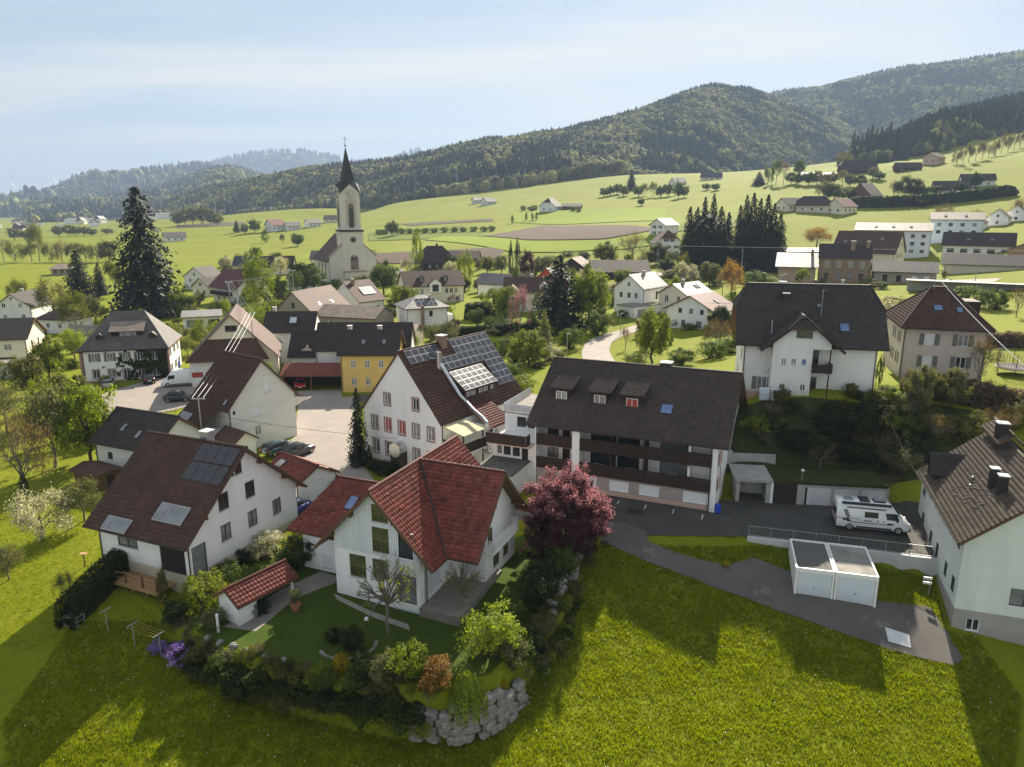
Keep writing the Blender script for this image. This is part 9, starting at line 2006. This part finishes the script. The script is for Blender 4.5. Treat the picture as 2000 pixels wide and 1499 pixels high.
for i, (x, y, rt, p) in enumerate([(33.5, 262.5, 70, 'car_white'), (36.0, 262.0, 72, 'car_silver'), (38.6, 261.6, 68, 'car_white'), (41.4, 261.0, 75, 'car_grey'), (44.0, 260.6, 70, 'car_silver'), (54.5, 243.0, 70, 'car_dark'), (57.0, 242.6, 70, 'car_white'), (59.4, 242.2, 70, 'car_grey'), (62.0, 241.7, 70, 'car_dark'), (64.5, 241.0, 70, 'car_silver')]):
 car('small car in the row along the railway road: ' + nth(i, 10), x, y, rt, p, group='cars parked along the railway road', detail=False)
van('small white motorhome at the dark barn', 29.0, 270.0, 10, 'car_white', L=6.6)
sheet('railway_road', [(20, 259), (40, 257), (56, 238), (80, 226), (130, 196)], [(20, 268), (42, 266), (60, 247), (84, 232), (136, 202)], 50, 6, 0.12, 'asphalt_pale')
for i, (x, y, p) in enumerate([(103, 207, 'car_silver'), (113, 201.5, 'car_white'), (119, 198, 'car_grey')]): car('%s one of three cars below the railway station' % ('left', 'middle', 'right')[i], x, y, -20, p, group='cars below the station', detail=False)

# ------------------------------------------------------------------ boulders of the garden wall
def boulder_mesh(seed):
 g = np.random.default_rng(seed); n1, n2 = 9, 6; V = []
 ph = g.uniform(0, 6.28, 6)
 for i in range(n2 + 1):
  th = math.pi * i / n2
  for j in range(n1):
   a = 2 * math.pi * j / n1; d = np.array([math.sin(th) * math.cos(a), math.sin(th) * math.sin(a), math.cos(th)])
   q = np.sign(d) * np.abs(d) ** 0.55; r = 1 + 0.12 * math.sin(3 * a + ph[0]) * math.sin(2 * th + ph[1]) + g.normal(0, 0.05); V.append(tuple(q * r * 0.5))
 mb = MB(); mb.v = V
 for i in range(n2):
  for j in range(n1): mb.f.append((i * n1 + j, (i + 1) * n1 + j, (i + 1) * n1 + (j + 1) % n1, i * n1 + (j + 1) % n1)); mb.m.append(0); mb.uv.append(None)
 return mb.mesh('boulder', 'stone')
BM = [boulder_mesh(i) for i in range(6)]
bw3 = thing('boulder_wall', 'dry wall of grey boulders holding the front garden corner', 'wall', (-2.4, 39.4, -4.8))
gb = np.random.default_rng(9)
pth = resample([(-5.9, 38.55), (-3.9, 38.0), (-1.9, 38.45), (-0.2, 39.8), (1.2, 42.0)], 60); nb_ = 0
for lv in range(6):
 s = 0.0
 while s < 58:
  wd = gb.uniform(0.5, 1.15); k = int(s); p = pth[k]; d = pth[min(59, k + 2)] - p; a = math.atan2(d[1], d[0])
  top = 5.3 - abs(k - 26) / 26 * 2.2
  if lv < top:
   o = link('boulder', BM[nb_ % 6], bw3, (p[0] + 2.4 + 0.10 * lv * -math.sin(a) + gb.normal(0, 0.04), p[1] - 39.4 + 0.10 * lv * math.cos(a), 0.18 + lv * 0.47 + gb.normal(0, 0.05)), a + gb.normal(0, 0.15)); o.scale = (wd, gb.uniform(0.5, 0.8), gb.uniform(0.45, 0.62)); nb_ += 1
  s += wd * 6.6
bs = thing('rockery', 'row of pale boulders on the right garden slope below the plum', 'rockery', (3.6, 50.0, -2.4))
for i in range(26):
 t_ = i / 25; x = 1.6 + 4.0 * t_ + gb.normal(0, 0.25); y = 44.8 + 11.0 * t_ + gb.normal(0, 0.25)
 o = link('boulder', BM[i % 6], bs, (x - 3.6, y - 50.0, gz(x, y) + 2.5), gb.uniform(0, 3)); o.scale = (gb.uniform(0.5, 1.0), gb.uniform(0.45, 0.8), gb.uniform(0.4, 0.7))
rf = thing('rockery', 'low stones edging the front lawn beside the purple flowers', 'rockery', (-18, 42.6, -2.4))
for i in range(8):
 x = -22.5 + i * 1.2 + gb.normal(0, 0.15); y = 45.0 - i * 0.5 + gb.normal(0, 0.15)
 o = link('boulder', BM[i % 6], rf, (x + 18, y - 42.6, gz(x, y) + 2.5), gb.uniform(0, 3)); o.scale = (gb.uniform(0.35, 0.7), gb.uniform(0.3, 0.6), gb.uniform(0.3, 0.5))

# ------------------------------------------------------------------ garden and yard things
for i, (x, y, l) in enumerate([(-29.1, 46.5, 'leftmost grey clothes-line post on the shaded lawn'), (-26.6, 45.3, 'middle grey clothes-line post on the shaded lawn'), (-24.4, 44.5, 'grey clothes-line post in front of the purple flowers')]):
 z = gz(x, y); o = thing('clothes_post', l, 'clothes post', (x, y, z), R(-25)); MB().tube([(0, 0, -0.2), (0, 0, 1.75)], 0.035, 7).build('post', 'metal_grey', o); MB().beam((0, -0.45, 1.75), (0, 0.45, 1.75), 0.05).build('crossbar', 'metal_grey', o)
def cable(label, P, sag=0.0, r=0.02, m='metal_grey', cat='cable', name='power_cable', group=None, n=18):
 mb = MB(); a, b = Vector(P[0]), Vector(P[1]); mb.tube([a.lerp(b, i / n) - Vector((0, 0, sag * 4 * (i / n) * (1 - i / n))) for i in range(n + 1)], r, 5)
 return tag(mb.build(name, m), label, cat, group)
for k, dy in enumerate((-0.4, -0.13, 0.13, 0.4)):
 cable('%s washing line between the right clothes posts' % ('front', 'second', 'third', 'rearmost')[k], [(-26.6 + dy * 0.42, 45.3 + dy * 0.9, gz(-26.6, 45.3) + 1.77), (-24.4 + dy * 0.42, 44.5 + dy * 0.9, gz(-24.4, 44.5) + 1.77)], 0.06, 0.012, 'wood_tan', 'line', 'washing_line', 'washing lines')
o = thing('garden_post', 'pale mint garden pump post beside the purple flowers', 'post', (-20.6, 45.3, gz(-20.6, 45.3))); MB().box(-0.07, 0.07, -0.07, 0.07, -0.2, 1.35).build('post', 'plaster_mint', o); MB().box(-0.09, 0.09, -0.09, 0.09, 1.35, 1.42).build('cap', 'white_paint', o)
o = thing('crate_frame', 'grey wire crate lying on the shaded lawn', 'crate', (-31.9, 47.2, gz(-31.9, 47.2)), R(-12)); q = MB()
for xx in (-0.55, 0.55):
 for yy in (-0.35, 0.35): q.beam((xx, yy, 0), (xx, yy, 0.75), 0.06)
for zz in (0.05, 0.4, 0.75):
 for yy in (-0.35, 0.35): q.beam((-0.55, yy, zz), (0.55, yy, zz), 0.05)
 for xx in (-0.55, 0.55): q.beam((xx, -0.35, zz), (xx, 0.35, zz), 0.05)
for i in range(5): q.beam((-0.55, -0.3 + 0.15 * i, 0.75), (0.55, -0.3 + 0.15 * i, 0.75), 0.06, 0.02)
q.build('frame', 'metal_grey', o)
o = thing('bird_table', 'rusty bird table on the sunny left lawn', 'bird table', (-34.9, 54.0, gz(-34.9, 54.0))); MB().tube([(0, 0, 0), (0, 0, 1.1)], 0.05, 7).build('post', 'wood_brown', o); MB().box(-0.3, 0.3, -0.2, 0.2, 1.1, 1.15).build('tray', 'wood_tan', o)
o = thing('flower_pot', 'large terracotta pot with small tree beside the shed', 'pot', (-15.9, 47.9, gz(-15.9, 47.9))); MB().lathe((0, 0, 0), [(0.26, 0), (0.34, 0.42), (0.40, 0.45), (0.40, 0.55), (0.34, 0.55)], 14).build('pot', 'terracotta', o)
a = link('foliage', _pr[('round', 0)][0], o, (0, 0, 0.5)); a.scale = (0.9, 0.9, 1.3); a.material_slots[0].link = 'OBJECT'; a.material_slots[0].material = M['leaf_grey']; MB().tube([(0, 0, 0.5), (0, 0, 1.2)], 0.03, 6).build('stem', 'bark', o)
o = thing('garden_lamp', 'white globe lamp on the lawn island bed', 'lamp', (-10.3, 45.9, gz(-10.3, 45.9))); MB().tube([(0, 0, 0), (0, 0, 0.55)], 0.03, 6).build('stem', 'metal_dark', o); MB().lathe((0, 0, 0.5), [(0.03, 0), (0.13, 0.05), (0.17, 0.16), (0.13, 0.27), (0.03, 0.32)], 14).build('globe', 'white_paint', o)
# terrace paving, gravel strip, island edge
sheet('garden_path', [(-20.5, 45.9), (-17.9, 50.4), (-15.4, 53.2)], [(-18.0, 45.4), (-16.4, 49.3), (-13.2, 52.0)], 20, 5, 0.04, 'paving'); sheet('gravel_strip', [(-13.6, 50.0), (-10.4, 47.8), (-7.4, 46.2)], [(-13.2, 49.2), (-10.2, 47.1), (-7.2, 45.5)], 14, 4, 0.04, 'gravel')
o = thing('bed_edging', 'pale curved stone edging of the lawn island bed', 'edging', (0, 0, 0)); q = MB()
for i in range(18):
 a_ = -2.6 + i * 0.16; x = -11.2 + 1.9 * math.cos(a_); y = 43.9 + 1.7 * math.sin(a_); q.cbox((x, y, gz(x, y) + 0.04), (0.24, 0.2, 0.16))
q.build('edging_stone', 'stone', o)
o = thing('rain_barrel', 'bright blue plastic barrel at the hotel corner', 'barrel', (18.9, 61.9, gz(18.9, 61.9))); MB().lathe((0, 0, 0), [(0.24, 0), (0.29, 0.12), (0.29, 0.7), (0.24, 0.84), (0.2, 0.86)], 14).build('barrel', 'plastic_blue', o); MB().lathe((0, 0, 0.862), [(0.22, 0), (0.22, 0.03)], 14).build('lid', 'plastic_blue', o)
o = thing('refuse_bin', 'blue wheeled bin beside the timber-panelled house', 'bin', (-59.0, 125.0, gz(-59, 125)), R(10)); MB().box(-0.35, 0.35, -0.35, 0.35, 0.1, 1.05).build('bin_body', 'plastic_blue', o); MB().box(-0.38, 0.38, -0.4, 0.38, 1.052, 1.12).build('lid', 'plastic_blue', o)
for i, (x, y, a_) in enumerate([(27.0, 75.0, -12), (28.1, 74.75, -12)]):
 o = thing('oil_tank', ('left' if i == 0 else 'right') + ' grey plastic tank against the villa wall', 'tank', (x, y, 7.2), R(a_)); MB().box(-0.48, 0.48, -0.3, 0.3, 0, 1.25).build('tank', 'plaster_bluewhite', o); MB().box(-0.5, 0.5, -0.32, 0.32, 0.6, 0.66).build('band', 'metal_grey', o)
o = thing('mail_post', 'white letterbox post at the mint house door', 'letterbox', (32.6, 51.2, gz(32.6, 51.2)), R(-19)); MB().tube([(0, 0, 0), (0, 0, 1.6)], 0.04, 6).build('post', 'metal_grey', o)
for zz in (1.0, 1.4): MB().box(-0.5, 0.1, -0.06, 0.06, zz, zz + 0.18).build('letterbox', 'white_paint', o)
# drain covers and bay lines are flush sheets
sheet('drain_cover', [(10.8, 62.9), (12.3, 62.3)], [(10.5, 61.9), (12.0, 61.3)], 4, 3, 0.075, 'metal_dark'); sheet('concrete_slab', [(27.4, 47.5), (28.9, 46.9)], [(27.1, 46.3), (28.5, 45.8)], 4, 3, 0.10, 'concrete_pale')
for k, (x, y) in enumerate([(10.2, 64.6), (12.6, 63.6), (15.0, 62.6), (17.4, 61.5)]): sheet('bay_line', [(x, y), (x - 0.35, y - 0.9)], [(x + 0.1, y - 0.05), (x - 0.25, y - 0.95)], 4, 2, 0.074, 'road_paint')
for k, (x, y) in enumerate([(-20.4, 72.4), (-22.6, 75.6)]): sheet('bay_line', [(x, y), (x + 2.4, y + 0.5)], [(x, y - 0.12), (x + 2.4, y + 0.38)], 4, 2, 0.075, 'road_paint')
# trampoline, slide
o = thing('trampoline', 'round garden trampoline with dark safety net at the right edge', 'trampoline', (61.8, 87.0, gz(61.8, 87))); q = MB(); K = 20
for i in range(K):
 a, b = 2 * math.pi * i / K, 2 * math.pi * (i + 1) / K; q.tube([(2 * math.cos(a), 2 * math.sin(a), 0.85), (2 * math.cos(b), 2 * math.sin(b), 0.85)], 0.13, 5)
q.build('rim', 'plaster_pink', o); MB().lathe((0, 0, 0.82), [(1.9, 0), (1.9, 0.03)], 20).build('mat', 'membrane', o)
for i in range(6):
 a = i * math.pi / 3; MB().tube([(1.95 * math.cos(a), 1.95 * math.sin(a), 0), (2.05 * math.cos(a), 2.05 * math.sin(a), 1.6), (1.9 * math.cos(a), 1.9 * math.sin(a), 2.7)], 0.04, 6).build('leg', 'metal_dark', o)
q = MB()
for zz in np.linspace(1.0, 2.65, 8):
 for i in range(K): a, b = 2 * math.pi * i / K, 2 * math.pi * (i + 1) / K; q.beam((1.9 * math.cos(a), 1.9 * math.sin(a), zz), (1.9 * math.cos(b), 1.9 * math.sin(b), zz), 0.018)
for i in range(K * 2): a = math.pi * i / K; q.beam((1.9 * math.cos(a), 1.9 * math.sin(a), 0.95), (1.9 * math.cos(a), 1.9 * math.sin(a), 2.65), 0.014)
q.build('safety_net', 'metal_dark', o)
o = thing('garden_slide', 'pale blue child slide on the sunny lawn', 'slide', (66.0, 98.0, gz(66, 98)), R(-60)); MB().prism([(-1.6, -0.3, 0.15), (-1.6, 0.3, 0.15), (1.2, 0.3, 1.5), (1.2, -0.3, 1.5)], (0, 0, 0.06)).build('chute', 'plaster_bluewhite', o)
for sy in (-0.3, 0.3): MB().tube([(1.7, sy, 0), (1.2, sy, 1.5)], 0.04, 6).build('leg', 'metal_grey', o)
# street lamps
for x, y, l in ((9.6, 124.0, 'slim grey street lamp behind the hotel ridge'), (21.6, 142.8, 'slim grey street lamp at the road bend'), (-79.0, 112.5, 'slim grey lamp post at the left edge')):
 z = gz(x, y); o = thing('street_lamp', l, 'street lamp', (x, y, z)); MB().tube([(0, 0, 0), (0, 0, 4.2)], [0.07, 0.045], 7).build('pole', 'metal_grey', o); MB().beam((-0.1, 0, 4.2), (0.55, 0, 4.35), 0.16, 0.1).build('lamp_head', 'metal_grey', o)
# power lines over the roofs
def unpx(az_t, y, z): return (az_t * y, y, z)
m1 = (-33.9, 75.6, 7.1); m2 = (-41.0, 113.0, 11.1); m3 = (-58.5, 150.0, 12.4); m4 = (-48.2, 160.0, 13.9)
for p, zb, l in ((m1, 3.5, 'roof mast of the power lines at the dark barn'), (m2, 6.5, 'roof mast of the power lines on the timber-panelled house'), (m3, 0, 'wooden power pole behind the timber-panelled house'), (m4, 8.0, 'roof mast of the power lines on the grey-brown house')):
 o = thing('power_pole', l, 'power pole', (p[0], p[1], 0)); MB().tube([(0, 0, zb), (0, 0, p[2] + 0.25)], 0.07, 7).build('pole', 'metal_grey', o); MB().beam((-0.75, 0, p[2]), (0.75, 0, p[2]), 0.09).build('crossarm', 'metal_grey', o)
 for dx_ in (-0.6, 0, 0.6): MB().tube([(dx_, 0, p[2]), (dx_, 0, p[2] + 0.22)], 0.05, 6).build('insulator', 'white_paint', o)
for a, b, nm in ((m1, m2, 'over the panel-clad house roof'), (m2, m3, 'behind the timber-panelled house'), (m3, m4, 'towards the grey-brown house')):
 for dx_, w_ in ((-0.6, 'left'), (0.0, 'middle'), (0.6, 'right')): cable('%s pale power cable running %s' % (w_, nm), [(a[0] + dx_, a[1], a[2] + 0.2), (b[0] + dx_, b[1], b[2] + 0.2)], 0.5, 0.024, 'metal_grey', group='power cables over the roofs')
cable('thick pale cable from the pink house roof to the right edge', [(51.3, 88.2, 19.3), (46.0, 56.5, 11.0)], 0.6, 0.04, 'concrete_pale')
cable('dark wire from the villa roof mast towards the red-brown house', [(33.9, 77.8, 18.55), (37.5, 138.0, 9.6)], 0.5, 0.03, 'metal_dark')
cable('dark wire across the plaza to the inn', [(-33.0, 76.0, 5.2), (-12.1, 73.2, 3.4)], 0.25, 0.02, 'metal_dark')
cable('dark wire down to the mint house gutter', [(38.6, 76.0, 9.4), (36.0, 60.0, 3.6)], 0.2, 0.025, 'metal_dark')
cable('overhead railway wire across the station front', [(30, 250, 15.5), (150, 190, 16.5)], 0.3, 0.05, 'concrete_pale')
for i, (x, y) in enumerate(((48.0, 241.0), (72.0, 229.0), (100.0, 215.0), (128.0, 201.0))):
 o = thing('railway_mast', 'thin overhead line mast along the railway: ' + nth(i, 4), 'mast', (x, y, gz(x, y)), R(-28), 'railway masts'); MB().tube([(0, 0, 0), (0, 0, 9.5)], [0.12, 0.08], 6).build('pole', 'metal_grey', o); MB().beam((0, 0, 8.6), (0, -2.4, 9.0), 0.08).build('bracket', 'metal_grey', o)
# old wind turbines on the far left skyline
for i, (x, y) in enumerate(((-2890, 4330), (-2700, 4420), (-2560, 4450))):
 zz = gz(x, y); o = thing('wind_turbine', 'tiny wind turbine on the far left skyline: ' + nth(i, 3), 'wind turbine', (x, y, zz), 0, 'wind turbines on the skyline'); MB().tube([(0, 0, 0), (0, 0, 105)], [2.4, 1.4], 7).build('tower', 'white_paint', o)
 for k in range(3): a = k * 2.094 + 0.5; MB().beam((0, -3, 105), (38 * math.sin(a), -3, 105 + 38 * math.cos(a)), 1.6, 0.8).build('blade', 'white_paint', o)
# ------------------------------------------------------------------ haze: the air of the valley, one even volume
hz = MB(); hz.box(-9000, 9000, -120, 9600, -75, 620)
hm = bpy.data.materials.new('haze'); hm.use_nodes = True
ht = hm.node_tree; ht.nodes.clear()
ho = ht.nodes.new('ShaderNodeOutputMaterial'); hv_ = ht.nodes.new('ShaderNodeVolumePrincipled')
hv_.inputs['Color'].default_value = (0.34, 0.45, 0.64, 1)
hv_.inputs['Density'].default_value = 0.00015
hv_.inputs['Anisotropy'].default_value = 0.2
ht.links.new(hv_.outputs[0], ho.inputs['Volume'])
M['haze'] = hm
haze = hz.build('haze', 'haze'); stuff(haze)
tag(haze, 'thin bluish haze filling the whole valley air', 'haze')
